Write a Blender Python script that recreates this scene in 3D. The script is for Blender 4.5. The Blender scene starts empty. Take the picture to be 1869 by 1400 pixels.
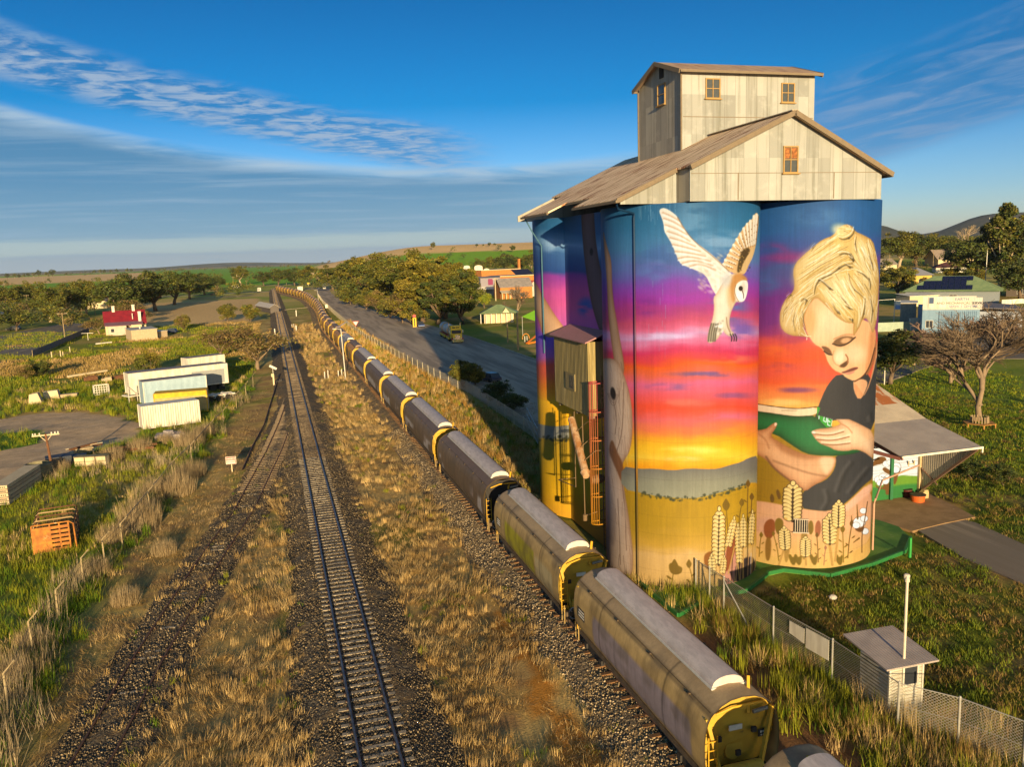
import bpy, math, random
import numpy as np
from mathutils import Vector, Matrix

SC = bpy.context.scene
COL = SC.collection
R = math.radians
rnd = random.Random(7)

# ------------------------------------------------------------------ camera
# axes: +Y runs along the railway away from the viewer, +X to the right, z = 0 is the ground
FOC, HEAD, PITCH, ROLL, CAMZ = 1500.0, R(16.1), R(8.9), R(2.0), 19.05
_F = np.array([math.sin(HEAD) * math.cos(PITCH), math.cos(HEAD) * math.cos(PITCH), -math.sin(PITCH)])
_R0 = np.array([math.cos(HEAD), -math.sin(HEAD), 0.0])
_U0 = np.cross(_R0, _F)
_R = math.cos(ROLL) * _R0 - math.sin(ROLL) * _U0
_U = math.cos(ROLL) * _U0 + math.sin(ROLL) * _R0
_C = np.array([0.0, 0.0, CAMZ])
cam_d = bpy.data.cameras.new("camera")
cam = bpy.data.objects.new("camera", cam_d)
COL.objects.link(cam)
SC.camera = cam
cam_d.sensor_fit = 'HORIZONTAL'
cam_d.sensor_width = 36.0
cam_d.lens = FOC / 1869.0 * 36.0
cam_d.clip_start = 0.5
cam_d.clip_end = 60000.0
cam.matrix_world = Matrix(((_R[0], _U[0], -_F[0], _C[0]), (_R[1], _U[1], -_F[1], _C[1]),
       (_R[2], _U[2], -_F[2], _C[2]), (0, 0, 0, 1)))
SC.render.resolution_x, SC.render.resolution_y = 1024, 768

# ------------------------------------------------------------------ sun and sky
SUN_EL, SUN_AZ = R(8.0), R(186.7)          # azimuth clockwise from +Y: low sun behind the viewer
SUN_STR, SKY_STR, EXPO = 5.0, 0.15, 0.95
GLOW = (0.98, 0.72, 0.44)
sdir = Vector((math.sin(SUN_AZ) * math.cos(SUN_EL), math.cos(SUN_AZ) * math.cos(SUN_EL), math.sin(SUN_EL)))
sun_d = bpy.data.lights.new("sun", 'SUN')
sun_d.energy = SUN_STR
sun_d.angle = R(0.5)
sun_d.color = (1.0, 0.765, 0.415)
sun = bpy.data.objects.new("sun", sun_d)
COL.objects.link(sun)
sun.rotation_euler = sdir.to_track_quat('Z', 'Y').to_euler()
sun.location = (0, -50, 60)
SC.view_settings.view_transform = 'Standard'
SC.view_settings.look = 'None'
SC.view_settings.exposure = EXPO
SC.view_settings.gamma = 1.0
SC.cycles.max_bounces = 5
SC.cycles.diffuse_bounces = 2
SC.cycles.glossy_bounces = 2
SC.cycles.transparent_max_bounces = 12
SC.cycles.use_denoising = True

class NT:
 """small node-tree writer"""
 def __init__(s, nt):
  s.t = nt
  nt.nodes.clear()

 def n(s, kind, **kw):
  nd = s.t.nodes.new(kind)
  for k, v in kw.items():
   if k.startswith('i_'):
    key = k[2:]
    key = int(key) if key.isdigit() else key.replace('_', ' ')
    s.put(nd.inputs[key], v)
   else:
    setattr(nd, k, v)
  return nd

 def put(s, inp, v):
  if hasattr(v, 'is_output') or isinstance(v, bpy.types.NodeSocket):
   s.t.links.new(v, inp)
  elif isinstance(v, (tuple, list)) and len(v) == 3 and inp.type == 'RGBA':
   inp.default_value = (*v, 1)
  else:
   inp.default_value = v

 def math(s, op, a, b=0.0, c=0.0, clamp=False):
  nd = s.t.nodes.new('ShaderNodeMath')
  nd.operation = op
  nd.use_clamp = clamp
  for i, v in enumerate((a, b, c)):
   s.put(nd.inputs[i], v)
  return nd.outputs[0]

 def mix(s, f, a, b, mode='MIX'):
  nd = s.t.nodes.new('ShaderNodeMix')
  nd.data_type = 'RGBA'
  nd.blend_type = mode
  nd.clamp_result = False
  s.put(nd.inputs[0], f)
  s.put(nd.inputs[6], a)
  s.put(nd.inputs[7], b)
  return nd.outputs[2]

 def ss(s, v, a, b):
  """smoothstep of v between a and b, 0..1"""
  nd = s.t.nodes.new('ShaderNodeMapRange')
  nd.interpolation_type = 'SMOOTHSTEP'
  s.put(nd.inputs[0], v)
  s.put(nd.inputs[1], a)
  s.put(nd.inputs[2], b)
  nd.inputs[3].default_value = 0
  nd.inputs[4].default_value = 1
  return nd.outputs[0]

 def noise(s, vec, scale, detail=4, rough=0.55, dist=0.0):
  nd = s.t.nodes.new('ShaderNodeTexNoise')
  if vec is not None:
   s.put(nd.inputs['Vector'], vec)
  nd.inputs['Scale'].default_value = scale
  nd.inputs['Detail'].default_value = detail
  nd.inputs['Roughness'].default_value = rough
  nd.inputs['Distortion'].default_value = dist
  return nd.outputs[0]

 def mapv(s, vec, scale=(1, 1, 1), rot=(0, 0, 0), loc=(0, 0, 0)):
  nd = s.t.nodes.new('ShaderNodeMapping')
  s.put(nd.inputs[0], vec)
  nd.inputs['Location'].default_value = loc
  nd.inputs['Rotation'].default_value = rot
  nd.inputs['Scale'].default_value = scale
  return nd.outputs[0]

 def ramp(s, v, stops, interp='LINEAR'):
  nd = s.t.nodes.new('ShaderNodeValToRGB')
  cr = nd.color_ramp
  cr.interpolation = interp
  while len(cr.elements) < len(stops):
   cr.elements.new(0.5)
  for e, (p, c) in zip(cr.elements, stops):
   e.position = p
   e.color = (*c, 1) if len(c) == 3 else c
  s.put(nd.inputs[0], v)
  return nd.outputs[0]

def lin(r, g, b):
 f = lambda u: u / 12.92 if u <= 0.04045 else ((u + 0.055) / 1.055) ** 2.4
 return (f(r / 255.0), f(g / 255.0), f(b / 255.0))

def build_world():
 w = bpy.data.worlds.new("World")
 SC.world = w
 w.use_nodes = True
 t = NT(w.node_tree)
 sky = t.n('ShaderNodeTexSky', sky_type='NISHITA')
 sky.sun_disc = False
 sky.sun_elevation = SUN_EL
 sky.sun_rotation = SUN_AZ
 sky.altitude = 300
 sky.air_density = 1.0
 sky.dust_density = 0.6
 sky.ozone_density = 3.0
 tc = t.n('ShaderNodeTexCoord').outputs['Generated']
 sx = t.n('ShaderNodeSeparateXYZ', i_0=tc)
 x, y, z = sx.outputs
 el = t.math('MULTIPLY', t.math('ARCSINE', z), 57.2958)
 az = t.math('MULTIPLY', t.math('ARCTAN2', x, y), 57.2958)
 # polarised late-afternoon blue away from the sun, warm glow of the low sun behind the viewer
 tint = t.ramp(t.math('DIVIDE', el, 40.0, clamp=True),
     [(0.0, (0.42, 0.42, 0.52)), (0.08, (0.24, 0.31, 0.44)), (0.25, (0.012, 0.170, 0.285)),
     (0.60, (0.003, 0.088, 0.165)), (1.0, (0.02, 0.11, 0.22))])
 sunw = t.math('SUBTRACT', t.math('MULTIPLY', x, -math.sin(SUN_AZ)), t.math('MULTIPLY', y, math.cos(SUN_AZ)))
 glow = t.math('SUBTRACT', 1.0, t.ss(sunw, -0.75, 0.05))
 base = t.mix(1.0, sky.outputs[0], t.mix(1.0, t.mix(glow, tint, GLOW), (1.72, 1.72, 1.72), 'MULTIPLY'), 'MULTIPLY')
 # cloud coordinates: a flat layer seen in perspective
 zz = t.math('ADD', t.math('MAXIMUM', z, 0.0), 0.06)
 cx = t.math('DIVIDE', x, zz)
 cy = t.math('DIVIDE', y, zz)
 comb = t.n('ShaderNodeCombineXYZ', i_0=cx, i_1=cy)
 cv = comb.outputs[0]
 warp = t.noise(cv, 0.55, 3)
 fine = t.noise(t.mapv(cv, (2.2, 2.9, 1), (0, 0, R(25))), 2.6, 7, 0.62, 0.4)
 mid = t.noise(t.mapv(cv, (0.8, 1.5, 1), (0, 0, R(-20))), 1.3, 5, 0.6, 0.6)
 wv = t.math('MULTIPLY', t.math('SUBTRACT', warp, 0.5), 5.0)
 fv = t.math('MULTIPLY', t.math('SUBTRACT', mid, 0.5), 4.0)
 # 1: rippled band, falling from upper left towards the middle
 top1 = t.math('ADD', t.math('MULTIPLY', az, -0.20), 11.0)
 d1 = t.math('SUBTRACT', top1, t.math('ADD', el, t.math('MULTIPLY', fv, 0.26)))        # >0 below the upper edge
 band1 = t.math('MULTIPLY', t.ss(d1, -0.3, 1.1), t.math('SUBTRACT', 1.0, t.ss(d1, 2.3, 3.5)))
 band1 = t.math('MULTIPLY', band1, t.math('SUBTRACT', 1.0, t.ss(az, 9.0, 17.0)))
 d1m = band1
 band1 = t.math('MULTIPLY', band1, t.ss(fine, 0.40, 0.62))
 # thin wisps at the upper left
 d0 = t.math('SUBTRACT', t.math('ADD', t.math('MULTIPLY', az, -0.30), 9.9), el)
 w0 = t.math('MULTIPLY', t.ss(d0, -0.4, 0.2), t.math('SUBTRACT', 1.0, t.ss(d0, 0.1, 0.7)))
 w0 = t.math('MULTIPLY', w0, t.math('SUBTRACT', 1.0, t.ss(az, -12.0, -8.0)))
 w0 = t.math('MULTIPLY', w0, t.ss(fine, 0.35, 0.6))
 # 2: smooth grey deck under a lit rim
 top2 = t.math('ADD', t.math('MULTIPLY', t.math('MULTIPLY', t.math('SUBTRACT', az, 14.0),
              t.math('SUBTRACT', az, 14.0)), 0.0045), 5.9)
 d2 = t.math('SUBTRACT', top2, t.math('ADD', el, t.math('MULTIPLY', fv, 0.22)))
 deck = t.ss(d2, -0.15, 1.0)
 deckfade = t.math('SUBTRACT', 1.0, t.math('MULTIPLY', t.ss(az, 14.0, 34.0), 0.9))
 deck = t.math('MULTIPLY', deck, deckfade)
 rim = t.math('MULTIPLY', t.ss(d2, -0.35, 0.25), t.math('SUBTRACT', 1.0, t.ss(d2, 0.2, 1.3)))
 rim = t.math('MULTIPLY', t.math('MULTIPLY', rim, t.ss(mid, 0.30, 0.65)), deckfade)
 # brighter wisps inside the deck
 wis = t.math('MULTIPLY', t.ss(t.noise(t.mapv(cv, (0.30, 1.2, 1), (0, 0, R(6))), 1.7, 6, 0.62, 0.5), 0.47, 0.70), deck)
 # pale strip just over the horizon
 lowb = t.math('MULTIPLY', t.ss(t.math('ADD', el, t.math('MULTIPLY', wv, 0.12)), 0.75, 1.0),
     t.math('SUBTRACT', 1.0, t.ss(t.math('ADD', el, t.math('MULTIPLY', fv, 0.18)), 1.5, 2.0)))
 lowb = t.math('MULTIPLY', lowb, t.math('SUBTRACT', 1.0, t.ss(az, 12.0, 26.0)))
 # 3: streaks on the right
 d3 = t.math('SUBTRACT', el, t.math('ADD', t.math('MULTIPLY', t.math('SUBTRACT', az, 36.0), 0.28), 4.0))
 st = t.math('MULTIPLY', t.ss(d3, -0.8, 0.8), t.math('SUBTRACT', 1.0, t.ss(d3, 3.6, 7.2)))
 st = t.math('MULTIPLY', st, t.ss(az, 29.0, 37.0))
 st3 = t.math('MULTIPLY', st, t.ss(t.noise(t.mapv(cv, (3.0, 1.1, 1), (0, 0, R(-33))), 1.6, 6, 0.6, 0.7), 0.40, 0.72))
 greyb = lin(66, 128, 172)
 k = 1.0 / SKY_STR / (2 ** EXPO)
 sc = lambda c, m=1.0: tuple(u * k * m for u in c)
 c = base
 dk = t.ramp(t.math('DIVIDE', el, 10.0, clamp=True),
    [(0.0, lin(168, 190, 206)), (0.22, lin(126, 168, 196)), (0.55, lin(88, 144, 184)), (1.0, lin(72, 130, 174))])
 c = t.mix(t.math('MULTIPLY', deck, 0.94), c, t.mix(1.0, dk, (k, k, k), 'MULTIPLY'))
 c = t.mix(t.math('MULTIPLY', st, 0.45), c, sc(lin(38, 108, 168)))
 c = t.mix(t.math('MULTIPLY', d1m, 0.55), c, sc(lin(44, 120, 182)))
 c = t.mix(t.math('MULTIPLY', band1, 0.80), c, sc(lin(170, 190, 212)))
 c = t.mix(t.math('MULTIPLY', w0, 0.45), c, sc(lin(140, 176, 210)))
 c = t.mix(t.math('MULTIPLY', rim, 0.85), c, sc(lin(176, 200, 218)))
 c = t.mix(t.math('MULTIPLY', wis, 0.55), c, sc(lin(150, 182, 208)))
 c = t.mix(t.math('MULTIPLY', st3, 0.60), c, sc(lin(140, 166, 200)))
 c = t.mix(t.math('MULTIPLY', lowb, 0.80), c, sc(lin(182, 204, 206)))
 bg = t.n('ShaderNodeBackground', i_0=c, i_1=SKY_STR)
 t.n('ShaderNodeOutputWorld', i_0=bg.outputs[0])

build_world()

# ------------------------------------------------------------------ pixel positions of the photograph -> world
def ray(px, py):
 return _F + (px - 934.5) / FOC * _R - (py - 700) / FOC * _U

def smooth(a, b, v):
 u = np.clip((v - a) / (b - a), 0, 1)
 return u * u * (3 - 2 * u)

def hgt(x, y):
 """terrain height"""
 x = np.asarray(x, float)
 y = np.asarray(y, float)
 r = np.hypot(x, y)
 az = np.degrees(np.arctan2(x, np.maximum(y, 1e-3)))
 # paddock ridge behind the trees in the middle
 h = 40.0 * smooth(-1.0, 11.0, az) * (1 - smooth(26, 40, az)) * smooth(650, 1500, r) * (1 - smooth(1600, 3200, r))
 # town side slopes up slowly
 h += 13.0 * smooth(24, 36, az) * smooth(240, 800, r) * (1 - smooth(1400, 2400, r))
 # far hills: low blue range left of the middle
 h += 40.0 * np.exp(-((az + 2.5) / 4.2) ** 2) * np.exp(-((r - 9500) / 1700) ** 2)
 h += 14.0 * np.exp(-((az + 11) / 6.0) ** 2) * np.exp(-((r - 11500) / 1700) ** 2)
 # wooded hills on the right
 h += 128.0 * np.exp(-((az - 48.0) / 4.4) ** 4) * np.exp(-((r - 4300) / 700) ** 2)
 h += 12.0 * np.exp(-((az - 43.2) / 1.9) ** 2) * np.exp(-((r - 4700) / 600) ** 2)
 h += 96.0 * np.exp(-((az - 40.0) / 1.9) ** 2) * np.exp(-((r - 4000) / 600) ** 2)
 return h

def G(px, py, z=0.0):
 d = ray(px, py)
 t = (z - _C[2]) / d[2]
 return Vector(_C + t * d)

def GT(px, py):
 """first hit of a photo ray with the terrain"""
 d = ray(px, py)
 t, step = 20.0, 4.0
 for _ in range(6000):
  p = _C + t * d
  if p[2] < float(hgt(p[0], p[1])):
   return Vector((p[0], p[1], float(hgt(p[0], p[1]))))
  t += max(1.0, t * 0.004)
 p = _C + t * d
 return Vector((p[0], p[1], 0))

def atY(px, py, Y):
 d = ray(px, py)
 return Vector(_C + (Y - _C[1]) / d[1] * d)

def atX(px, py, X):
 d = ray(px, py)
 return Vector(_C + (X - _C[0]) / d[0] * d)

def atD(px, py, dist):
 """point on the photo ray at a horizontal distance"""
 d = ray(px, py)
 return Vector(_C + dist / math.hypot(d[0], d[1]) * d)

def proj(P):
 v = np.asarray(P, float) - _C
 z = v @ _F
 return 934.5 + FOC * (v @ _R) / z, 700 - FOC * (v @ _U) / z

# ------------------------------------------------------------------ mesh writers
class MB:
 def __init__(s):
  s.v, s.f, s.m = [], [], []

 def add(s, vs, fs, mi=0):
  o = len(s.v)
  s.v += [tuple(v) for v in vs]
  s.f += [tuple(i + o for i in f) for f in fs]
  s.m += [mi] * len(fs)
  return s

 def box(s, c, d, rz=0.0, mi=0, M=None):
  x, y, z = d[0] / 2, d[1] / 2, d[2] / 2
  vs = [(-x, -y, -z), (x, -y, -z), (x, y, -z), (-x, y, -z), (-x, -y, z), (x, -y, z), (x, y, z), (-x, y, z)]
  if M is None:
   M = Matrix.Translation(Vector(c)) @ Matrix.Rotation(rz, 4, 'Z')
  else:
   M = M @ Matrix.Translation(Vector(c)) @ Matrix.Rotation(rz, 4, 'Z')
  vs = [M @ Vector(v) for v in vs]
  return s.add(vs, [(0, 3, 2, 1), (4, 5, 6, 7), (0, 1, 5, 4), (1, 2, 6, 5), (2, 3, 7, 6), (3, 0, 4, 7)], mi)

 def bb(s, x0, x1, y0, y1, z0, z1, mi=0):
  return s.box(((x0 + x1) / 2, (y0 + y1) / 2, (z0 + z1) / 2), (abs(x1 - x0), abs(y1 - y0), abs(z1 - z0)), 0, mi)

 def beam(s, p, q, w, h=None, mi=0, up=(0, 0, 1)):
  p, q = Vector(p), Vector(q)
  h = h or w
  d = q - p
  L = d.length
  if L < 1e-6:
   return s
  d.normalize()
  u = Vector(up)
  if abs(d.dot(u)) > 0.99:
   u = Vector((0, 1, 0))
  a = d.cross(u).normalized()
  b = a.cross(d).normalized()
  vs = []
  for e in (p, q):
   for i, j in ((-1, -1), (1, -1), (1, 1), (-1, 1)):
    vs.append(e + a * (i * w / 2) + b * (j * h / 2))
  return s.add(vs, [(0, 3, 2, 1), (4, 5, 6, 7), (0, 1, 5, 4), (1, 2, 6, 5), (2, 3, 7, 6), (3, 0, 4, 7)], mi)

 def tube(s, pts, r, n=8, mi=0, caps=True):
  pts = [Vector(p) for p in pts]
  rs = r if isinstance(r, (list, tuple)) else [r] * len(pts)
  vs, fs = [], []
  for i, p in enumerate(pts):
   d = (pts[min(i + 1, len(pts) - 1)] - pts[max(i - 1, 0)])
   d = d.normalized() if d.length > 1e-9 else Vector((0, 0, 1))
   u = Vector((0, 0, 1)) if abs(d.z) < 0.95 else Vector((1, 0, 0))
   a = d.cross(u).normalized()
   b = a.cross(d)
   for k in range(n):
    th = 2 * math.pi * k / n
    vs.append(p + (a * math.cos(th) + b * math.sin(th)) * rs[i])
  for i in range(len(pts) - 1):
   for k in range(n):
    fs.append((i * n + k, i * n + (k + 1) % n, (i + 1) * n + (k + 1) % n, (i + 1) * n + k))
  if caps:
   fs.append(tuple(range(n - 1, -1, -1)))
   fs.append(tuple((len(pts) - 1) * n + k for k in range(n)))
  return s.add(vs, fs, mi)

 def lathe(s, prof, c=(0, 0, 0), n=16, mi=0, axis='Z'):
  """prof: list of (radius, height)"""
  vs, fs = [], []
  for r_, h in prof:
   for k in range(n):
    th = 2 * math.pi * k / n
    q = (r_ * math.cos(th), r_ * math.sin(th), h)
    if axis == 'X':
     q = (h, q[0], q[1])
    elif axis == 'Y':
     q = (q[0], h, q[1])
    vs.append((q[0] + c[0], q[1] + c[1], q[2] + c[2]))
  for i in range(len(prof) - 1):
   for k in range(n):
    fs.append((i * n + k, i * n + (k + 1) % n, (i + 1) * n + (k + 1) % n, (i + 1) * n + k))
  fs.append(tuple(range(n - 1, -1, -1)))
  fs.append(tuple((len(prof) - 1) * n + k for k in range(n)))
  return s.add(vs, fs, mi)

 def prism(s, poly, a, b, mi=0):
  """poly: 3D polygon points; extruded by vector b-a ... here a and b are offset vectors"""
  n = len(poly)
  A, B = Vector(a), Vector(b)
  vs = [Vector(p) + A for p in poly] + [Vector(p) + B for p in poly]
  fs = [tuple(range(n - 1, -1, -1)), tuple(range(n, 2 * n))]
  fs += [(i, (i + 1) % n, n + (i + 1) % n, n + i) for i in range(n)]
  return s.add(vs, fs, mi)

 def quad(s, a, b, c, d, mi=0):
  return s.add([a, b, c, d], [(0, 1, 2, 3)], mi)

 def build(s, name, mats, parent=None, smooth=False, loc=None):
  me = bpy.data.meshes.new(name)
  me.from_pydata([tuple(v) for v in s.v], [], s.f)
  mats = mats if isinstance(mats, (list, tuple)) else [mats]
  for m in mats:
   me.materials.append(m)
  if len(mats) > 1:
   me.polygons.foreach_set('material_index', s.m)
  if smooth:
   me.polygons.foreach_set('use_smooth', [True] * len(me.polygons))
  me.update()
  o = bpy.data.objects.new(name, me)
  COL.objects.link(o)
  if parent is not None:
   o.parent = parent
  if loc is not None:
   o.location = loc
  return o

def np_mesh(name, V, F, col=None, mats=None, smooth=False):
 """fast mesh from numpy arrays; F is (m,k) with constant k; col per vertex (n,3)"""
 me = bpy.data.meshes.new(name)
 V = np.ascontiguousarray(V, np.float32)
 F = np.ascontiguousarray(F, np.int32)
 m, k = F.shape
 me.vertices.add(len(V))
 me.vertices.foreach_set('co', V.ravel())
 me.loops.add(m * k)
 me.loops.foreach_set('vertex_index', F.ravel())
 me.polygons.add(m)
 me.polygons.foreach_set('loop_start', np.arange(0, m * k, k, dtype=np.int32))
 if smooth:
  me.polygons.foreach_set('use_smooth', np.ones(m, bool))
 if col is not None:
  at = me.color_attributes.new('Col', 'FLOAT_COLOR', 'POINT')
  c4 = np.ones((len(V), 4), np.float32)
  c4[:, :3] = col
  at.data.foreach_set('color', c4.ravel())
 for mt in (mats if isinstance(mats, (list, tuple)) else [mats] if mats else []):
  me.materials.append(mt)
 me.update(calc_edges=True)
 me.validate()
 return me

def link(name, me, parent=None, loc=(0, 0, 0), rz=0.0, sc=1.0):
 o = bpy.data.objects.new(name, me)
 COL.objects.link(o)
 o.location = loc
 o.rotation_euler = (0, 0, rz)
 o.scale = (sc, sc, sc) if not isinstance(sc, (tuple, list)) else sc
 if parent is not None:
  o.parent = parent
 return o

def tag(o, label=None, cat=None, group=None, kind=None):
 if label:
  o['label'] = label
 if cat:
  o['category'] = cat
 if group:
  o['group'] = group
 if kind or cat:
  o['kind'] = kind or 'thing'
 return o

def thing(name, label, cat, loc=(0, 0, 0), rz=0.0, group=None):
 o = bpy.data.objects.new(name, None)
 o.empty_display_size = 0.3
 COL.objects.link(o)
 o.location = loc
 o.rotation_euler = (0, 0, rz)
 return tag(o, label, cat, group)

def copy_tree(o, parent=None):
 c = o.copy()
 COL.objects.link(c)
 c.parent = parent
 for ch in list(o.children):
  copy_tree(ch, c)
 return c

# ------------------------------------------------------------------ materials
def _out(t, bsdf):
 t.n('ShaderNodeOutputMaterial', i_0=bsdf)

_MC = {}

def mat(name, c1, c2=None, scale=3.0, rough=0.75, metal=0.0, bump=0.0, bscale=None, stretch=(1, 1, 1), lo=0.35, hi=0.65,
  c3=None, s3=1.0, l3=(0.55, 0.7), corr=None, spec=0.3, emit=None, detail=5):
 """weathered surface: c1/c2 mottled by noise, c3 in patches, optional corrugation bump along an axis (axis, pitch, depth)"""
 if name in _MC:
  return _MC[name]
 m = bpy.data.materials.new(name)
 m.use_nodes = True
 t = NT(m.node_tree)
 tc = t.n('ShaderNodeTexCoord').outputs['Object']
 v = t.mapv(tc, stretch)
 nz = t.noise(v, scale, detail, 0.6)
 c2 = c2 or tuple(u * 0.8 for u in c1)
 col = t.mix(t.ss(nz, lo, hi), c1, c2)
 if c3:
  n3 = t.noise(t.mapv(tc, stretch, loc=(7, 3, 1)), s3, 6, 0.65)
  col = t.mix(t.ss(n3, l3[0], l3[1]), col, c3)
 b = t.n('ShaderNodeBsdfPrincipled', i_Roughness=rough, i_Metallic=metal)
 b.inputs['Specular IOR Level'].default_value = spec
 t.put(b.inputs['Base Color'], col)
 h = None
 if corr:
  ax, pitch, depth = corr
  sep = t.n('ShaderNodeSeparateXYZ', i_0=tc).outputs[ax]
  h = t.math('MULTIPLY', t.math('SINE', t.math('MULTIPLY', sep, 2 * math.pi / pitch)), depth)
 if bump:
  n2 = t.noise(tc, bscale or scale * 4, 4, 0.6)
  hb = t.math('MULTIPLY', n2, bump)
  h = hb if h is None else t.math('ADD', h, hb)
 if h is not None:
  bn = t.n('ShaderNodeBump', i_Strength=1.0, i_Distance=1.0)
  t.put(bn.inputs['Height'], h)
  t.put(b.inputs['Normal'], bn.outputs[0])
 _out(t, b.outputs[0])
 _MC[name] = m
 return m

def mat_vcol(name, rough=0.8, var=0.0, vscale=4.0, spec=0.2, streak=0.0, trans=0.0, bump=0.0, bscale=20.0, var2=0.0):
 """colour comes from the mesh's own paint layer, broken up a little by noise"""
 if name in _MC:
  return _MC[name]
 m = bpy.data.materials.new(name)
 m.use_nodes = True
 t = NT(m.node_tree)
 c = t.n('ShaderNodeVertexColor', layer_name='Col').outputs[0]
 tc = t.n('ShaderNodeTexCoord').outputs['Object']
 if var:
  k = t.math('ADD', t.math('MULTIPLY', t.math('SUBTRACT', t.noise(tc, vscale, 5, 0.6), 0.5), 2 * var), 1.0)
  kc = t.n('ShaderNodeCombineXYZ', i_0=k, i_1=k, i_2=k).outputs[0]
  c = t.mix(1.0, c, kc, 'MULTIPLY')
 if var2:
  k = t.math('ADD', t.math('MULTIPLY', t.math('SUBTRACT', t.noise(tc, vscale * 11, 4, 0.7), 0.5), 2 * var2), 1.0)
  kc = t.n('ShaderNodeCombineXYZ', i_0=k, i_1=k, i_2=k).outputs[0]
  c = t.mix(1.0, c, kc, 'MULTIPLY')
 if streak:
  k = t.math('ADD', t.math('MULTIPLY', t.math('SUBTRACT', t.noise(t.mapv(tc, (9, 9, 0.35)), 1.0, 5, 0.7), 0.5), 2 * streak), 1.0)
  kc = t.n('ShaderNodeCombineXYZ', i_0=k, i_1=k, i_2=k).outputs[0]
  c = t.mix(1.0, c, kc, 'MULTIPLY')
 b = t.n('ShaderNodeBsdfPrincipled', i_Roughness=rough)
 b.inputs['Specular IOR Level'].default_value = spec
 t.put(b.inputs['Base Color'], c)
 if bump:
  bn = t.n('ShaderNodeBump', i_Strength=1.0, i_Distance=1.0)
  t.put(bn.inputs['Height'], t.math('MULTIPLY', t.noise(tc, bscale, 4, 0.65), bump))
  t.put(b.inputs['Normal'], bn.outputs[0])
 sh = b.outputs[0]
 if trans:
  tr = t.n('ShaderNodeBsdfTranslucent')
  t.put(tr.inputs[0], c)
  mx = t.n('ShaderNodeMixShader', i_0=trans)
  t.put(mx.inputs[1], sh)
  t.put(mx.inputs[2], tr.outputs[0])
  sh = mx.outputs[0]
 _out(t, sh)
 _MC[name] = m
 return m

def plain(name, c, rough=0.6, metal=0.0, spec=0.3, var=0.88, scale=6.0):
 return mat(name, c, tuple(u * var for u in c), scale=scale, rough=rough, metal=metal, spec=spec)

def iron_mat(name, c1, c2, c3, axis=0, panel=.76, depth=.006):
 """galvanised sheets: every sheet weathered a little differently, with faint runs"""
 m = bpy.data.materials.new(name)
 m.use_nodes = True
 t = NT(m.node_tree)
 tc = t.n('ShaderNodeTexCoord').outputs['Object']
 sp_ = t.n('ShaderNodeSeparateXYZ', i_0=tc).outputs
 u, z = sp_[axis], sp_[2]
 pid = t.math('FLOOR', t.math('DIVIDE', u, panel))
 row = t.math('FLOOR', t.math('DIVIDE', t.math('ADD', z, .35), 2.4))
 wn = t.n('ShaderNodeTexWhiteNoise', noise_dimensions='2D')
 t.put(wn.inputs['Vector'], t.n('ShaderNodeCombineXYZ', i_0=pid, i_1=row).outputs[0])
 col = t.mix(wn.outputs[0], c1, c2)
 run = t.noise(t.mapv(tc, (3.2, 3.2, .10)), 1.0, 6, .65)
 col = t.mix(t.math('MULTIPLY', t.ss(run, .48, .72), .75), col, c3)
 mot = t.noise(tc, 1.6, 5, .6)
 col = t.mix(t.math('MULTIPLY', t.ss(mot, .5, .75), .35), col, tuple(q * 1.25 for q in c1))
 edge = t.math('LESS_THAN', t.math('FRACT', t.math('DIVIDE', u, panel)), .035)
 col = t.mix(t.math('MULTIPLY', edge, .45), col, tuple(q * .5 for q in c3))
 b = t.n('ShaderNodeBsdfPrincipled', i_Roughness=.62, i_Metallic=.0)
 b.inputs['Specular IOR Level'].default_value = .3
 t.put(b.inputs['Base Color'], col)
 h = t.math('MULTIPLY', t.math('SINE', t.math('MULTIPLY', u, 2 * math.pi / .076)), depth * .5)
 bn = t.n('ShaderNodeBump', i_Strength=1.0, i_Distance=1.0)
 t.put(bn.inputs['Height'], h)
 t.put(b.inputs['Normal'], bn.outputs[0])
 _out(t, b.outputs[0])
 return m

# ------------------------------------------------------------------ numpy helpers
def _hash(i, j, seed):
 h = (i.astype(np.int64) * 374761393 + j.astype(np.int64) * 668265263 + seed * 1442695041) & 0x7fffffff
 h = ((h ^ (h >> 13)) * 1274126177) & 0x7fffffff
 h = (h ^ (h >> 16)) & 0xffff
 return h / 65535.0

def vn(x, y, sc, seed=0, oct=3):
 """value noise 0..1"""
 out, amp, tot = 0, 1.0, 0.0
 for o in range(oct):
  u, v = np.asarray(x, float) / sc, np.asarray(y, float) / sc
  i, j = np.floor(u), np.floor(v)
  a, b = u - i, v - j
  a, b = a * a * (3 - 2 * a), b * b * (3 - 2 * b)
  n = (_hash(i, j, seed + o) * (1 - a) + _hash(i + 1, j, seed + o) * a) * (1 - b) + \
   (_hash(i, j + 1, seed + o) * (1 - a) + _hash(i + 1, j + 1, seed + o) * a) * b
  out = out + amp * n
  tot += amp
  amp *= 0.5
  sc *= 0.5
 return out / tot

def inpoly(x, y, poly):
 x, y = np.asarray(x, float), np.asarray(y, float)
 r = np.zeros(x.shape, bool)
 n = len(poly)
 for i in range(n):
  x1, y1 = poly[i][:2]
  x2, y2 = poly[(i + 1) % n][:2]
  if y1 == y2:
   continue
  c = ((y1 > y) != (y2 > y)) & (x < (x2 - x1) * (y - y1) / (y2 - y1) + x1)
  r ^= c
 return r

def gp(pts, z=0.0):
 return [G(px, py, z) for px, py in pts]

# centre lines
def train_x(y):
 y = np.asarray(y, float)
 return 14.2 + 0.0 * y + 3.2 * smooth(220, 340, y) - 14.5 * smooth(400, 630, y)

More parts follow.
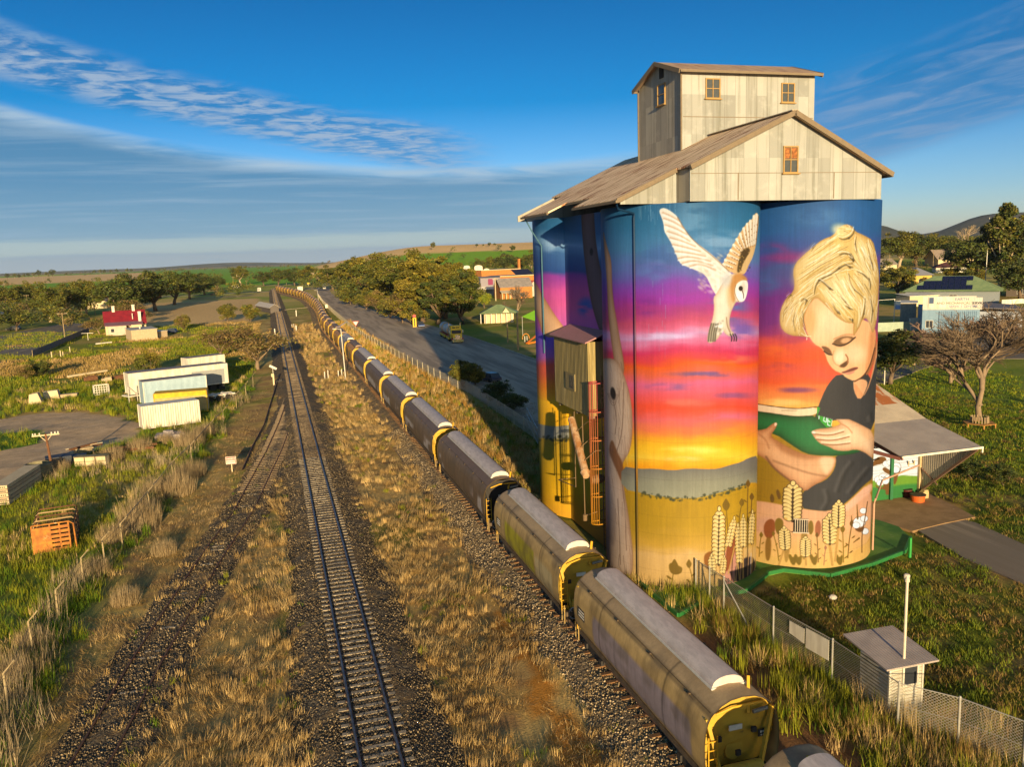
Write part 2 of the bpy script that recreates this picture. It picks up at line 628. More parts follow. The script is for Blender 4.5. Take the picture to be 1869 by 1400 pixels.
SID = gp([(162, 1395), (270, 1200), (379, 1025), (445, 930), (478, 865), (500, 822), (522, 768), (534, 730), (538, 705)], 0.3)
SID = [Vector((SID[0].x - 5.2, SID[0].y - 14.0, 0.3))] + SID
YARD = gp([(0, 765), (60, 752), (150, 750), (215, 760), (262, 775), (250, 800), (200, 812), (140, 835), (95, 862), (30, 905), (0, 900), (-60, 930), (-200, 900), (-200, 790)])
YISLE = gp([(-40, 790), (60, 788), (82, 796), (60, 812), (-40, 830)])
DRIVE = gp([(1668, 965), (1720, 940), (1780, 955), (1869, 995), (2000, 1060), (2000, 1120), (1869, 1068), (1760, 1020)])
TRACKD = gp([(905, 1095), (940, 1150), (985, 1230), (1060, 1330), (1130, 1400), (1040, 1400), (975, 1290), (925, 1190), (893, 1120)])

def build_ground():
 def axis(lo_far, lo, hi, hi_far, step, g):
  a = list(np.arange(lo, hi + 1e-6, step))
  s, v = step, hi
  while v < hi_far:
   s *= g
   v += s
   a.append(v)
  s, v, pre = step, lo, []
  while v > lo_far:
   s *= g
   v -= s
   pre.append(v)
  return np.array(pre[::-1] + a)
 xs = axis(-15000, -34, 52, 15000, 0.55, 1.07)
 ys = axis(-60, 18, 150, 15000, 0.6, 1.022)
 X, Y = np.meshgrid(xs, ys)
 r = np.hypot(X, Y)
 az = np.degrees(np.arctan2(X, np.maximum(Y, 1e-3)))
 Z = hgt(X, Y)
 near = 1 - smooth(120, 260, r)
 Z = Z + near * ((vn(X, Y, 3.0, 5) - 0.5) * 0.16 + (vn(X, Y, 11, 9, 2) - 0.5) * 0.25) - 0.08
 # little windrow beside the train line, bank below the near fence
 n1, n2, n3 = vn(X, Y, 14, 1), vn(X, Y, 4, 2), vn(X, Y, 1.6, 3)
 far1, far2 = vn(X, Y, 160, 11), vn(X, Y, 45, 12)
 A = lambda c: np.array(c)[None, None, :]
 green, lush = A((0.19, 0.20, 0.022)), A((0.11, 0.19, 0.02))
 dry, straw, soil = A((0.42, 0.27, 0.085)), A((0.52, 0.35, 0.12)), A((0.29, 0.17, 0.07))
 orange, gravel, dark = A((0.46, 0.20, 0.035)), A((0.50, 0.345, 0.205)), A((0.07, 0.06, 0.045))
 mixc = lambda a, b, w: a * (1 - w[..., None]) + b * w[..., None]
 c = mixc(green, dry, smooth(0.42, 0.62, 0.5 * n1 + 0.5 * n2))
 c = mixc(c, lush, smooth(0.52, 0.68, n2 * 0.5 + vn(X, Y, 20, 21) * 0.5) * 0.6)
 # railway corridor: straw and bare soil
 fence_x = np.interp(Y, [20, 45, 60, 80, 100, 130, 200, 400], [-13.5, -12.5, -11.2, -9.2, -7.6, -4.8, -5, -9])
 corr = smooth(-1.5, 1.5, X - fence_x) * (1 - smooth(17, 20, X))
 cc = mixc(mixc(soil, dry, smooth(0.3, 0.55, n3)), straw, smooth(0.5, 0.7, n2))
 cc = mixc(cc, green, smooth(0.60, 0.72, vn(X, Y, 7, 31)) * 0.7)
 c = mixc(c, cc, corr)
 # grass strip between train and road fence
 st = smooth(17, 19, X) * (1 - smooth(24, 26, X)) * smooth(60, 64, Y)
 c = mixc(c, mixc(dry, green, smooth(0.4, 0.6, n2)), st)
 # left slope along the fence is lush
 lf = np.exp(-((X - fence_x + 1.0) / 3.0) ** 2)
 c = mixc(c, lush, lf * smooth(0.35, 0.55, n2) * 0.8)
 # field right of the silos: clover over brown soil
 fr = smooth(20, 23, X) * (1 - smooth(70, 78, X)) * smooth(8, 12, Y) * (1 - smooth(86, 100, Y))
 c = mixc(c, mixc(A((0.30, 0.19, 0.06)), A((0.15, 0.17, 0.016)), smooth(0.36, 0.58, 0.5 * n3 + 0.5 * n2)), fr)
 pk = smooth(46, 50, X) * smooth(50, 54, Y) * (1 - smooth(115, 150, Y))
 c = mixc(c, mixc(lush, A((0.19, 0.23, 0.02)), n2), pk * 0.8)
 # bare reddish strip beside the near wagons
 rs = smooth(15.2, 16.4, X) * (1 - smooth(19.5, 21.5, X + (n2 - .5) * 3)) * (1 - smooth(34, 40, Y))
 c = mixc(c, mixc(A((0.22, 0.105, 0.04)), A((0.14, 0.075, 0.035)), n3), rs)
 for poly, colr, w in ((TRACKD, orange, 1.0), (YARD, gravel, 1.0), (YISLE, lush, 1.0)):
  wob = 0.8
  m = inpoly(X + (n3 - .5) * wob * 2, Y + (n2 - .5) * wob * 5, poly).astype(float) * w
  c = mixc(c, colr * (0.75 + 0.5 * n3[..., None]), m)
 # further paddocks
 c2 = mixc(mixc(A((0.26, 0.29, 0.04)), A((0.50, 0.36, 0.12)), smooth(0.4, 0.6, far2)), A((0.20, 0.24, 0.03)), smooth(0.5, 0.6, far1) * 0.5)
 c = mixc(c, c2, smooth(250, 420, r))
 band = lambda a, lo_, hi_, s: smooth(lo_ - s, lo_, a) * (1 - smooth(hi_, hi_ + s, a))
 brownf, greenf, canola = A((0.80, 0.50, 0.20)), A((0.20, 0.37, 0.015)), A((0.85, 0.60, 0.006))
 brow = vn(X, Y * 0.3, 30, 40)[..., None] * 0.3 + 0.85
 # mown brown paddock behind the red-roofed house
 c = mixc(c, A((0.66, 0.42, 0.17)) * brow, band(az, -9.5, -1.0, .5) * band(r, 300, 470, 25))
 c = mixc(c, greenf, band(az, -30, 3.5, 1) * band(r, 800, 5200, 60))
 c = mixc(c, brownf * brow, band(az, -30, -7.5, .6) * band(r, 1520, 3600, 50))
 c = mixc(c, canola, band(az, -40, -12.2, .4) * band(r, 640, 900, 10))
 c = mixc(c, canola, band(az, -13.3, -12.9, .1) * band(r, 3600, 4600, 50))
 c = mixc(c, A((0.34, 0.26, 0.14)), smooth(4200, 5600, r) * (1 - smooth(24, 30, az)))
 c = mixc(c, mixc(A((0.12, 0.12, 0.08)), A((0.30, 0.24, 0.15)), smooth(0.55, 0.7, far1)), smooth(6500, 7500, r) * (1 - smooth(24, 30, az)))
 c = mixc(c, greenf, band(az, 3.5, 28, 1) * band(r, 840, 1160, 20))
 c = mixc(c, brownf * brow, band(az, 3.5, 28, 1) * band(r, 1160, 2600, 15))
 wood = mixc(A((0.07, 0.075, 0.05)), A((0.15, 0.12, 0.085)), smooth(0.45, 0.7, far2))
 c = mixc(c, wood, smooth(2600, 3200, r) * smooth(30, 34, az))
 ny, nx = X.shape
 V = np.stack([X, Y, Z], -1).reshape(-1, 3)
 idx = np.arange(nx * ny).reshape(ny, nx)
 F = np.stack([idx[:-1, :-1], idx[:-1, 1:], idx[1:, 1:], idx[1:, :-1]], -1).reshape(-1, 4)
 m = mat_vcol('ground_soil', 0.95, var=0.45, vscale=0.9, spec=0.1, bump=0.035, bscale=9.0, var2=0.6)
 me = np_mesh('ground', V, F, c.reshape(-1, 3), m, smooth=True)
 o = link('ground', me)
 tag(o, kind='structure')
 return o

build_ground()

# ------------------------------------------------------------------ roads, gravel and railway beds
def gravel_mat(name, cols, stone=26.0, soil=None, bump=0.03, soil_amt=(0.52, 0.66)):
 m = bpy.data.materials.new(name)
 m.use_nodes = True
 t = NT(m.node_tree)
 tc = t.n('ShaderNodeTexCoord').outputs['Object']
 vo = t.n('ShaderNodeTexVoronoi', i_Scale=stone)
 t.put(vo.inputs['Vector'], tc)
 sep = t.n('ShaderNodeSeparateColor', i_0=vo.outputs['Color'])
 n = len(cols)
 col = t.ramp(sep.outputs[0], [(i / n, c) for i, c in enumerate(cols)], 'CONSTANT')
 if soil:
  nz = t.noise(tc, 0.8, 6, 0.7)
  col = t.mix(t.ss(nz, *soil_amt), col, soil)
 b = t.n('ShaderNodeBsdfPrincipled', i_Roughness=0.9)
 b.inputs['Specular IOR Level'].default_value = 0.15
 t.put(b.inputs['Base Color'], col)
 bn = t.n('ShaderNodeBump', i_Strength=1.0, i_Distance=1.0)
 h = t.math('ADD', t.math('MULTIPLY', sep.outputs[1], bump), t.math('MULTIPLY', t.noise(tc, 3.0, 5, .65), bump * 4))
 t.put(bn.inputs['Height'], h)
 t.put(b.inputs['Normal'], bn.outputs[0])
 _out(t, b.outputs[0])
 return m

def ribbon(name, line, prof, material, jitter=0.0, kind='structure', seed=3, step=0.5):
 """cross-section profile [(offset, height)] swept along a line in plan; line: function y->x or list of points"""
 pts = [Vector((p[0], p[1], 0)) for p in line]
 # resample
 out = [pts[0]]
 for a, b in zip(pts[:-1], pts[1:]):
  n = max(1, int((b - a).length / step))
  out += [a.lerp(b, (i + 1) / n) for i in range(n)]
 P = np.array([[p.x, p.y] for p in out])
 T = np.gradient(P, axis=0)
 T /= np.linalg.norm(T, axis=1)[:, None]
 N = np.stack([T[:, 1], -T[:, 0]], 1)
 V = []
 k = len(prof)
 for off, hh in prof:
  w = np.zeros(len(P)) if not jitter else (vn(P[:, 0] + off * 7, P[:, 1], 1.5, seed) - .5) * jitter
  q = P + N * (off + w * (1 if off > 0 else -1))[:, None]
  hz = hh + (0 if not jitter else (vn(q[:, 0] * 1.7, q[:, 1], 0.9, seed + 5) - .5) * jitter * 0.25)
  V.append(np.stack([q[:, 0], q[:, 1], hz * np.ones(len(P))], 1))
 V = np.stack(V, 1)
 n = len(P)
 idx = np.arange(n * k).reshape(n, k)
 F = np.stack([idx[:-1, :-1], idx[:-1, 1:], idx[1:, 1:], idx[1:, :-1]], -1).reshape(-1, 4)
 me = np_mesh(name, V.reshape(-1, 3), F, None, material, smooth=True)
 o = link(name, me)
 tag(o, kind=kind)
 return o

bal_dark = gravel_mat('ballast_stone', [(0.04, 0.034, 0.028), (0.09, 0.07, 0.047), (0.15, 0.115, 0.072), (0.055, 0.045, 0.036), (0.26, 0.20, 0.125)], 14, (0.20, 0.13, 0.062), 0.05, (0.46, 0.62))
bal_brown = gravel_mat('ballast_brown', [(0.12, 0.085, 0.055), (0.20, 0.145, 0.085), (0.32, 0.235, 0.14), (0.085, 0.065, 0.045)], 12, (0.34, 0.22, 0.10), 0.05, (0.45, 0.62))
ys = list(np.arange(8, 620, 2.0))
ribbon('ballast', [(2.65, y) for y in ys], [(-3.3, -0.1), (-2.3, 0.12), (-1.55, 0.36), (0, 0.37), (1.55, 0.36), (2.3, 0.12), (3.3, -0.1)], bal_dark, 0.55, seed=3)
ribbon('ballast', [(float(train_x(y)), y) for y in ys], [(-3.4, -0.1), (-2.2, 0.10), (-1.5, 0.34), (0, 0.35), (1.5, 0.34), (2.0, 0.10), (2.6, -0.1)], bal_brown, 0.5, seed=8)
ribbon('ballast', SID, [(-2.1, -0.1), (-1.4, 0.12), (0, 0.22), (1.4, 0.12), (2.1, -0.1)], bal_dark, 0.6, seed=13)

def sheet(name, poly, z, material, drop=0.3):
 mb = MB()
 pts = [Vector((p[0], p[1], z)) for p in poly]
 mb.prism(pts, (0, 0, 0), (0, 0, -drop))
 o = mb.build(name, material)
 tag(o, kind='structure')
 return o

def asphalt(name, c1, c2, sc=0.35):
 return mat(name, c1, tuple(u * .72 for u in c2), scale=sc, rough=0.92, c3=tuple(u * 1.3 for u in c2), s3=0.5, l3=(0.5, 0.7), bump=0.02, bscale=9, spec=0.2, stretch=(1.5, 0.09, 1), detail=9, lo=.4, hi=.62)

asph = asphalt('road_asphalt', (0.42, 0.32, 0.23), (0.35, 0.27, 0.20))
asph_d = asphalt('dark_asphalt', (0.15, 0.125, 0.105), (0.20, 0.165, 0.13))
ROAD = [(26.4, 60), (26.0, 112), (24.9, 124), (22.8, 165), (21.9, 200), (21.9, 240), (22.4, 300), (23.6, 400), (26.5, 500), (33, 620),
  (41, 616), (34.5, 500), (34.0, 440), (36.2, 350), (39.0, 285), (42.8, 223), (44.8, 190), (45.2, 140), (45.5, 60)]
sheet('road', ROAD, 0.05, asph)
mbk = MB()
for a, b in zip(ROAD[9:-1], ROAD[10:]):
 mbk.beam((a[0] + 0.2, a[1], 0.04), (b[0] + 0.2, b[1], 0.04), 0.35, 0.24)
tag(mbk.build('road_kerb', mat('kerb_concrete', (0.42, 0.34, 0.24), (0.30, 0.24, 0.17), 1.2)), kind='structure')
# cross street at the far end, level crossing
sheet('street', [(-120, 560), (14, 588), (60, 606), (190, 640), (190, 650), (60, 618), (12, 599), (-120, 571)], 0.06, asph_d)
# side road on the far left
LR = gp([(-260, 745), (0, 672), (60, 650), (150, 612), (170, 598), (165, 590), (120, 590), (0, 612), (-260, 660)], 0.0)
sheet('side_road', LR, 0.05, asph_d)
# drive to the awning and street in the right background
sheet('drive', DRIVE, 0.045, asphalt('drive_gravel', (0.20, 0.16, 0.12), (0.26, 0.205, 0.15), 1.0))
sheet('street', gp([(1560, 705), (1612, 700), (1700, 668), (1800, 655), (2000, 655), (2000, 610), (1800, 612), (1690, 625), (1560, 640)], 0), 0.06, asph_d)

# ------------------------------------------------------------------ mural paint
class Paint:
 """paints soft-edged shapes onto a cloud of wall points given in image pixel coordinates"""
 def __init__(s, x, y):
  s.x, s.y = np.asarray(x, float), np.asarray(y, float)
  s.c = np.zeros((len(s.x), 3))
  s.T = lambda p: p

 def zoom(s, ox, oy, k):
  s.T = lambda p: (ox + p[0] * k, oy + p[1] * k)
  s.k = k

 def grad(s, stops, amt=18.0, seed=1, sx=90.0, sy=22.0):
  w = (vn(s.x, s.y, sx, seed, 4) - .5) * 2 * amt + (vn(s.x, s.y * (sx / sy), sx * .8, seed + 9, 4) - .5) * amt * 1.6
  yy = s.y + w
  ys_ = [q[0] for q in stops]
  for i in range(3):
   s.c[:, i] = np.interp(yy, ys_, [q[1][i] for q in stops])

 def _blend(s, idx, a, col):
  if callable(col):
   cc = col(s.x[idx], s.y[idx])
  else:
   cc = np.array(col, float)
  s.c[idx] = s.c[idx] * (1 - a[:, None]) + cc * a[:, None]

 @staticmethod
 def chaikin(p, n=2, closed=True):
  p = np.array(p, float)
  for _ in range(n):
   q = np.roll(p, -1, 0) if closed else p[1:]
   b = p if closed else p[:-1]
   e = np.stack([b * .75 + q * .25, b * .25 + q * .75], 1).reshape(-1, 2)
   p = e if closed else np.vstack([p[:1], e, p[-1:]])
  return p

 def fill(s, poly, col, soft=1.2, alpha=1.0, rnd_=2, shade=None):
  P = s.chaikin([s.T(p) for p in poly], rnd_)
  x0, y0 = P.min(0) - soft * 1.5
  x1, y1 = P.max(0) + soft * 1.5
  idx = np.nonzero((s.x > x0) & (s.x < x1) & (s.y > y0) & (s.y < y1))[0]
  if not len(idx):
   return
  x, y = s.x[idx], s.y[idx]
  ins = inpoly(x, y, P)
  d2 = np.full(len(idx), 1e9)
  for i in range(len(P)):
   a, b = P[i], P[(i + 1) % len(P)]
   e = b - a
   L = e @ e
   if L < 1e-9:
    continue
   t = np.clip(((x - a[0]) * e[0] + (y - a[1]) * e[1]) / L, 0, 1)
   d2 = np.minimum(d2, (x - a[0] - t * e[0]) ** 2 + (y - a[1] - t * e[1]) ** 2)
  d = np.sqrt(d2) * np.where(ins, 1, -1)
  a = smooth(-soft, soft, d) * alpha
  if shade is not None:                      # darker paint along the outline of a painted form
   k, wdt = shade
   e = np.exp(-np.maximum(d, 0) / wdt) * k
   base = np.array(col, float)
   cc = base[None, :] * (1 - e[:, None] * np.array([0.55, 0.8, 1.0]))
   s.c[idx] = s.c[idx] * (1 - a[:, None]) + cc * a[:, None]
   return
  s._blend(idx, a, col)

 def line(s, pts, w, col, soft=0.8, alpha=1.0, w2=None, rnd_=2):
  P = s.chaikin([s.T(p) for p in pts], rnd_, False)
  w2 = w if w2 is None else w2
  m = max(w, w2) + soft * 1.5
  x0, y0 = P.min(0) - m
  x1, y1 = P.max(0) + m
  idx = np.nonzero((s.x > x0) & (s.x < x1) & (s.y > y0) & (s.y < y1))[0]
  if not len(idx):
   return
  x, y = s.x[idx], s.y[idx]
  best = np.full(len(idx), 1e9)
  n = len(P) - 1
  for i in range(n):
   a, b = P[i], P[i + 1]
   e = b - a
   L = max(e @ e, 1e-9)
   t = np.clip(((x - a[0]) * e[0] + (y - a[1]) * e[1]) / L, 0, 1)
   d = np.hypot(x - a[0] - t * e[0], y - a[1] - t * e[1]) - (w + (w2 - w) * (i + t) / n) / 2
   best = np.minimum(best, d)
  s._blend(idx, (1 - smooth(-soft, soft, best)) * alpha, col)

 def blob(s, c, rx, ry, col, rot=0.0, soft=0.35, alpha=1.0):
  cx, cy = s.T(c)
  k = getattr(s, 'k', 1.0)
  rx, ry = rx * k, ry * k
  m = max(rx, ry) * (1 + soft)
  idx = np.nonzero((abs(s.x - cx) < m) & (abs(s.y - cy) < m))[0]
  if not len(idx):
   return
  dx, dy = s.x[idx] - cx, s.y[idx] - cy
  ca, sa = math.cos(rot), math.sin(rot)
  q = np.hypot((dx * ca + dy * sa) / rx, (-dx * sa + dy * ca) / ry)
  s._blend(idx, (1 - smooth(1 - soft, 1 + soft, q)) * alpha, col)

 def cloud(s, c, rx, ry, col, alpha=0.8, seed=1, rot=0.0):
  """wispy painted cloud"""
  cx, cy = s.T(c)
  m = max(rx, ry) * 1.4
  idx = np.nonzero((abs(s.x - cx) < m) & (abs(s.y - cy) < m))[0]
  if not len(idx):
   return
  dx, dy = s.x[idx] - cx, s.y[idx] - cy
  ca, sa = math.cos(rot), math.sin(rot)
  q = np.hypot((dx * ca + dy * sa) / rx, (-dx * sa + dy * ca) / ry)
  n = vn(s.x[idx], s.y[idx] * 3.0, 40, seed, 4)
  a = (1 - smooth(0.2, 1.15, q)) * smooth(0.25, 0.6, n) * alpha
  s._blend(idx, a, col)

CREAM, INK = (246, 206, 120), (58, 34, 12)

def wheat(p, x, y0, y1, w, n, foot=None, lean=0.0, stem=(205, 150, 70)):
 """painted ear of wheat"""
 h = y1 - y0
 if foot:
  p.line([(x + lean * h * .6, y1 - 4), foot], w * p.k * .22, stem, 0.7)
 p.line([(x + lean * h * .5, y0 + h * .1), (x, y0 + h * .5), (x - lean * 0, y1)], w * p.k * .22, INK, 0.8)
 for i in range(n):
  u = (i + .3) / n
  yy = y0 + h * (.10 + .9 * u)
  xx = x + lean * h * (.5 - u)
  gw = w * (.34 if u > .08 else .22) * (1 - .25 * abs(u - .5))
  for sd in (-1, 1):
   cx, cy = xx + sd * gw * 1.05, yy
   gh = h / n * .62
   p.blob((cx, cy), gw * 1.07, gh * 1.12, INK, rot=-sd * .5, soft=.12)
   p.blob((cx - sd * .02 * w, cy - gh * .04), gw * .93, gh * .92, CREAM, rot=-sd * .5, soft=.15)
   p.blob((cx + sd * gw * .35, cy + gh * .3), gw * .4, gh * .4, (226, 160, 60), rot=-sd * .5, soft=.5, alpha=.7)
 p.blob((x + lean * h * .55, y0 + h * .03), w * .2, h / n * .7, INK, soft=.12)
 p.blob((x + lean * h * .55, y0 + h * .03), w * .15, h / n * .55, CREAM, soft=.15)

def sprig(p, x, yb, h, col, bud=22.0, lean=0.0, leaves=3):
 """flat brown seed head on a stem with leaves"""
 top = (x + lean * h, yb - h)
 p.line([(x, yb), (x + lean * h * .3, yb - h * .5), top], 2.2 * p.k * 3, col, 0.8)
 b = bud
 p.fill([(top[0], top[1] - b * 1.6), (top[0] + b * .45, top[1] - b * .9), (top[0] + b * .8, top[1] - b * .2), (top[0] + b * .3, top[1] + b * .8),
   (top[0] - b * .3, top[1] + b * .8), (top[0] - b * .8, top[1] - b * .2), (top[0] - b * .45, top[1] - b * .9)], col, 0.8, rnd_=1)
 for i in range(leaves):
  u = (i + .6) / (leaves + .4)
  sd = -1 if i % 2 else 1
  cx, cy = x + lean * h * u, yb - h * u * .75
  p.fill([(cx, cy), (cx + sd * b * .9, cy - b * .9), (cx + sd * b * 1.5, cy - b * 1.0), (cx + sd * b * 1.0, cy - b * .3)], col, 0.8, rnd_=1)

SKY_B = [(360, (26, 92, 124)), (410, (40, 108, 138)), (450, (66, 120, 150)), (478, (84, 112, 156)), (500, (104, 92, 158)), (522, (140, 62, 158)),
   (545, (160, 46, 140)), (566, (176, 52, 112)), (585, (205, 72, 100)), (600, (226, 100, 126)), (614, (214, 150, 178)), (626, (226, 112, 140)),
   (642, (214, 48, 84)), (656, (232, 62, 58)), (668, (244, 92, 22)), (680, (236, 96, 60)), (700, (232, 96, 122)), (722, (240, 84, 84)),
   (745, (242, 74, 42)), (765, (238, 98, 88)), (785, (246, 120, 62)), (800, (252, 160, 30)), (820, (255, 186, 26)), (838, (255, 198, 50)),
   (860, (255, 160, 10)), (905, (190, 140, 18)), (960, (196, 146, 26)), (992, (214, 158, 50)), (1012, (230, 176, 96)), (1100, (224, 168, 84))]
SKY_A = [(360, (24, 88, 134)), (420, (34, 90, 136)), (450, (52, 78, 132)), (472, (98, 62, 126)), (490, (70, 84, 130)), (515, (90, 76, 130)),
   (545, (118, 44, 118)), (585, (124, 46, 112)), (606, (168, 58, 96)), (622, (232, 84, 60)), (650, (240, 86, 34)), (680, (232, 84, 54)),
   (700, (240, 92, 40)), (718, (246, 130, 60)), (740, (252, 170, 74)), (770, (250, 180, 60)), (800, (170, 124, 24)), (920, (160, 116, 20)),
   (960, (214, 150, 60)), (1000, (238, 176, 84)), (1040, (244, 186, 92))]
SKY_C = [(360, (30, 84, 112)), (420, (44, 100, 128)), (446, (120, 156, 168)), (470, (60, 96, 128)), (496, (44, 74, 116)), (506, (150, 60, 130)),
   (530, (206, 76, 128)), (560, (214, 84, 124)), (600, (200, 90, 140)), (625, (120, 84, 170)), (655, (176, 90, 140)), (672, (226, 84, 60)),
   (700, (246, 130, 30)), (730, (255, 178, 24)), (770, (250, 170, 20)), (800, (176, 130, 28)), (850, (206, 150, 16)), (900, (236, 168, 20)),
   (960, (226, 150, 40)), (1040, (150, 110, 60))]

def paint_B(p):
 p.grad(SKY_B, 13, 3)
 for c, rx, ry, col, a, sd in (((1262, 402), 40, 60, (110, 150, 170), .55, 2), ((1320, 440), 60, 26, (150, 176, 190), .6, 4), ((1205, 470), 50, 34, (60, 92, 140), .6, 6),
         ((1190, 500), 46, 22, (96, 120, 170), .7, 7), ((1330, 560), 46, 40, (80, 110, 160), .85, 8), ((1355, 600), 34, 26, (110, 84, 160), .8, 9),
         ((1250, 545), 60, 16, (170, 40, 150), .7, 10), ((1215, 614), 70, 9, (226, 196, 214), .85, 11), ((1300, 604), 40, 10, (240, 150, 160), .6, 12),
         ((1330, 655), 60, 10, (250, 140, 80), .6, 14), ((1290, 683), 80, 7, (112, 82, 130), .85, 15), ((1225, 706), 60, 9, (128, 86, 132), .7, 16),
         ((1340, 722), 46, 8, (120, 76, 128), .6, 17), ((1250, 735), 70, 9, (250, 120, 90), .6, 18), ((1330, 760), 60, 10, (226, 110, 140), .5, 19),
         ((1265, 822), 70, 10, (255, 226, 90), .9, 20), ((1240, 838), 50, 7, (255, 214, 120), .7, 21), ((1180, 560), 30, 20, (120, 40, 130), .6, 22)):
  p.cloud(c, rx, ry, col, a, sd)
 # drips and scuffs near the top
 rr = random.Random(4)
 for i in range(46):
  x, y = rr.uniform(1165, 1240), rr.uniform(366, 392)
  if i > 30:
   x, y = rr.uniform(1168, 1215), rr.uniform(500, 640)
  p.line([(x, y), (x, y + rr.uniform(8, 26))], 0.7, (160, 186, 196), 0.5, rr.uniform(.2, .55), rnd_=0)
 # trunk and limb running up the left flank
 p.zoom(950, 380, 300 / 1400)
 p.fill([(700, 160), (735, 320), (775, 440), (778, 600), (790, 790), (842, 1080), (900, 1420), (815, 1420), (770, 1120), (745, 900), (735, 600), (712, 350)], (204, 156, 112), 1.2, shade=(.45, 3))
 p.zoom(950, 660, 300 / 955)
 p.fill([(450, -20), (560, -20), (600, 70), (640, 200), (655, 360), (640, 520), (600, 575), (588, 620), (605, 760), (630, 900), (642, 1000), (655, 1110), (652, 1250),
   (590, 1240), (500, 1200), (480, 950), (480, 640), (480, 380), (470, 100)], (232, 190, 146), 1.2, shade=(.42, 5))
 p.fill([(530, 440), (560, 520), (600, 600), (604, 720), (580, 690), (545, 600), (510, 520)], (140, 78, 34), 2.0, .85)
 p.fill([(505, 620), (530, 760), (560, 900), (545, 1100), (500, 1000)], (168, 136, 108), 4, .6)
 for q in ([(600, 120), (598, 260), (590, 420), (560, 520)], [(540, 230), (560, 330), (550, 420)], [(590, 700), (610, 900), (615, 1100)], [(565, 800), (575, 1000), (580, 1180)]):
  p.line(q, 1.4, (120, 84, 58), .8, .7)
 rb = random.Random(31)
 for i in range(70):
  yy = rb.uniform(0, 1150)
  xx = np.interp(yy, [0, 300, 600, 1150], [575, 600, 575, 610]) + rb.uniform(-60, 40)
  p.line([(xx, yy), (xx + rb.uniform(-8, 14), yy + 60), (xx + rb.uniform(-6, 20), yy + rb.uniform(80, 150))], rb.uniform(.5, 1.1), rb.choice([(150, 108, 76), (246, 214, 172), (176, 134, 98), (120, 84, 60)]), .7, rb.uniform(.3, .7), .3)
 p.blob((538, 185), 15, 36, (46, 34, 28), -.15, .25)
 for r_ in (24, 33, 42):
  p.line([(538 - r_ * .8, 185), (540, 185 + r_ * 2.2), (538 + r_ * .8, 190)], 1.0, (120, 86, 62), .7, .6)
 # hills, lake and scrub line
 p.zoom(1150, 780, 500 / 1869)
 hills = lambda x, y: np.stack([np.interp(y, [835, 855, 880, 905], v) for v in ([116, 122, 150, 160], [106, 112, 140, 150], [92, 92, 106, 112])], -1)
 p.fill([(-60, 265), (60, 285), (160, 282), (290, 296), (400, 280), (520, 286), (600, 284), (680, 258), (760, 238), (800, 212), (880, 190), (890, 400), (845, 372), (780, 398),
   (680, 428), (560, 462), (420, 490), (200, 475), (110, 455), (-60, 420)], hills, 1.0, rnd_=1)
 for i in range(90):
  x = rr.uniform(80, 790)
  y = np.interp(x, [0, 110, 200, 420, 560, 680, 800], [440, 455, 472, 488, 460, 424, 388]) + rr.uniform(-9, 22)
  p.blob((x, y), rr.uniform(4, 13), rr.uniform(4, 10), (64, 66, 40), 0, .5, rr.uniform(.4, .9))
 p.cloud((1230, 1040), 90, 50, (246, 196, 116), .7, 31)
 p.cloud((1330, 985), 60, 30, (206, 150, 40), .6, 33)
 # seed heads, wheat and dark stalks at the foot
 br, br2 = (128, 92, 18), (116, 78, 16)
 p.fill([(500, 880), (530, 850), (570, 846), (590, 900), (560, 980), (510, 960)], (150, 84, 20), 1.5)
 p.fill([(600, 960), (640, 900), (690, 700), (720, 650), (740, 760), (720, 1000), (700, 1090), (640, 1080)], (214, 140, 106), 1.5)
 p.fill([(715, 940), (780, 890), (850, 880), (850, 1000), (760, 1040), (720, 1060)], (58, 44, 40), 2.0)
 p.fill([(690, 640), (722, 620), (730, 800), (700, 900), (660, 1000), (640, 950)], (150, 70, 24), 1.5, .9)
 sprig(p, 280, 1140, 190, br, 34, .12, 2)
 sprig(p, 436, 1130, 190, br, 26, -.18, 3)
 p.fill([(262, 930), (300, 925), (330, 945), (360, 960), (350, 1000), (300, 1010), (268, 985)], br, 1.0)
 sprig(p, 668, 800, 260, br, 36, -.05, 2)
 sprig(p, 738, 720, 200, br, 24, .12, 2)
 sprig(p, 800, 640, 250, br2, 22, .02, 2)
 sprig(p, 822, 760, 280, br2, 22, .03, 3)
 for x0, x1 in ((720, 735), (750, 760), (775, 772), (800, 808), (820, 826), (690, 700)):
  p.line([(x0, 1090), (x1, 860)], 1.6, rr.choice([(210, 150, 90), (40, 26, 16), (230, 190, 150), (96, 60, 26)]), .7)
 wheat(p, 604, 545, 940, 70, 13, (640, 1080), .02)
 wheat(p, 688, 615, 820, 38, 8, (670, 1000), .2)
 wheat(p, 742, 660, 930, 36, 10, (752, 1090), -.04)
 wheat(p, 772, 600, 820, 36, 9, (770, 1080), .0)
 wheat(p, 828, 570, 800, 30, 9, (828, 1060), .06)
 wheat(p, 560, 870, 1010, 40, 6, (585, 1100), -.05)
 wheat(p, 636, 880, 1000, 32, 6, (640, 1100), .1)
 # owl with spread wings
 p.zoom(1150, 360, 250 / 1094)
 ow, sh = (246, 228, 196), (196, 158, 116)
 p.fill([(738, 535), (780, 458), (830, 368), (880, 280), (930, 208), (978, 172), (1000, 122), (1022, 128), (1028, 200), (1018, 280), (1006, 380), (980, 470), (945, 540), (918, 612), (880, 618), (810, 602), (760, 570)],
   (222, 172, 106), 1.0, rnd_=1)
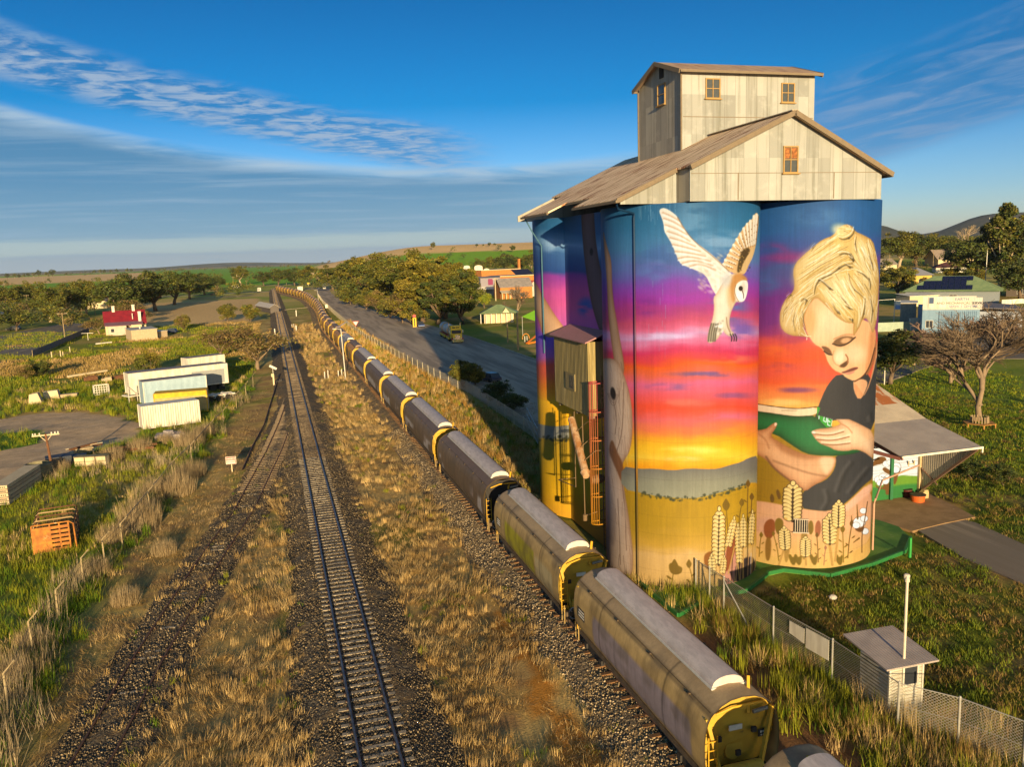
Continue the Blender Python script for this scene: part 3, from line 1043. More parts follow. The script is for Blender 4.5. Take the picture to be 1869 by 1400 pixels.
 for i, (a, b) in enumerate((((745, 535), (815, 560)), ((762, 500), (840, 530)), ((785, 462), (865, 500)), ((805, 422), (880, 470)), ((828, 380), (895, 440)), ((852, 335), (905, 420)), ((880, 292), (920, 400)),
        ((908, 248), (938, 390)), ((935, 214), (952, 385)), ((962, 188), (968, 380)), ((990, 150), (982, 378)), ((1012, 140), (996, 370)))):
  p.line([a, b], 5.0, (252, 232, 192), 1.2, 1, 3.0, rnd_=0)
  p.line([(a[0] + 14, a[1] + 10), (b[0] + 8, b[1] + 12)], 1.2, (150, 96, 44), .7, .8, rnd_=0)
  for q in (.3, .55, .8):
   p.blob((a[0] + (b[0] - a[0]) * q + 8, a[1] + (b[1] - a[1]) * q + 8), 6, 5, (140, 84, 34), 0, .4, .8)
 p.fill([(850, 600), (868, 500), (890, 430), (930, 400), (960, 410), (950, 470), (905, 520), (880, 600)], (84, 62, 30), 1.8)
 for i in range(40):
  p.blob((rr.uniform(870, 960), rr.uniform(410, 590)), 6, 4, rr.choice([(196, 150, 70), (60, 44, 24)]), rr.uniform(0, 3), .4, .7)
 p.fill([(905, 520), (960, 430), (1004, 370), (985, 470), (945, 545), (918, 612), (885, 610)], (226, 180, 112), 1.5)
 p.fill([(238, 92), (275, 82), (330, 112), (375, 150), (402, 200), (440, 258), (472, 310), (522, 358), (592, 408), (680, 478), (740, 538), (782, 585), (825, 625), (800, 700), (760, 800), (700, 800),
   (680, 770), (650, 720), (622, 652), (582, 604), (520, 580), (460, 555), (408, 535), (385, 500), (362, 440), (333, 370), (298, 312), (272, 268), (268, 210), (248, 150), (234, 118)], ow, 1.1, rnd_=1)
 for k, q in enumerate((((262, 122), (330, 150), (392, 188)), ((272, 168), (350, 196), (425, 246)), ((284, 220), (370, 250), (450, 296)), ((300, 272), (390, 300), (476, 350)), ((322, 322), (420, 350), (520, 392)),
       ((342, 376), (440, 398), (560, 432)), ((362, 432), (450, 440), (600, 470)), ((385, 488), (470, 470), (640, 510)), ((420, 525), (520, 500), (660, 545)), ((480, 550), (560, 530), (680, 580)))):
  p.line(q, 3.6, (202, 158, 112), 2.0, .75)
  p.line([(x, y + 14) for x, y in q], 2.6, (255, 244, 222), 1.6, .8)
 p.line([(380, 160), (440, 265), (525, 365), (680, 485), (790, 592)], 2.0, (128, 92, 52), 1.0, .7)
 for i in range(120):
  p.blob((rr.uniform(540, 800), rr.uniform(440, 760)), rr.uniform(10, 26), rr.uniform(6, 12), rr.choice([(255, 246, 224), (220, 190, 150), (196, 170, 130)]), .6, .6, .25)
 p.fill([(800, 612), (868, 604), (925, 640), (942, 690), (936, 760), (915, 822), (880, 838), (850, 832), (826, 870), (802, 930), (792, 1000), (802, 1060), (835, 1088), (800, 1115), (760, 1092), (742, 1060),
   (722, 1100), (690, 1142), (640, 1168), (614, 1150), (620, 1100), (640, 1030), (662, 960), (672, 880), (664, 800), (690, 770), (740, 680)], (244, 222, 182), 1.1, rnd_=1, shade=(.3, 5))
 p.fill([(806, 640), (840, 612), (880, 604), (925, 632), (940, 668), (900, 662), (862, 682), (838, 720), (834, 770), (846, 812), (822, 850), (800, 800), (790, 720)], (198, 128, 56), 3.2, .9)
 p.fill([(770, 700), (800, 680), (812, 780), (826, 850), (800, 900), (770, 820)], (222, 176, 112), 5, .7)
 p.blob((770, 660), 40, 60, (206, 196, 176), .3, .6, .7)
 p.fill([(846, 700), (872, 674), (910, 660), (942, 672), (941, 740), (926, 800), (906, 834), (868, 832), (845, 792), (833, 745)], (252, 236, 206), 1.0)
 p.blob((880, 790), 34, 40, (255, 246, 226), 0, .6, .8)
 p.blob((905, 720), 20, 40, (226, 196, 156), 0, .7, .6)
 p.line([(846, 700), (833, 745), (845, 792), (868, 832)], 1.0, (150, 96, 44), .6)
 p.blob((884, 728), 17, 20, (44, 28, 20), 0, .3)
 p.line([(896, 745), (908, 780), (906, 806)], 1.8, (96, 60, 36), .8, 1, 1.0)
 for x in (632, 650, 668, 684):
  p.line([(x + 18, 1010), (x, 1080), (x - 6, 1148)], 3.0, (96, 84, 60), 1.2, .9)
 for x in (800, 820, 838):
  p.line([(x, 1092), (x + 14, 1118), (x + 10, 1148)], 2.0, (40, 34, 28), .7)
 p.line([(770, 960), (776, 1030), (800, 1080)], 2.0, (150, 110, 70), 1.0, .8)
 for i in range(30):
  p.blob((rr.uniform(680, 740), rr.uniform(980, 1100)), 10, 8, rr.choice([(200, 190, 160), (150, 136, 110), (250, 240, 215)]), 0, .5, .5)

def paint_A(p):
 p.grad(SKY_A, 16, 23)
 rr = random.Random(9)
 for c, rx, ry, col, a, sd in (((1410, 455), 40, 16, (150, 50, 110), .6, 41), ((1440, 470), 50, 14, (160, 46, 100), .6, 42), ((1400, 520), 30, 22, (70, 96, 140), .8, 43), ((1395, 545), 30, 12, (84, 60, 126), .8, 44),
         ((1420, 670), 40, 10, (150, 64, 96), .7, 45), ((1455, 712), 46, 7, (124, 60, 100), .8, 46), ((1415, 640), 40, 14, (250, 110, 40), .7, 47), ((1425, 735), 50, 9, (255, 206, 110), .8, 48),
         ((1500, 395), 70, 20, (70, 120, 156), .6, 49), ((1560, 390), 40, 20, (30, 96, 146), .6, 50)):
  p.cloud(c, rx, ry, col, a, sd)
 p.zoom(1370, 700, 450 / 1750)
 skin, skin_d = (238, 172, 112), (188, 116, 62)
 # lower field and lap
 p.fill([(0, 500), (60, 505), (160, 600), (280, 690), (360, 760), (360, 890), (250, 875), (120, 842), (0, 830)], (164, 118, 18), 1.5)
 p.fill([(0, 830), (120, 842), (250, 868), (350, 888), (470, 905), (560, 905), (640, 890), (720, 822), (860, 680), (880, 1240), (0, 1260)],
   lambda x, y: np.stack([np.interp(y, [910, 960, 1000, 1040], v) for v in ([230, 238, 240, 246], [162, 172, 178, 188], [112, 112, 96, 92])], -1), 1.5)
 p.fill([(560, 905), (640, 890), (720, 822), (860, 690), (870, 760), (780, 830), (700, 900), (600, 940)], (244, 178, 132), 3)
 p.blob((110, 1010), 90, 60, (214, 150, 120), 0, .4, .6)
 # dark shirt
 shirt = (58, 54, 50)
 p.fill([(440, 300), (480, 160), (530, 40), (570, -20), (620, -70), (900, -70), (880, 360), (760, 290), (640, 250)], shirt, 1.2, rnd_=1)
 p.fill([(600, 510), (700, 500), (790, 470), (880, 530), (872, 670), (800, 725), (720, 808), (650, 866), (560, 906), (450, 902), (355, 884), (362, 778), (440, 724), (530, 690), (580, 640), (608, 570)], shirt, 1.2, rnd_=1)
 for q in ([(700, 560), (640, 640), (600, 760)], [(820, 600), (750, 680), (690, 770)], [(520, 760), (540, 830), (500, 890)], [(660, 20), (640, 120), (680, 220)], [(830, 40), (820, 160), (840, 260)]):
  p.line(q, 6, (92, 84, 74), 4, .6)
  p.line([(x + 26, y + 6) for x, y in q], 5, (34, 32, 30), 4, .6)
 p.fill([(722, -30), (730, 60), (750, 108), (770, 122), (800, 90), (845, -30)], (236, 168, 110), 1.2)
 # book
 p.fill([(-20, 185), (180, 215), (320, 235), (475, 228), (540, 300), (580, 300), (640, 380), (720, 450), (790, 470), (760, 494), (620, 516), (480, 512), (390, 500), (280, 430), (180, 360), (60, 340), (-20, 330)],
   (34, 118, 56), 1.0, rnd_=1, shade=(.55, 9))
 p.fill([(-20, 138), (60, 148), (180, 166), (330, 182), (476, 165), (470, 226), (320, 236), (180, 216), (-20, 188)], (248, 214, 158), .8, rnd_=1)
 p.line([(-20, 138), (60, 148), (180, 166), (330, 182), (476, 165)], 1.4, (52, 30, 16), .6)
 p.line([(-20, 188), (180, 216), (320, 236), (470, 226)], 1.2, (60, 60, 30), .6)
 p.line([(220, 192), (330, 192)], .8, (140, 100, 60), .6)
 p.fill([(472, 165), (508, 180), (545, 202), (582, 245), (570, 306), (540, 312), (500, 272), (472, 228)], (56, 158, 44), .6, rnd_=0)
 p.line([(582, 245), (570, 306)], 1.0, (220, 236, 190), .5)
 wh = (250, 250, 238)
 for seg in ([(486, 250), (489, 192)], [(489, 194), (507, 204), (506, 226), (488, 220)], [(523, 214), (518, 264), (536, 276), (541, 226), (523, 214)], [(549, 236), (547, 294)], [(549, 236), (570, 252)], [(548, 262), (564, 274)], [(547, 292), (563, 302)]):
  p.line(seg, 1.25, wh, .35, 1, rnd_=0)
 # far arm and hand behind the book
 p.fill([(-20, 330), (100, 330), (148, 290), (178, 274), (191, 288), (176, 322), (140, 372), (180, 402), (260, 452), (360, 500), (480, 516), (606, 520), (606, 560), (572, 640), (520, 690), (450, 722), (390, 770), (350, 742),
   (280, 692), (220, 652), (160, 602), (110, 540), (40, 500), (-20, 470)], skin, 1.2, rnd_=1, shade=(.5, 7))
 p.fill([(150, 380), (260, 450), (370, 505), (480, 520), (420, 540), (300, 520), (200, 470)], (176, 110, 60), 5, .75)
 p.fill([(480, 520), (600, 522), (590, 590), (540, 660), (500, 600)], (244, 196, 140), 5, .9)
 p.line([(160, 548), (300, 600), (420, 640), (540, 660)], 3, (150, 100, 60), 2.5, .7)
 p.line([(110, 520), (160, 600), (280, 692)], 3, (110, 70, 40), 2.5, .8)
 p.line([(60, 360), (110, 400), (130, 460)], 3, (176, 110, 64), 2.0, .7)
 p.blob((60, 440), 50, 40, (222, 150, 92), 0, .6, .7)
 p.fill([(168, 280), (184, 278), (188, 292), (172, 308)], (250, 206, 160), .8)
 # near hand over the cover
 p.fill([(428, 340), (480, 320), (540, 318), (600, 305), (642, 287), (602, 255), (566, 216), (572, 198), (612, 220), (690, 250), (770, 285), (880, 345), (880, 545), (800, 482), (740, 468), (680, 482), (600, 476), (560, 452),
   (500, 432), (465, 402), (440, 366)], (250, 198, 142), 1.1, rnd_=1, shade=(.42, 6))
 for q in ([(445, 358), (560, 372), (660, 342)], [(468, 396), (580, 408), (700, 378)], [(505, 430), (600, 438), (706, 424)]):
  p.line(q, 2.2, (140, 84, 44), 1.0, .9)
  p.line([(x, y - 12) for x, y in q], 3.5, (255, 220, 172), 2.0, .7)
 p.blob((448, 348), 14, 8, (255, 226, 190), .3, .4)
 p.line([(640, 285), (690, 310), (720, 350)], 2.0, (190, 120, 70), 1.4, .8)
 p.fill([(760, 300), (880, 350), (880, 420), (800, 380)], (240, 176, 116), 5, .7)
 # head
 p.zoom(1370, 380, 270 / 995)
 p.fill([(690, 1150), (700, 1240), (730, 1292), (775, 1240), (822, 1100), (850, 880), (870, 900), (860, 1300), (800, 1320)], (226, 150, 92), 1.2)
 p.fill([(620, 1120), (690, 1160), (694, 1230), (728, 1295), (782, 1240), (826, 1110), (852, 980), (880, 980), (870, 1420), (440, 1420), (482, 1310), (530, 1200), (572, 1142)], shirt, 1.2, rnd_=1)
 p.fill([(826, 830), (850, 900), (838, 1010), (800, 1110), (770, 1130), (800, 1040)], (170, 100, 52), 1.5)
 p.fill([(440, 580), (400, 640), (362, 700), (350, 760), (378, 840), (428, 915), (472, 935), (500, 975), (520, 1040), (560, 1090), (615, 1112), (640, 1140), (700, 1166), (762, 1130), (802, 1060), (832, 940), (846, 840),
   (820, 780), (740, 740), (600, 700), (500, 620)], (248, 182, 116), 1.0, rnd_=1)
 p.blob((540, 760), 110, 120, (255, 216, 158), .3, .7, .8)
 p.blob((470, 850), 60, 60, (252, 200, 140), 0, .7, .7)
 p.blob((700, 980), 70, 60, (255, 208, 150), 0, .7, .8)
 p.blob((400, 760), 40, 90, (250, 160, 84), 0, .6, .6)
 p.fill([(802, 800), (846, 820), (836, 940), (800, 1060), (770, 1110), (790, 980)], (226, 140, 76), 4, .8)
 p.blob((600, 1000), 36, 50, (255, 224, 170), .2, .6, .8)
 p.fill([(548, 905), (588, 872), (640, 858), (704, 866), (668, 905), (618, 932), (572, 928)], (132, 88, 48), 1.5)
 p.blob((640, 890), 34, 18, (232, 170, 108), -.2, .4)
 p.line([(552, 912), (600, 930), (660, 908), (704, 868)], 2.4, (58, 36, 20), .8)
 p.line([(560, 880), (640, 846), (700, 852)], 2.4, (196, 130, 76), 1.5, .8)
 p.fill([(470, 925), (520, 932), (546, 966), (546, 990), (516, 980), (492, 956)], (120, 76, 42), 1.5)
 p.line([(494, 962), (520, 984), (548, 986)], 2.4, (48, 30, 18), .8)
 p.fill([(590, 1062), (628, 1038), (656, 1020), (660, 1040), (636, 1072), (606, 1072)], (104, 66, 36), 1.4)
 p.line([(640, 985), (656, 1010), (652, 1040)], 2.6, (170, 104, 56), 1.0)
 p.line([(560, 960), (548, 1010), (570, 1050), (600, 1062)], 2.0, (206, 140, 84), 1.5, .8)
 p.fill([(606, 1104), (640, 1094), (676, 1076), (714, 1066), (728, 1076), (700, 1092), (650, 1106), (620, 1112)], (128, 66, 48), 1.0)
 p.fill([(620, 1112), (660, 1106), (706, 1090), (690, 1112), (650, 1122)], (220, 140, 104), 1.2)
 p.line([(700, 1166), (762, 1130), (804, 1060), (836, 940)], 2.2, (96, 54, 28), 1.0)
 # hair
 HP = [(556, 182), (598, 126), (640, 104), (682, 118), (702, 155), (762, 180), (822, 214), (842, 290), (858, 390), (866, 480), (860, 600), (855, 720), (838, 800), (822, 846), (806, 800), (790, 752), (770, 738), (748, 758),
   (738, 790), (715, 830), (690, 862), (690, 800), (694, 772), (650, 774), (590, 742), (540, 690), (490, 640), (440, 596), (402, 640), (372, 700), (352, 760), (362, 830), (408, 872), (350, 862), (270, 858), (214, 822),
   (194, 770), (200, 680), (240, 600), (288, 560), (296, 500), (284, 430), (300, 370), (360, 310), (420, 260), (480, 210)]
 p.fill(HP, (226, 182, 98), 1.1, rnd_=1, shade=(.35, 5))
 p.blob((610, 150), 60, 40, (250, 222, 150), .3, .6, .8)
 p.blob((430, 330), 130, 60, (248, 214, 140), -.6, .6, .7)
 p.blob((360, 460), 70, 90, (244, 204, 124), .3, .6, .7)
 p.blob((270, 720), 60, 110, (244, 206, 132), .2, .6, .8)
 p.blob((600, 560), 90, 110, (248, 220, 160), -.6, .6, .7)
 p.blob((760, 380), 60, 150, (244, 214, 150), -.2, .6, .7)
 p.blob((800, 680), 30, 110, (236, 200, 140), -.1, .6, .7)
 dk = (84, 64, 30)
 flows = (((600, 190), (480, 260), (340, 370)), ((640, 220), (520, 300), (320, 430)), ((660, 280), (520, 340), (300, 490)), ((630, 330), (480, 400), (300, 530)), ((560, 440), (420, 480), (320, 590)), ((420, 560), (300, 620), (230, 740)),
    ((400, 600), (330, 700), (300, 840)), ((300, 580), (240, 680), (220, 780)), ((700, 190), (780, 300), (830, 440)), ((720, 260), (790, 380), (845, 560)), ((690, 440), (760, 520), (820, 640)), ((600, 450), (660, 560), (740, 680)),
    ((540, 490), (600, 600), (700, 720)), ((490, 540), (560, 640), (660, 750)), ((740, 600), (770, 680), (730, 800)), ((820, 560), (840, 680), (826, 820)), ((800, 220), (845, 320), (858, 460)), ((600, 130), (660, 120), (700, 170)),
    ((520, 440), (600, 400), (680, 400)), ((690, 350), (740, 420), (800, 480)), ((350, 650), (360, 760), (380, 850)))
 rr = random.Random(11)
 for i in range(900):
  a = rr.choice(flows)
  ox, oy = rr.gauss(0, 22), rr.gauss(0, 18)
  u0, u1 = sorted((rr.uniform(0, 1), rr.uniform(0, 1)))
  if u1 - u0 < .18:
   continue
  wob = rr.uniform(-10, 10)
  f = lambda u: ((1 - u) ** 2 * a[0][0] + 2 * u * (1 - u) * a[1][0] + u * u * a[2][0] + ox + wob * math.sin(u * 9), (1 - u) ** 2 * a[0][1] + 2 * u * (1 - u) * a[1][1] + u * u * a[2][1] + oy)
  q = [f(u0 + (u1 - u0) * k / 4) for k in range(5)]
  if not inpoly([w_[0] for w_ in q], [w_[1] for w_ in q], HP).all():
   continue
  p.line(q, rr.uniform(.5, 1.2), rr.choice([(255, 244, 204), (255, 236, 180), (250, 222, 150), (255, 240, 196), (206, 158, 66), (186, 140, 60), (130, 98, 44)]), .8, rr.uniform(.45, .9), .4, rnd_=1)
 for q, w in (([(700, 140), (690, 175), (660, 200), (622, 212), (596, 200)], 3.6), ([(712, 190), (704, 240), (716, 300)], 2.2), ([(596, 312), (630, 302), (672, 312), (694, 340), (690, 362)], 4.2), ([(668, 330), (690, 350)], 4.5),
     ([(690, 372), (640, 376), (596, 404), (560, 432), (520, 452)], 3.2), ([(545, 446), (500, 462), (462, 484), (438, 520), (428, 580)], 3.4), ([(470, 486), (505, 510), (534, 540), (556, 552)], 4.2), ([(640, 378), (668, 396), (690, 400)], 3.2),
     ([(714, 424), (762, 444), (794, 476), (808, 510), (804, 548)], 3.0), ([(660, 440), (668, 500), (700, 550), (744, 584), (770, 612)], 1.8), ([(772, 606), (768, 660), (762, 710), (750, 744)], 2.4), ([(552, 640), (568, 676), (590, 700), (604, 714)], 4.4),
     ([(640, 656), (664, 672), (692, 684)], 2.8), ([(664, 744), (684, 752), (688, 772)], 3.4), ([(338, 628), (362, 606), (378, 622), (366, 650)], 3.0), ([(798, 320), (816, 370), (826, 420)], 2.0), ([(808, 610), (822, 690), (812, 770)], 2.2),
     ([(250, 606), (272, 584)], 2.2), ([(440, 250), (420, 268), (410, 290)], 1.4), ([(350, 690), (356, 760), (372, 820)], 1.8), ([(300, 700), (286, 760), (300, 830)], 1.3), ([(600, 590), (640, 630), (664, 660)], 1.5)):
  n_ = len(q) // 2
  p.line(q[:n_ + 1], w * .3, dk, 1.0, .75, w * 1.2, rnd_=2)
  p.line(q[n_:], w * 1.2, dk, 1.0, .75, w * .3, rnd_=2)
  p.line([(x - 8, y - 15) for x, y in q], w * .4, (255, 242, 204), .8, .7, w * .2)
  p.line([(x - 14, y - 25) for x, y in q], w * .3, (190, 140, 58), .8, .5, w * .2)
  p.line([(x + 10, y + 18) for x, y in q], w * .4, (176, 128, 52), 1.0, .5, w * .2)
 for q in ([(350, 800), (375, 850), (378, 884)], [(340, 840), (370, 860), (405, 862)]):
  p.line(q, .9, (255, 238, 186), .6)
 # flowers, wheat and cotton along the foot
 p.zoom(1370, 700, 450 / 1750)
 ol, rd, dk2 = (132, 98, 22), (152, 76, 30), (112, 74, 20)
 p.fill([(90, 1020), (110, 975), (150, 958), (176, 985), (172, 1060), (140, 1110), (100, 1090)], rd, 1.2)
 p.fill([(170, 975), (200, 950), (235, 975), (230, 1040), (200, 1080), (176, 1050)], ol, 1.2)
 p.fill([(458, 1000), (482, 965), (502, 1000), (496, 1070), (470, 1100), (456, 1060)], (170, 92, 50), 1.2)
 p.fill([(410, 980), (440, 970), (450, 1040), (430, 1080), (410, 1060)], ol, 1.2)
 p.fill([(104, 1090), (150, 1090), (140, 1260), (104, 1260)], (140, 92, 24), 1.5, .9)
 p.fill([(354, 1040), (410, 1050), (400, 1250), (360, 1250)], (136, 100, 26), 1.5, .7)
 p.fill([(240, 1040), (286, 1060), (270, 1270), (236, 1270)], (140, 100, 30), 1.5, .6)
 sprig(p, 60, 1230, 150, ol, 18, .1, 3)
 sprig(p, 200, 1260, 190, ol, 16, -.2, 3)
 sprig(p, 480, 1270, 190, dk2, 16, -.05, 4)
 sprig(p, 660, 1270, 230, ol, 24, -.03, 4)
 sprig(p, 690, 1240, 240, dk2, 22, .12, 3)
 sprig(p, 520, 1290, 120, (170, 110, 70), 14, .1, 2)
 for x in (290, 330, 440, 620):
  p.fill([(x, 1290), (x - 26, 1220), (x - 6, 1210), (x + 10, 1240), (x + 36, 1206), (x + 30, 1290)], ol, 1.2, rnd_=1)
 p.fill([(138, 800), (150, 780), (166, 800), (168, 840), (150, 850), (138, 830)], dk2, 1.0)
 p.fill([(178, 770), (192, 745), (212, 780), (216, 820), (196, 826)], dk2, 1.0)
 wheat(p, 298, 700, 975, 110, 9, None, .02)
 wheat(p, 242, 1020, 1180, 68, 8, (200, 1290), -.05)
 wheat(p, 390, 1090, 1230, 62, 8, (394, 1290), .0)
 wheat(p, 562, 930, 1140, 84, 8, (580, 1290), -.02)
 wheat(p, 624, 835, 1020, 76, 8, (600, 1260), .02)
 cot = (250, 244, 228)
 for cx, cy, r_ in ((772, 985, 42), (750, 1008, 26), (806, 960, 26), (800, 905, 24), (812, 1050, 26)):
  p.blob((cx, cy), r_ * 1.08, r_ * .92, (96, 60, 26), 0, .1)
  p.blob((cx, cy), r_, r_ * .84, cot, 0, .12)
 p.fill([(730, 1030), (770, 1030), (810, 1010), (800, 1050), (770, 1060)], (120, 72, 28), 1.0)
 p.line([(790, 1200), (790, 1060), (812, 960), (830, 840)], 1.6, (104, 64, 28), .7)
 for q in ([(760, 960), (755, 860)], [(720, 1010), (716, 940)], [(770, 1100), (730, 1130)]):
  p.line(q, 3.0, dk2, 1.0, 1, 1.0)

def paint_C(p):
 p.grad(SKY_C, 10, 53)
 p.cloud((1010, 448), 30, 16, (170, 190, 190), .8, 61)
 p.zoom(950, 380, 300 / 1400)
 p.fill([(80, 560), (135, 640), (200, 760), (300, 920), (400, 1050), (330, 1100), (190, 1100), (160, 960), (80, 800)], (232, 172, 112), 1.2, shade=(.4, 5))
 p.zoom(950, 660, 300 / 955)
 p.fill([(60, 345), (140, 372), (200, 378), (260, 372), (340, 362), (340, 440), (200, 452), (60, 440)], (140, 128, 98), 1.2)
 rr = random.Random(3)
 for i in range(30):
  x = rr.uniform(110, 290)
  p.blob((x, 440 + rr.uniform(-8, 22)), 8, 7, (60, 56, 30), 0, .5, .7)

def paint_L(p):
 p.grad(SKY_C, 10, 57)
 p.cloud((1070, 560), 20, 22, (26, 90, 150), .9, 71)
 p.zoom(950, 380, 300 / 1400)
 p.fill([(512, -40), (622, -40), (634, 180), (645, 300), (672, 480), (712, 620), (760, 800), (760, 1120), (700, 1110), (640, 950), (590, 750), (552, 500), (526, 250)], (112, 84, 76), 1.2, shade=(.4, 5))
 p.blob((604, 370), 14, 30, (40, 28, 26), 0, .4)

MGAIN = np.array([0.39, 0.485, 0.80])

def to_albedo(c):
 u = np.clip(c, 0, 255) / 255.0
 l = np.where(u <= 0.04045, u / 12.92, ((u + 0.055) / 1.055) ** 2.4)
 return np.clip(l * MGAIN, 0.004, 0.9)

mural_m = mat_vcol('mural_paint', 0.7, var=0.12, vscale=0.8, spec=0.25, streak=0.20, bump=0.006, bscale=14, var2=0.12)

SR, SZ0, SZ1 = 4.5, 0.1, 21.45

def silo_cylinder(cx, cy, a0, a1, painter, parent, dense=True, label=None):
 """concrete cylinder; angle 0 faces the viewer, negative to the track side"""
 if dense:
  na = int((a1 - a0) / 180 * math.pi * SR / 0.036)
  ang = np.concatenate([np.linspace(a0, a1, na), np.linspace(a1, a0 + 360, 26)[1:-1]])
  nz = 600
 else:
  ang = np.linspace(-180, 180, 49)[:-1]
  na, nz = 0, 2
 z = np.linspace(SZ0, SZ1, nz)
 AA, ZZ = np.meshgrid(np.radians(ang), z)
 V = np.stack([cx + SR * np.sin(AA), cy - SR * np.cos(AA), ZZ], -1).reshape(-1, 3)
 k = len(ang)
 idx = np.arange(k * nz).reshape(nz, k)
 nx = np.roll(idx, -1, 1)
 F = np.stack([idx[:-1], nx[:-1], nx[1:], idx[1:]], -1).reshape(-1, 4)
 if dense:
  x, y = proj(V)  # wall points projected through the camera; mural painted in image pixels
  p = Paint(x, y)
  painter(p)
  shade_lift = 1.55 if painter is paint_C else 1.0  # rear track-side cylinder: paint lightened to offset the shade it stands in
  zz_ = V[:, 2]
  th_ = np.arctan2(V[:, 0] - cx, cy - V[:, 1]) * SR
  tex = 1 - .13 * (np.abs((zz_ / 1.07) % 1 - .5) > .488) + (vn(th_, zz_ * .06, .12, 5, 2) - .5) * .14 + (vn(th_, zz_ * .5, .9, 8, 4) - .5) * .22
  c = np.clip(to_albedo(p.c) * shade_lift * tex[:, None], .004, .9)
 else:
  c = np.tile(np.array([[0.40, 0.34, 0.26]]), (len(V), 1))
 me = np_mesh('silo_cylinder', V, F, c, mural_m, smooth=True)
 return link('silo_cylinder', me, parent)

def build_silo():
 S = thing('grain_silo', 'tall concrete grain silo covered in a sunset mural with an owl and a reading child', 'grain silo')
 iron = iron_mat('old_iron', (0.315, 0.32, 0.315), (0.20, 0.205, 0.20), (0.11, 0.11, 0.088), 0)
 ironY = iron_mat('old_iron_side', (0.36, 0.32, 0.26), (0.26, 0.23, 0.19), (0.16, 0.14, 0.11), 1)
 roof_m = mat('roof_iron', (0.86, 0.62, 0.39), (0.66, 0.45, 0.26), scale=1.1, rough=0.75, stretch=(0.35, 2.4, 0.35), c3=(0.30, 0.115, 0.045), s3=1.5, l3=(0.51, 0.60), corr=(1, 0.16, 0.005))
 edge_m = plain('barge_timber', (0.17, 0.13, 0.09), 0.85)
 rust = plain('rusty_steel', (0.36, 0.16, 0.05), 0.8, var=0.6)
 dark = plain('dark_opening', (0.02, 0.018, 0.016), 0.9)
 conc = mat('old_concrete', (0.34, 0.28, 0.20), (0.26, 0.21, 0.15), 0.8)
 glassd = plain('dirty_glass', (0.05, 0.055, 0.06), 0.25, spec=0.5)
 BX, AX, FY, BY = 23.0, 31.15, 43.7, 56.7
 silo_cylinder(BX, FY, -112, 68, paint_B, S)
 silo_cylinder(AX, FY, -66, 82, paint_A, S)
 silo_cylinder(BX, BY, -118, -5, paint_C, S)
 silo_cylinder(AX, BY, 0, 0, None, S, dense=False)
 # wall between the two track-side cylinders
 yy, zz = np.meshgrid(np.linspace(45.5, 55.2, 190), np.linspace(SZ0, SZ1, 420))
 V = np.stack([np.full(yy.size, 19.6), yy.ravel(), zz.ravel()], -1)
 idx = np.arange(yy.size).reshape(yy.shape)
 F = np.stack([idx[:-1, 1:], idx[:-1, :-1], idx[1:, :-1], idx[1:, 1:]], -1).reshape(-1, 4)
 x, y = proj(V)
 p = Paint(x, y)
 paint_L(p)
 link('link_wall', np_mesh('link_wall', V, F, np.clip(to_albedo(p.c) * 1.55, .004, .9), mural_m), S)  # link wall paint lightened too, making up for its deep shade
 mb = MB().bb(19.7, 34.5, 44.0, 56.5, 0.1, 21.40)
 mb.lathe([(4.4, 21.40), (4.4, 21.46)], (BX, FY, 0), 40).lathe([(4.4, 21.40), (4.4, 21.46)], (AX, FY, 0), 40)
 mb.lathe([(4.4, 21.40), (4.4, 21.46)], (BX, BY, 0), 40).lathe([(4.4, 21.40), (4.4, 21.46)], (AX, BY, 0), 40)
 mb.build('silo_core', conc, S)
 # ---- head house
 RX, RZ = 27.1, 26.0
 zl = lambda X: RZ - 0.452 * (RX - X)
 zr = lambda X: RZ - 0.512 * (X - RX)
 g0, g1, gy = 21.2, 33.0, 39.05
 mb = MB()
 mb.prism([(g0, gy, 21.47), (g1, gy, 21.42), (g1, gy, zr(g1) - .12), (RX, gy, RZ - .14), (g0, gy, zl(g0) - .12)], (0, 0, 0), (0, 0.12, 0))
 hw = mb.build('gable_wall', iron, S)
 mb = MB()
 for xj in (24.0, 29.9):
  mb.bb(xj - .03, xj + .03, gy - .012, gy, 21.5, 22.9)
 mb.bb(g0 + .05, g1 - .05, gy - .014, gy, 22.86, 22.89)
 mb.build('sheet_laps', edge_m, hw)
 mb = MB()
 mb.prism([(17.95, 40.55, 21.47), (g0, 40.55, 21.47), (g0, 40.55, zl(g0) - .15), (17.95, 40.55, zl(17.95) - .1)], (0, 0, 0), (0, 0.1, 0))
 mb.build('lean_to_infill', iron, S)
 mb = MB()
 mb.bb(g1 - .12, g1, gy + .13, 59.9, 21.47, zr(g1) - .15)
 mb.build('side_wall', ironY, S)
 mb = MB()
 mb.prism([(18.2, 59.9, 21.47), (g1, 59.9, 21.47), (g1, 59.9, zr(g1) - .15), (RX, 59.9, RZ - .15), (18.2, 59.9, zl(18.2) - .1)], (0, 0, 0), (0, 0.1, 0))
 mb.build('rear_gable', ironY, S)
 mb = MB()
 mb.prism([(g0, 39.2, 21.5), (g0, 40.5, 21.5), (g0, 40.5, zl(g0) - .16), (g0, 39.2, zl(g0) - .16)], (0, 0, 0), (0.1, 0, 0))
 mb.build('side_wall', ironY, S)

 def slope(xa, za, xb, zb, y0, y1, th=.10):
  return [(xa, y0, za), (xb, y0, zb), (xb, y0, zb - th), (xa, y0, za - th)], (0, 0, 0), (0, y1 - y0, 0)
 mb = MB()
 mb.prism(*slope(RX, RZ, 21.05, zl(21.05), 38.65, 60.3))
 mb.prism(*slope(21.05, zl(21.05), 18.9, zl(18.9), 40.2, 57.0))
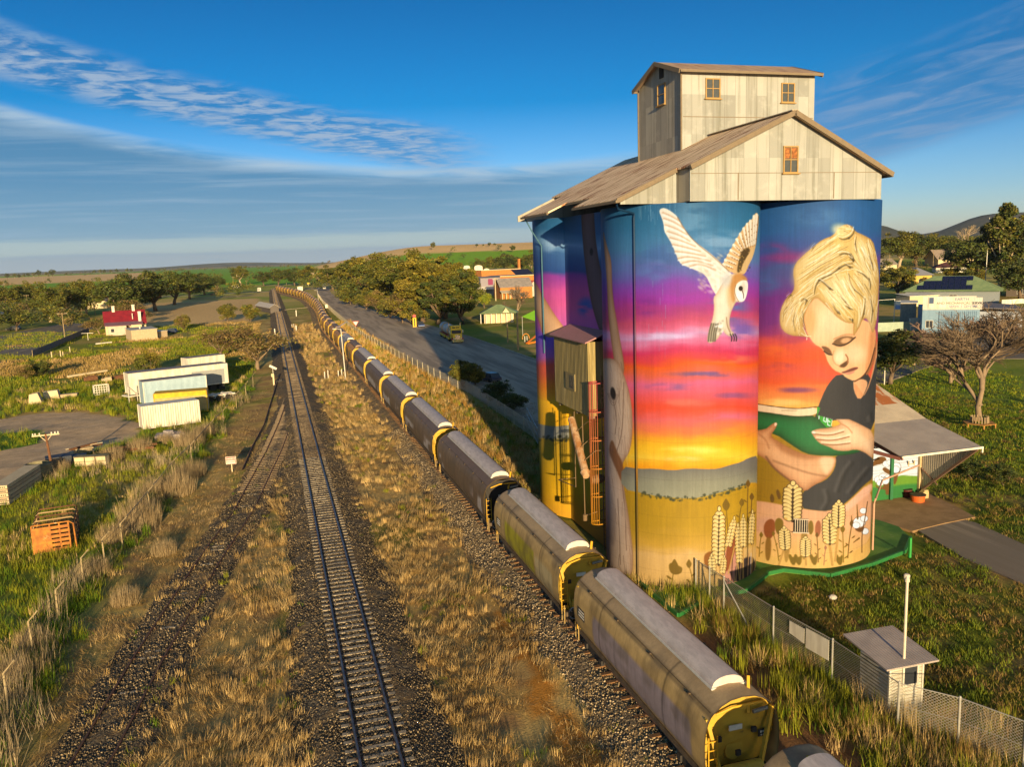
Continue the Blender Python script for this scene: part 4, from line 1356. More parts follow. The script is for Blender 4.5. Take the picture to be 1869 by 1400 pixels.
 mb.prism(*slope(18.9, zl(18.9), 17.62, zl(17.62), 40.2, 46.6))
 mb.prism(*slope(18.9, zl(18.9), 17.62, zl(17.62), 51.2, 57.0))
 mb.prism(*slope(33.35, zr(33.35), RX, RZ, 38.65, 60.3))
 rf = mb.build('roof', roof_m, S)
 mb = MB()
 mb.beam((21.0, 38.6, zl(21.0) - .08), (RX, 38.6, RZ - .08), .07, .26)
 mb.beam((33.4, 38.6, zr(33.4) - .08), (RX, 38.6, RZ - .08), .07, .26)
 mb.beam((17.6, 40.15, zl(17.6) - .08), (21.0, 40.15, zl(21.0) - .08), .07, .24)
 mb.beam((17.55, 40.1, zl(17.6) - .12), (17.55, 46.6, zl(17.6) - .12), .12, .14)
 mb.beam((18.85, 46.6, zl(18.85) - .12), (18.85, 51.2, zl(18.85) - .12), .12, .14)
 mb.beam((17.55, 51.2, zl(17.6) - .12), (17.55, 57.0, zl(17.6) - .12), .12, .14)
 mb.beam((33.4, 38.65, zr(33.4) - .12), (33.4, 60.2, zr(33.4) - .12), .12, .16)
 mb.build('barge_board', edge_m, rf)
 mb = MB()
 mb.beam((RX, 38.6, RZ + .03), (RX, 47.3, RZ + .03), .45, .04)
 mb.build('ridge_cap', plain('ridge_iron', (0.42, 0.34, 0.25)), rf)

 def window(parent, pos, w, h, ax, cols=2, rows=2, rusty=False):
  """four-pane steel window on a wall; ax 'Y' faces the viewer, 'X' faces the track"""
  M = Matrix.Translation(pos) @ (Matrix.Rotation(0, 4, 'Z') if ax == 'Y' else Matrix.Rotation(-math.pi / 2, 4, 'Z'))
  mb = MB()
  f = .07
  for sx in (-1, 1):
   mb.box((sx * (w / 2), 0, 0), (f, .1, h + f), M=M)
  for k in range(rows + 1):
   mb.box((0, 0, -h / 2 + h * k / rows), (w - f, .09, f if k in (0, rows) else .045), M=M)
  for k in range(1, cols):
   mb.box((-w / 2 + w * k / cols, 0, 0), (.045, .085, h - f), M=M)
  mb.box((0, -.06, -h / 2 - .06), (w + .22, .16, .06), M=M)
  fr = mb.build('window', plain('window_frame', (0.33, 0.20, 0.07)), parent)
  mb = MB().box((0, .01, 0), (w - .05, .03, h - .05), M=M)
  mb.build('pane', glassd, fr)
  if rusty:
   for k in range(cols):
    mb = MB().box((-w / 2 + w * (k + .5) / cols, -.02, h * .25), (w / cols * .75, .02, h * .4), M=M)
    mb.build('rusted_pane', plain('rust_pane', (0.34, 0.12, 0.03), var=.4), fr)
  return fr
 window(hw, atY(1443, 291, 39.02), .85, 1.35, 'Y', 2, 2, True)
 # ---- elevator tower across the ridge
 TX0, TX1, TY0 = 25.15, 34.65, 47.4
 TY1 = atX(1167, 230, TX0).y
 ez = atY(1243, 127, TY0).z
 tz = atX(1207, 111, TX0).z - .1
 mid = (TY0 + TY1) / 2
 mb = MB()
 mb.bb(TX0, TX1, TY0, TY0 + .1, 21.5, ez)
 tw = mb.build('tower_wall', iron, S)
 MB().bb(TX0, TX1, TY1 - .1, TY1, 21.5, ez).build('tower_wall', iron, S)
 mb = MB()
 mb.prism([(TX0, TY0 + .1, 21.5), (TX0, TY1 - .1, 21.5), (TX0, TY1 - .1, ez - .05), (TX0, mid, tz), (TX0, TY0 + .1, ez - .05)], (0, 0, 0), (.1, 0, 0))
 tg = mb.build('tower_gable', ironY, S)
 mb = MB()
 mb.prism([(TX1 - .1, TY0 + .1, 21.5), (TX1 - .1, TY1 - .1, 21.5), (TX1 - .1, TY1 - .1, ez - .05), (TX1 - .1, mid, tz), (TX1 - .1, TY0 + .1, ez - .05)], (0, 0, 0), (.1, 0, 0))
 mb.build('tower_gable', ironY, S)
 mb = MB()
 ov = .38
 sl = (tz - ez) / (mid - TY0)
 for sy, ye in ((-1, TY0 - ov), (1, TY1 + ov)):
  zE = ez - sl * ov + .06
  mb.prism([(TX0 - .3, mid, tz + .1), (TX0 - .3, ye, zE + .04), (TX0 - .3, ye, zE - .06), (TX0 - .3, mid, tz)], (0, 0, 0), (TX1 - TX0 + .6, 0, 0))
 tr = mb.build('tower_roof', mat('tower_roof_iron', (0.36, 0.26, 0.19), (0.25, 0.17, 0.13), 1.0, rough=.75, stretch=(2, .4, .4), c3=(.2, .1, .06), s3=.9, corr=(0, .16, .012)), S)
 mb = MB()
 for sy, ye in ((-1, TY0 - ov), (1, TY1 + ov)):
  zE = ez - sl * ov
  mb.beam((TX0 - .34, mid, tz), (TX0 - .34, ye, zE), .06, .26)
  mb.beam((TX1 + .34, mid, tz), (TX1 + .34, ye, zE), .06, .26)
  mb.beam((TX0 - .3, ye - .05, zE), (TX1 + .3, ye - .05, zE), .12, .14)
 mb.build('tower_gutter', edge_m, tr)
 for q in ((TX0 - .06, TY0 - .06), (TX0 - .06, TY1 + .02)):
  MB().tube([(q[0], q[1], ez - .2), (q[0], q[1], 25.0)], .06, 6).build('tower_downpipe', edge_m, tw)
 MB().bb(TX0 + .1, TX1 - .1, TY0 - .02, TY0 - .005, 27.1, 27.14).build('sheet_lap', edge_m, tw)
 window(tw, atY(1301, 161, TY0 - .03), .95, 1.15, 'Y')
 window(tw, atY(1438, 169, TY0 - .03), .9, 1.15, 'Y')
 q = atX(1207, 172, TX0 - .03)
 window(tg, q, 1.0, 1.25, 'X', 1, 2)
 q = atX(1207, 131, TX0 - .03)
 MB().box((q.x, q.y, q.z), (.05, .55, .75)).build('vent', dark, tg)

 # ---- loading side: hanging shed, chute, caged ladder, pipes
 timber = mat('weathered_timber', (0.29, 0.22, 0.085), (0.19, 0.145, 0.06), 1.0, rough=.85, stretch=(6, 6, .3), c3=(.42, .33, .17), s3=1.4, corr=(1, .24, .02))
 sx, sy0, sy1, sz0, sz1 = 18.3, 46.55, 52.75, 9.0, 13.62
 mb = MB()
 mb.bb(sx, 19.58, sy0, sy1, sz0, sz1)
 sh = mb.build('hanging_shed', timber, S)
 mb = MB()
 mb.prism([(sx - .25, sy0 - .25, sz1 + .02), (19.6, sy0 - .25, sz1 + .62), (19.6, sy0 - .25, sz1 + .54), (sx - .25, sy0 - .25, sz1 - .06)], (0, 0, 0), (0, sy1 - sy0 + .5, 0))
 mb.build('shed_roof', plain('shed_roof_pink', (0.34, 0.17, 0.17), .7), sh)
 q = atX(1041, 696, sx - .02)
 mb = MB().box(q, (.06, 1.7, 1.1))
 mb.build('shed_window', plain('shed_window_frame', (0.24, 0.18, 0.08)), sh)
 MB().box((q.x - .03, q.y - .3, q.z), (.03, .75, .85)).build('pane', glassd, sh)
 for yb in (sy0 + .4, sy0 + 2.4, sy1 - .5):
  MB().bb(sx + .1, 19.6, yb - .1, yb + .1, sz0 - .22, sz0 - .01).build('shed_joist', edge_m, sh)
 a, b = atX(1043, 765, 18.0), atX(1068, 862, 17.4)
 mb = MB().tube([a, b], .24, 12).tube([b, b + (b - a).normalized() * .35], [.3, .2], 12)
 mb.build('loading_chute', mat('chute_rust', (0.30, 0.13, 0.04), (0.44, 0.29, 0.17), 2.0, rough=.7, c3=(.22, .09, .03), s3=3), S)
 mb = MB()
 for u in (.25, .55, .8):
  c0 = a.lerp(b, u)
  mb.tube([c0 + Vector((0, -.35, .1)), c0 + Vector((.8, -.2, .6)), (19.5, c0.y, c0.z + .5)], .025, 5)
 mb.tube([(18.0, 46.9, 9.0), (18.0, 46.8, 2.6)], .035, 6).tube([(18.1, 48.6, 9.0), (18.1, 48.6, 4.0)], .03, 6)
 mb.tube([(18.0, 46.8, 2.6), (19.5, 46.8, 2.9)], .035, 6).lathe([(.14, -.2), (.14, .2)], (18.0, 46.8, 2.5), 10)
 mb.tube([(18.1, 48.6, 4.0), (18.1, 52.0, 3.6), (19.4, 52.0, 3.6)], .03, 6)
 mb.lathe([(.26, -.45), (.3, -.3), (.3, .25), (.18, .45)], (18.75, 46.5, 5.0), 12, axis='X')
 mb.build('spout_gear', plain('gear_brown', (0.16, 0.10, 0.05), .7), S)
 cage = MB()
 cx, cy = 18.45, 45.95
 zt, zb = 11.2, 2.35
 for k in range(9):
  th = math.pi * (.0 + k / 8)
  cage.tube([(cx + .02 - .36 * math.sin(th), cy - .36 * math.cos(th), zt), (cx + .02 - .36 * math.sin(th), cy - .36 * math.cos(th), zb)], .02, 5)
 for k in range(6):
  z = zt - (zt - zb) * k / 5
  cage.tube([(cx + .02 - .38 * math.sin(math.pi * j / 10), cy - .38 * math.cos(math.pi * j / 10), z) for j in range(11)], .035, 5)
  cage.beam((cx, cy - .38, z), (19.1, cy - .38, z), .06).beam((cx, cy + .38, z), (19.4, cy + .38, z), .06)
 V = [v for v in cage.v]
 cage_o = cage.build('ladder_cage', mat_vcol('cage_paint', .6), S)
 at = cage_o.data.color_attributes.new('Col', 'FLOAT_COLOR', 'POINT')
 for i, v in enumerate(V):
  u = np.interp(v[2], [2, 6.2, 8.3, 11.4], [0, .25, .6, 1])
  c0 = np.array(lin(250, 176, 40)) * (1 - u) + np.array(lin(236, 96, 110)) * u
  at.data[i].color = (*(c0 * .36), 1)
 lad = MB()
 for sd in (-.2, .2):
  lad.beam((19.0, cy + sd, .4), (19.0, cy + sd, zt + .4), .05)
 for k in range(36):
  lad.beam((19.0, cy - .2, .6 + k * .3), (19.0, cy + .2, .6 + k * .3), .03)
 lad.build('ladder', plain('ladder_brown', (0.17, 0.10, 0.06)), S)
 # downpipes, painted over with the mural colours

 def hit(px, py, cx_, cy_):
  d = ray(px, py)
  A_ = d[0] ** 2 + d[1] ** 2
  B_ = -(d[0] * cx_ + d[1] * cy_)
  C_ = cx_ ** 2 + cy_ ** 2 - (SR + .07) ** 2
  t = (-B_ - math.sqrt(max(B_ * B_ - A_ * C_, 0))) / A_
  return Vector(_C + t * d)
 top = hit(1157, 398, BX, FY)
 mb = MB()
 pts = [Vector((17.75, 40.6, zl(17.6) - .2)), Vector((17.95, 40.9, zl(17.6) - .45)), top + Vector((0, 0, .25)), top]
 pts += [Vector((top.x, top.y, z)) for z in np.linspace(top.z - .3, .5, 60)]
 mb.tube(pts, .06, 8)
 pv = np.array(mb.v)
 o = mb.build('downpipe', mat_vcol('pipe_paint', .55), S)
 x, y = proj(pv)
 pp = Paint(x, y)
 pp.grad([(q[0], tuple(u * .62 for u in q[1])) for q in SKY_B], 0, 3)
 at = o.data.color_attributes.new('Col', 'FLOAT_COLOR', 'POINT')
 al = to_albedo(pp.c)
 for i in range(len(pv)):
  at.data[i].color = (*al[i], 1)
 tq = hit(1594, 850, AX, FY)
 mb = MB().tube([(41.5, 44.5, 3.95), (37.2, 43.0, 3.75), (tq.x + .25, tq.y, 3.6), (tq.x + .15, tq.y, 3.3), (tq.x + .15, tq.y, .4)], .06, 8)
 mb.build('downpipe', plain('pipe_pink', (0.42, 0.25, 0.17)), S)
 e0 = Vector((17.6, 56.2, zl(17.6) - .2))
 MB().tube([e0, (18.0, 55.9, 20.6), (18.55, 55.6, 19.6), (18.55, 55.6, 12)], .05, 6).build('downpipe', plain('pipe_blue', (0.05, 0.13, 0.19)), S)
 # barred vent at the foot of the right-hand cylinder
 q = hit(1462, 960, AX, FY)
 ang = math.atan2(q.x - AX, FY - q.y)
 M = Matrix.Translation(q) @ Matrix.Rotation(ang, 4, 'Z')
 mb = MB().box((0, .06, 0), (.78, .1, .78), M=M)
 gv = mb.build('vent_opening', dark, S)
 mb = MB()
 for k in range(6):
  mb.box((-.32 + k * .128, -.02, 0), (.035, .05, .74), M=M)
 mb.box((0, -.02, -.41), (.9, .1, .06), M=M).box((0, -.02, .4), (.84, .06, .05), M=M)
 mb.build('vent_bars', plain('bar_grey', (0.40, 0.34, 0.28)), gv)
 # green painted apron with a raised lip
 ap = gp([(1100, 985), (1150, 1052), (1195, 1092), (1238, 1127), (1262, 1114), (1310, 1092), (1362, 1082), (1386, 1064), (1402, 1050), (1430, 1044), (1515, 1054), (1590, 1034), (1652, 1010), (1662, 985), (1640, 965), (1610, 955)])
 ap += [Vector((37.5, 50, 0)), Vector((22, 50, 0))]
 grn = mat('apron_green', (0.10, 0.20, 0.03), (0.04, 0.13, 0.02), .55, rough=.8, c3=(.28, .25, .16), s3=.5, l3=(.60, .72), detail=6)
 MB().prism([(v.x, v.y, .14) for v in ap], (0, 0, 0), (0, 0, -.4)).build('apron', grn, S)
 mb = MB()
 for u, v in zip(ap[1:13], ap[2:14]):
  mb.beam((u.x, u.y, .13), (v.x, v.y, .13), .16, .22)
 mb.build('apron_lip', plain('lip_green', (0.02, 0.14, 0.035)), S)
 c = G(1660, 1018)
 MB().beam((c.x, c.y, 0), (c.x, c.y, 1.25), .14).build('apron_post', plain('post_green', (0.03, 0.26, 0.05)), S)

build_silo()

# ------------------------------------------------------------------ railway tracks
steel_b = mat('rail_steel', (0.14, 0.15, 0.175), (0.09, 0.085, 0.085), 2.0, rough=0.38, metal=0.6)
steel_r = mat('rail_rusty', (0.13, 0.065, 0.04), (0.08, 0.045, 0.035), 3.0, rough=0.8)
slp_conc = mat('sleeper_concrete', (0.38, 0.31, 0.22), (0.24, 0.19, 0.13), 2.5, rough=0.9, c3=(.13, .10, .07), s3=4)
slp_wood = mat('sleeper_timber', (0.24, 0.175, 0.11), (0.13, 0.09, 0.055), 3.0, rough=0.9, c3=(.34, .27, .18), s3=3)

def resample(line, step):
 pts = [Vector((p[0], p[1], 0)) for p in line]
 out, acc = [], 0.0
 for a, b in zip(pts[:-1], pts[1:]):
  L = (b - a).length
  d = (b - a) / L
  while acc <= L:
   out.append((a + d * acc, d))
   acc += step
  acc -= L
 return out

def offset_line(line, off, step=2.0):
 return [p + Vector((d.y, -d.x, 0)) * off for p, d in resample(line, step)]

def rail_mesh(line, off, z, m, parent, step=2.0):
 q = offset_line(line, off, step)
 prof = [(-.075, -.16), (.075, -.16), (.075, -.145), (.02, -.12), (.016, -.04), (.042, -.028), (.042, 0), (-.042, 0), (-.042, -.028), (-.016, -.04), (-.02, -.12), (-.075, -.145)]
 P = np.array([[v.x, v.y] for v in q])
 T = np.gradient(P, axis=0)
 T /= np.linalg.norm(T, axis=1)[:, None]
 N = np.stack([T[:, 1], -T[:, 0]], 1)
 k = len(prof)
 V = np.stack([np.stack([P[:, 0] + N[:, 0] * a, P[:, 1] + N[:, 1] * a, np.full(len(P), z + b)], 1) for a, b in prof], 1)
 n = len(P)
 idx = np.arange(n * k).reshape(n, k)
 nx = np.roll(idx, -1, 1)
 F = np.stack([idx[:-1], nx[:-1], nx[1:], idx[1:]], -1).reshape(-1, 4)
 return link('rail', np_mesh('rail', V.reshape(-1, 3), F[:, ::-1], None, m), parent)

def sleeper_mesh(name, L, w, h, m):
 mb = MB()
 x, y = L / 2, w / 2
 b = .02
 vs = [(-x, -y, -h), (x, -y, -h), (x, y, -h), (-x, y, -h), (-x + b, -y + b, 0), (x - b, -y + b, 0), (x - b, y - b, 0), (-x + b, y - b, 0)]
 mb.add(vs, [(0, 3, 2, 1), (4, 5, 6, 7), (0, 1, 5, 4), (1, 2, 6, 5), (2, 3, 7, 6), (3, 0, 4, 7)])
 for s in (-1, 1):
  for k in (-1, 1):
   mb.box((s * .7525 + k * .11, 0, .012), (.07, w * .6, .035), 0, 1)
 o = mb.build(name, [m, steel_r])
 me = o.data
 bpy.data.objects.remove(o)
 return me

def lay_sleepers(root, spots, me, z, n_ind, jit=0.0):
 for i, (p, d) in enumerate(spots[:n_ind]):
  o = link('sleeper', me, root, (p.x + rnd.uniform(-jit, jit), p.y, z + rnd.uniform(-jit, jit) * .2), math.atan2(d.y, d.x) - math.pi / 2 + rnd.uniform(-jit, jit) * .3)
 rest = spots[n_ind:]
 if rest:
  base = np.empty(len(me.vertices) * 3)
  me.vertices.foreach_get('co', base)
  base = base.reshape(-1, 3)[:8]
  V, F = [], []
  quads = np.array([(0, 3, 2, 1), (4, 5, 6, 7), (0, 1, 5, 4), (1, 2, 6, 5), (2, 3, 7, 6), (3, 0, 4, 7)])
  for i, (p, d) in enumerate(rest):
   V.append(base + np.array([p.x, p.y, z]))
   F.append(quads + 8 * i)
  o = link('sleepers', np_mesh('sleepers', np.vstack(V), np.vstack(F), None, me.materials[0]), root)
  tag(o, kind='stuff')

sm_conc = sleeper_mesh('sleeper_concrete', 2.5, .25, .2, slp_conc)
sm_short = sleeper_mesh('sleeper_exposed', .8, .22, .2, slp_conc)
sm_wood = sleeper_mesh('sleeper_timber', 2.6, .24, .2, slp_wood)
main_line = [(2.65, y) for y in np.arange(18, 640, 4.0)]
t1 = thing('railway_track', 'main railway track on dark ballast with pale concrete sleepers and clean blue steel rails', 'railway track', group='railway tracks')
for s in (-.7525, .7525):
 rail_mesh(main_line, s, 0.56, steel_b, t1)
sp = [q for q in resample(main_line, 0.62) if q[0].y > 24]
lay_sleepers(t1, sp[:90], sm_conc, 0.405, 66)
lay_sleepers(t1, sp[90:], sm_wood, 0.405, 30, .03)
tl = [(float(train_x(y)), y) for y in np.arange(6, 640, 3.0)]
t2 = thing('railway_track', 'rusty railway track with orange timber sleepers under the grain train', 'railway track', group='railway tracks')
for s in (-.7525, .7525):
 rail_mesh(tl, s, 0.55, steel_r, t2)
sp = [q for q in resample(tl, 0.72) if q[0].y > 10]
slp_or = mat('sleeper_orange', (0.23, 0.115, 0.045), (0.12, 0.065, 0.035), 3.0, rough=.9)
lay_sleepers(t2, sp, sleeper_mesh('sleeper_stained', 2.7, .25, .2, slp_or), 0.39, 60, .04)
t3 = thing('railway_track', 'disused siding track half buried in weeds, curving away left from the main line', 'railway track', group='railway tracks')
for s in (-.7525, .7525):
 rail_mesh(SID, s, 0.285, steel_r, t3, 1.2)
sp = resample(SID, 0.66)
lay_sleepers(t3, [q for q in sp if q[0].y > 70], sm_wood, 0.235, 80, .05)
lay_sleepers(t3, [q for i, q in enumerate(sp) if q[0].y <= 70 and rnd.random() < .20], sm_short, 0.225, 60, .05)
rl = gp([(443, 856), (462, 812), (482, 775), (494, 735), (505, 700), (516, 672), (519, 640)], .2)
o = rail_mesh([(v.x, v.y) for v in rl], 0, .26, steel_r, None, 1.0)
o.name = 'loose_rail'
tag(o, 'single rusty rail lying left of the points beside the siding', 'rail')

# ------------------------------------------------------------------ grain wagons
WP = [(1.10, 1.08), (1.28, 1.30), (1.38, 1.62), (1.43, 2.05), (1.43, 2.50), (1.39, 2.92), (1.30, 3.25), (1.20, 3.46), (1.12, 3.55), (.80, 3.80), (.45, 3.95), (.0, 4.0)]
wag_m = mat_vcol('wagon_paint', .55, var=.25, vscale=2.2, spec=.35, streak=.36, bump=.004, bscale=8)

def wagon_body(L, paint):
 prof = [(-x, z) for x, z in WP[:-1]] + [(0, 4.0)] + [(x, z) for x, z in reversed(WP[:-1])]
 # finer profile
 P = np.array(prof)
 s = np.concatenate([[0], np.cumsum(np.hypot(*np.diff(P, axis=0).T))])
 ss_ = np.unique(np.concatenate([s, np.linspace(0, s[-1], 46)]))
 P = np.stack([np.interp(ss_, s, P[:, 0]), np.interp(ss_, s, P[:, 1])], 1)
 n = int(L / .11)
 ys_ = np.linspace(-L / 2, L / 2, n)
 k = len(P)
 V = np.stack([np.tile(P[:, 0], (n, 1)), np.tile(ys_[:, None], (1, k)), np.tile(P[:, 1], (n, 1))], -1).reshape(-1, 3)
 idx = np.arange(n * k).reshape(n, k)
 F = np.stack([idx[:-1, :-1], idx[1:, :-1], idx[1:, 1:], idx[:-1, 1:]], -1).reshape(-1, 4)
 me = np_mesh('body', V, F, paint(V, L), wag_m, smooth=True)
 return me

def wear(V, c, seed, amt=.35):
 st = vn(V[:, 1], V[:, 2] * .12 + V[:, 0] * .02, .35, seed, 3)
 c = c * (1 - amt * smooth(.45, .8, st) * smooth(4.0, 3.0, V[:, 2]))[:, None]
 d = smooth(1.7, 1.1, V[:, 2])[:, None]
 gr = smooth(.5, .72, vn(V[:, 1] + V[:, 0], V[:, 2] * 1.3, 1.1, seed + 70, 4))[:, None] * .45
 c = c * (1 - gr) + np.array([[.11, .08, .05]]) * gr
 return c * (1 - .45 * d) + np.array([[.10, .07, .04]]) * .45 * d

def panel(V, y0, y1, z0, z1, rr=.25, soft=.04):
 cy, cz, hy, hz = (y0 + y1) / 2, (z0 + z1) / 2, (y1 - y0) / 2, (z1 - z0) / 2
 dx = np.maximum(abs(V[:, 1] - cy) - hy + rr, 0)
 dz = np.maximum(abs(V[:, 2] - cz) - hz + rr, 0)
 d = np.hypot(dx, dz) - rr
 return 1 - smooth(-soft, soft, d)

def P_olive(patch, seed, base=(0.45, 0.295, 0.115)):
 def f(V, L):
  c = np.tile(np.array([base]), (len(V), 1))
  n = vn(V[:, 1], V[:, 2] * 2 + V[:, 0], 1.2, seed, 4)
  c = c * (.75 + .5 * n[:, None])
  roof = smooth(3.50, 3.58, V[:, 2])[:, None]
  c = c * (1 - roof) + np.array([[.38, .26, .13]]) * roof * (.8 + .4 * n[:, None])
  left = (V[:, 0] < 0)
  for (y0, y1, z0, z1, col) in patch:
   a = panel(V, y0 * L, y1 * L, z0, z1) * left
   c = c * (1 - a[:, None]) + np.array([col]) * a[:, None]
  seam = np.abs(((V[:, 1] / L + .5) * 4) % 1 - .5) > .485
  c[seam & (V[:, 2] > 1.3)] *= .45
  for zz in (3.46, 3.52):
   c[np.abs(V[:, 2] - zz) < .03] *= .5
  return wear(V, c, seed)
 return f

def P_dark(seed, tint=(0.155, 0.098, 0.058)):
 def f(V, L):
  n = vn(V[:, 1], V[:, 2] * 2, 1.6, seed, 4)
  c = np.array([tint]) * (.8 + .4 * n[:, None])
  left = V[:, 0] < 0
  g = vn(V[:, 1], V[:, 2] * 1.5, 2.4, seed + 30, 2)
  a = (smooth(.45, .52, g) * smooth(2.6, 2.4, V[:, 2]) * smooth(1.35, 1.5, V[:, 2]) * left * (np.abs(V[:, 1]) < L * .44))[:, None]
  c = c * (1 - a) + np.array([[.46, .39, .35]]) * a
  b = (panel(V, -.30 * L, -.24 * L, 1.9, 2.7, .05) * left)[:, None]
  c = c * (1 - b) + np.array([[.26, .19, .16]]) * b
  e = smooth(L / 2 - .24, L / 2 - .16, np.abs(V[:, 1]))[:, None]
  c = c * (1 - e) + np.array([[.40, .21, .03]]) * e
  return wear(V, c, seed, .25)
 return f

def P_orange(seed):
 def f(V, L):
  n = vn(V[:, 1], V[:, 2] * 2, 1.0, seed, 4)
  c = np.array([[.66, .29, .025]]) * (.6 + .7 * n[:, None])
  left = V[:, 0] < 0
  g = vn(V[:, 1], V[:, 2] * .8, 1.8, seed + 3, 2)
  for lo, col in ((.50, (.12, .15, .05)), (.62, (.55, .42, .05)), (.70, (.10, .13, .16))):
   a = (smooth(lo, lo + .04, g) * left * smooth(3.0, 2.8, V[:, 2]))[:, None]
   c = c * (1 - a) + np.array([col]) * a
  roof = smooth(3.50, 3.58, V[:, 2])[:, None]
  c = c * (1 - roof) + np.array([[.50, .23, .04]]) * roof
  return wear(V, c, seed, .4)
 return f

blackp = plain('under_black', (0.035, 0.03, 0.028), .8)
brownf = mat('frame_brown', (0.12, 0.08, 0.045), (0.07, 0.05, 0.035), 2.5, rough=.8)
wheel_m = mat('wheel_steel', (0.14, 0.09, 0.06), (0.08, 0.055, 0.04), 3, rough=.6, metal=.3)
lid_w = mat('lid_pale', (0.58, 0.49, 0.45), (0.46, 0.39, 0.36), 1.2, rough=.6, stretch=(4, 1, 1), c3=(.34, .30, .28), s3=5, l3=(.55, .75))
lid_d = mat('lid_dark', (0.15, 0.11, 0.10), (0.24, 0.16, 0.11), 1.5, rough=.7)
yel_end = mat('end_yellow', (0.52, 0.33, 0.04), (0.42, 0.26, 0.035), 2.0, rough=.55, c3=(.15, .10, .04), s3=2.5, l3=(.58, .75))
arm_y = plain('arm_yellow', (0.60, 0.33, 0.02), .55)
white_p = plain('white_paint', (0.62, 0.58, 0.52), .6)
arm_red = plain('end_red', (0.40, 0.03, 0.03), .6)

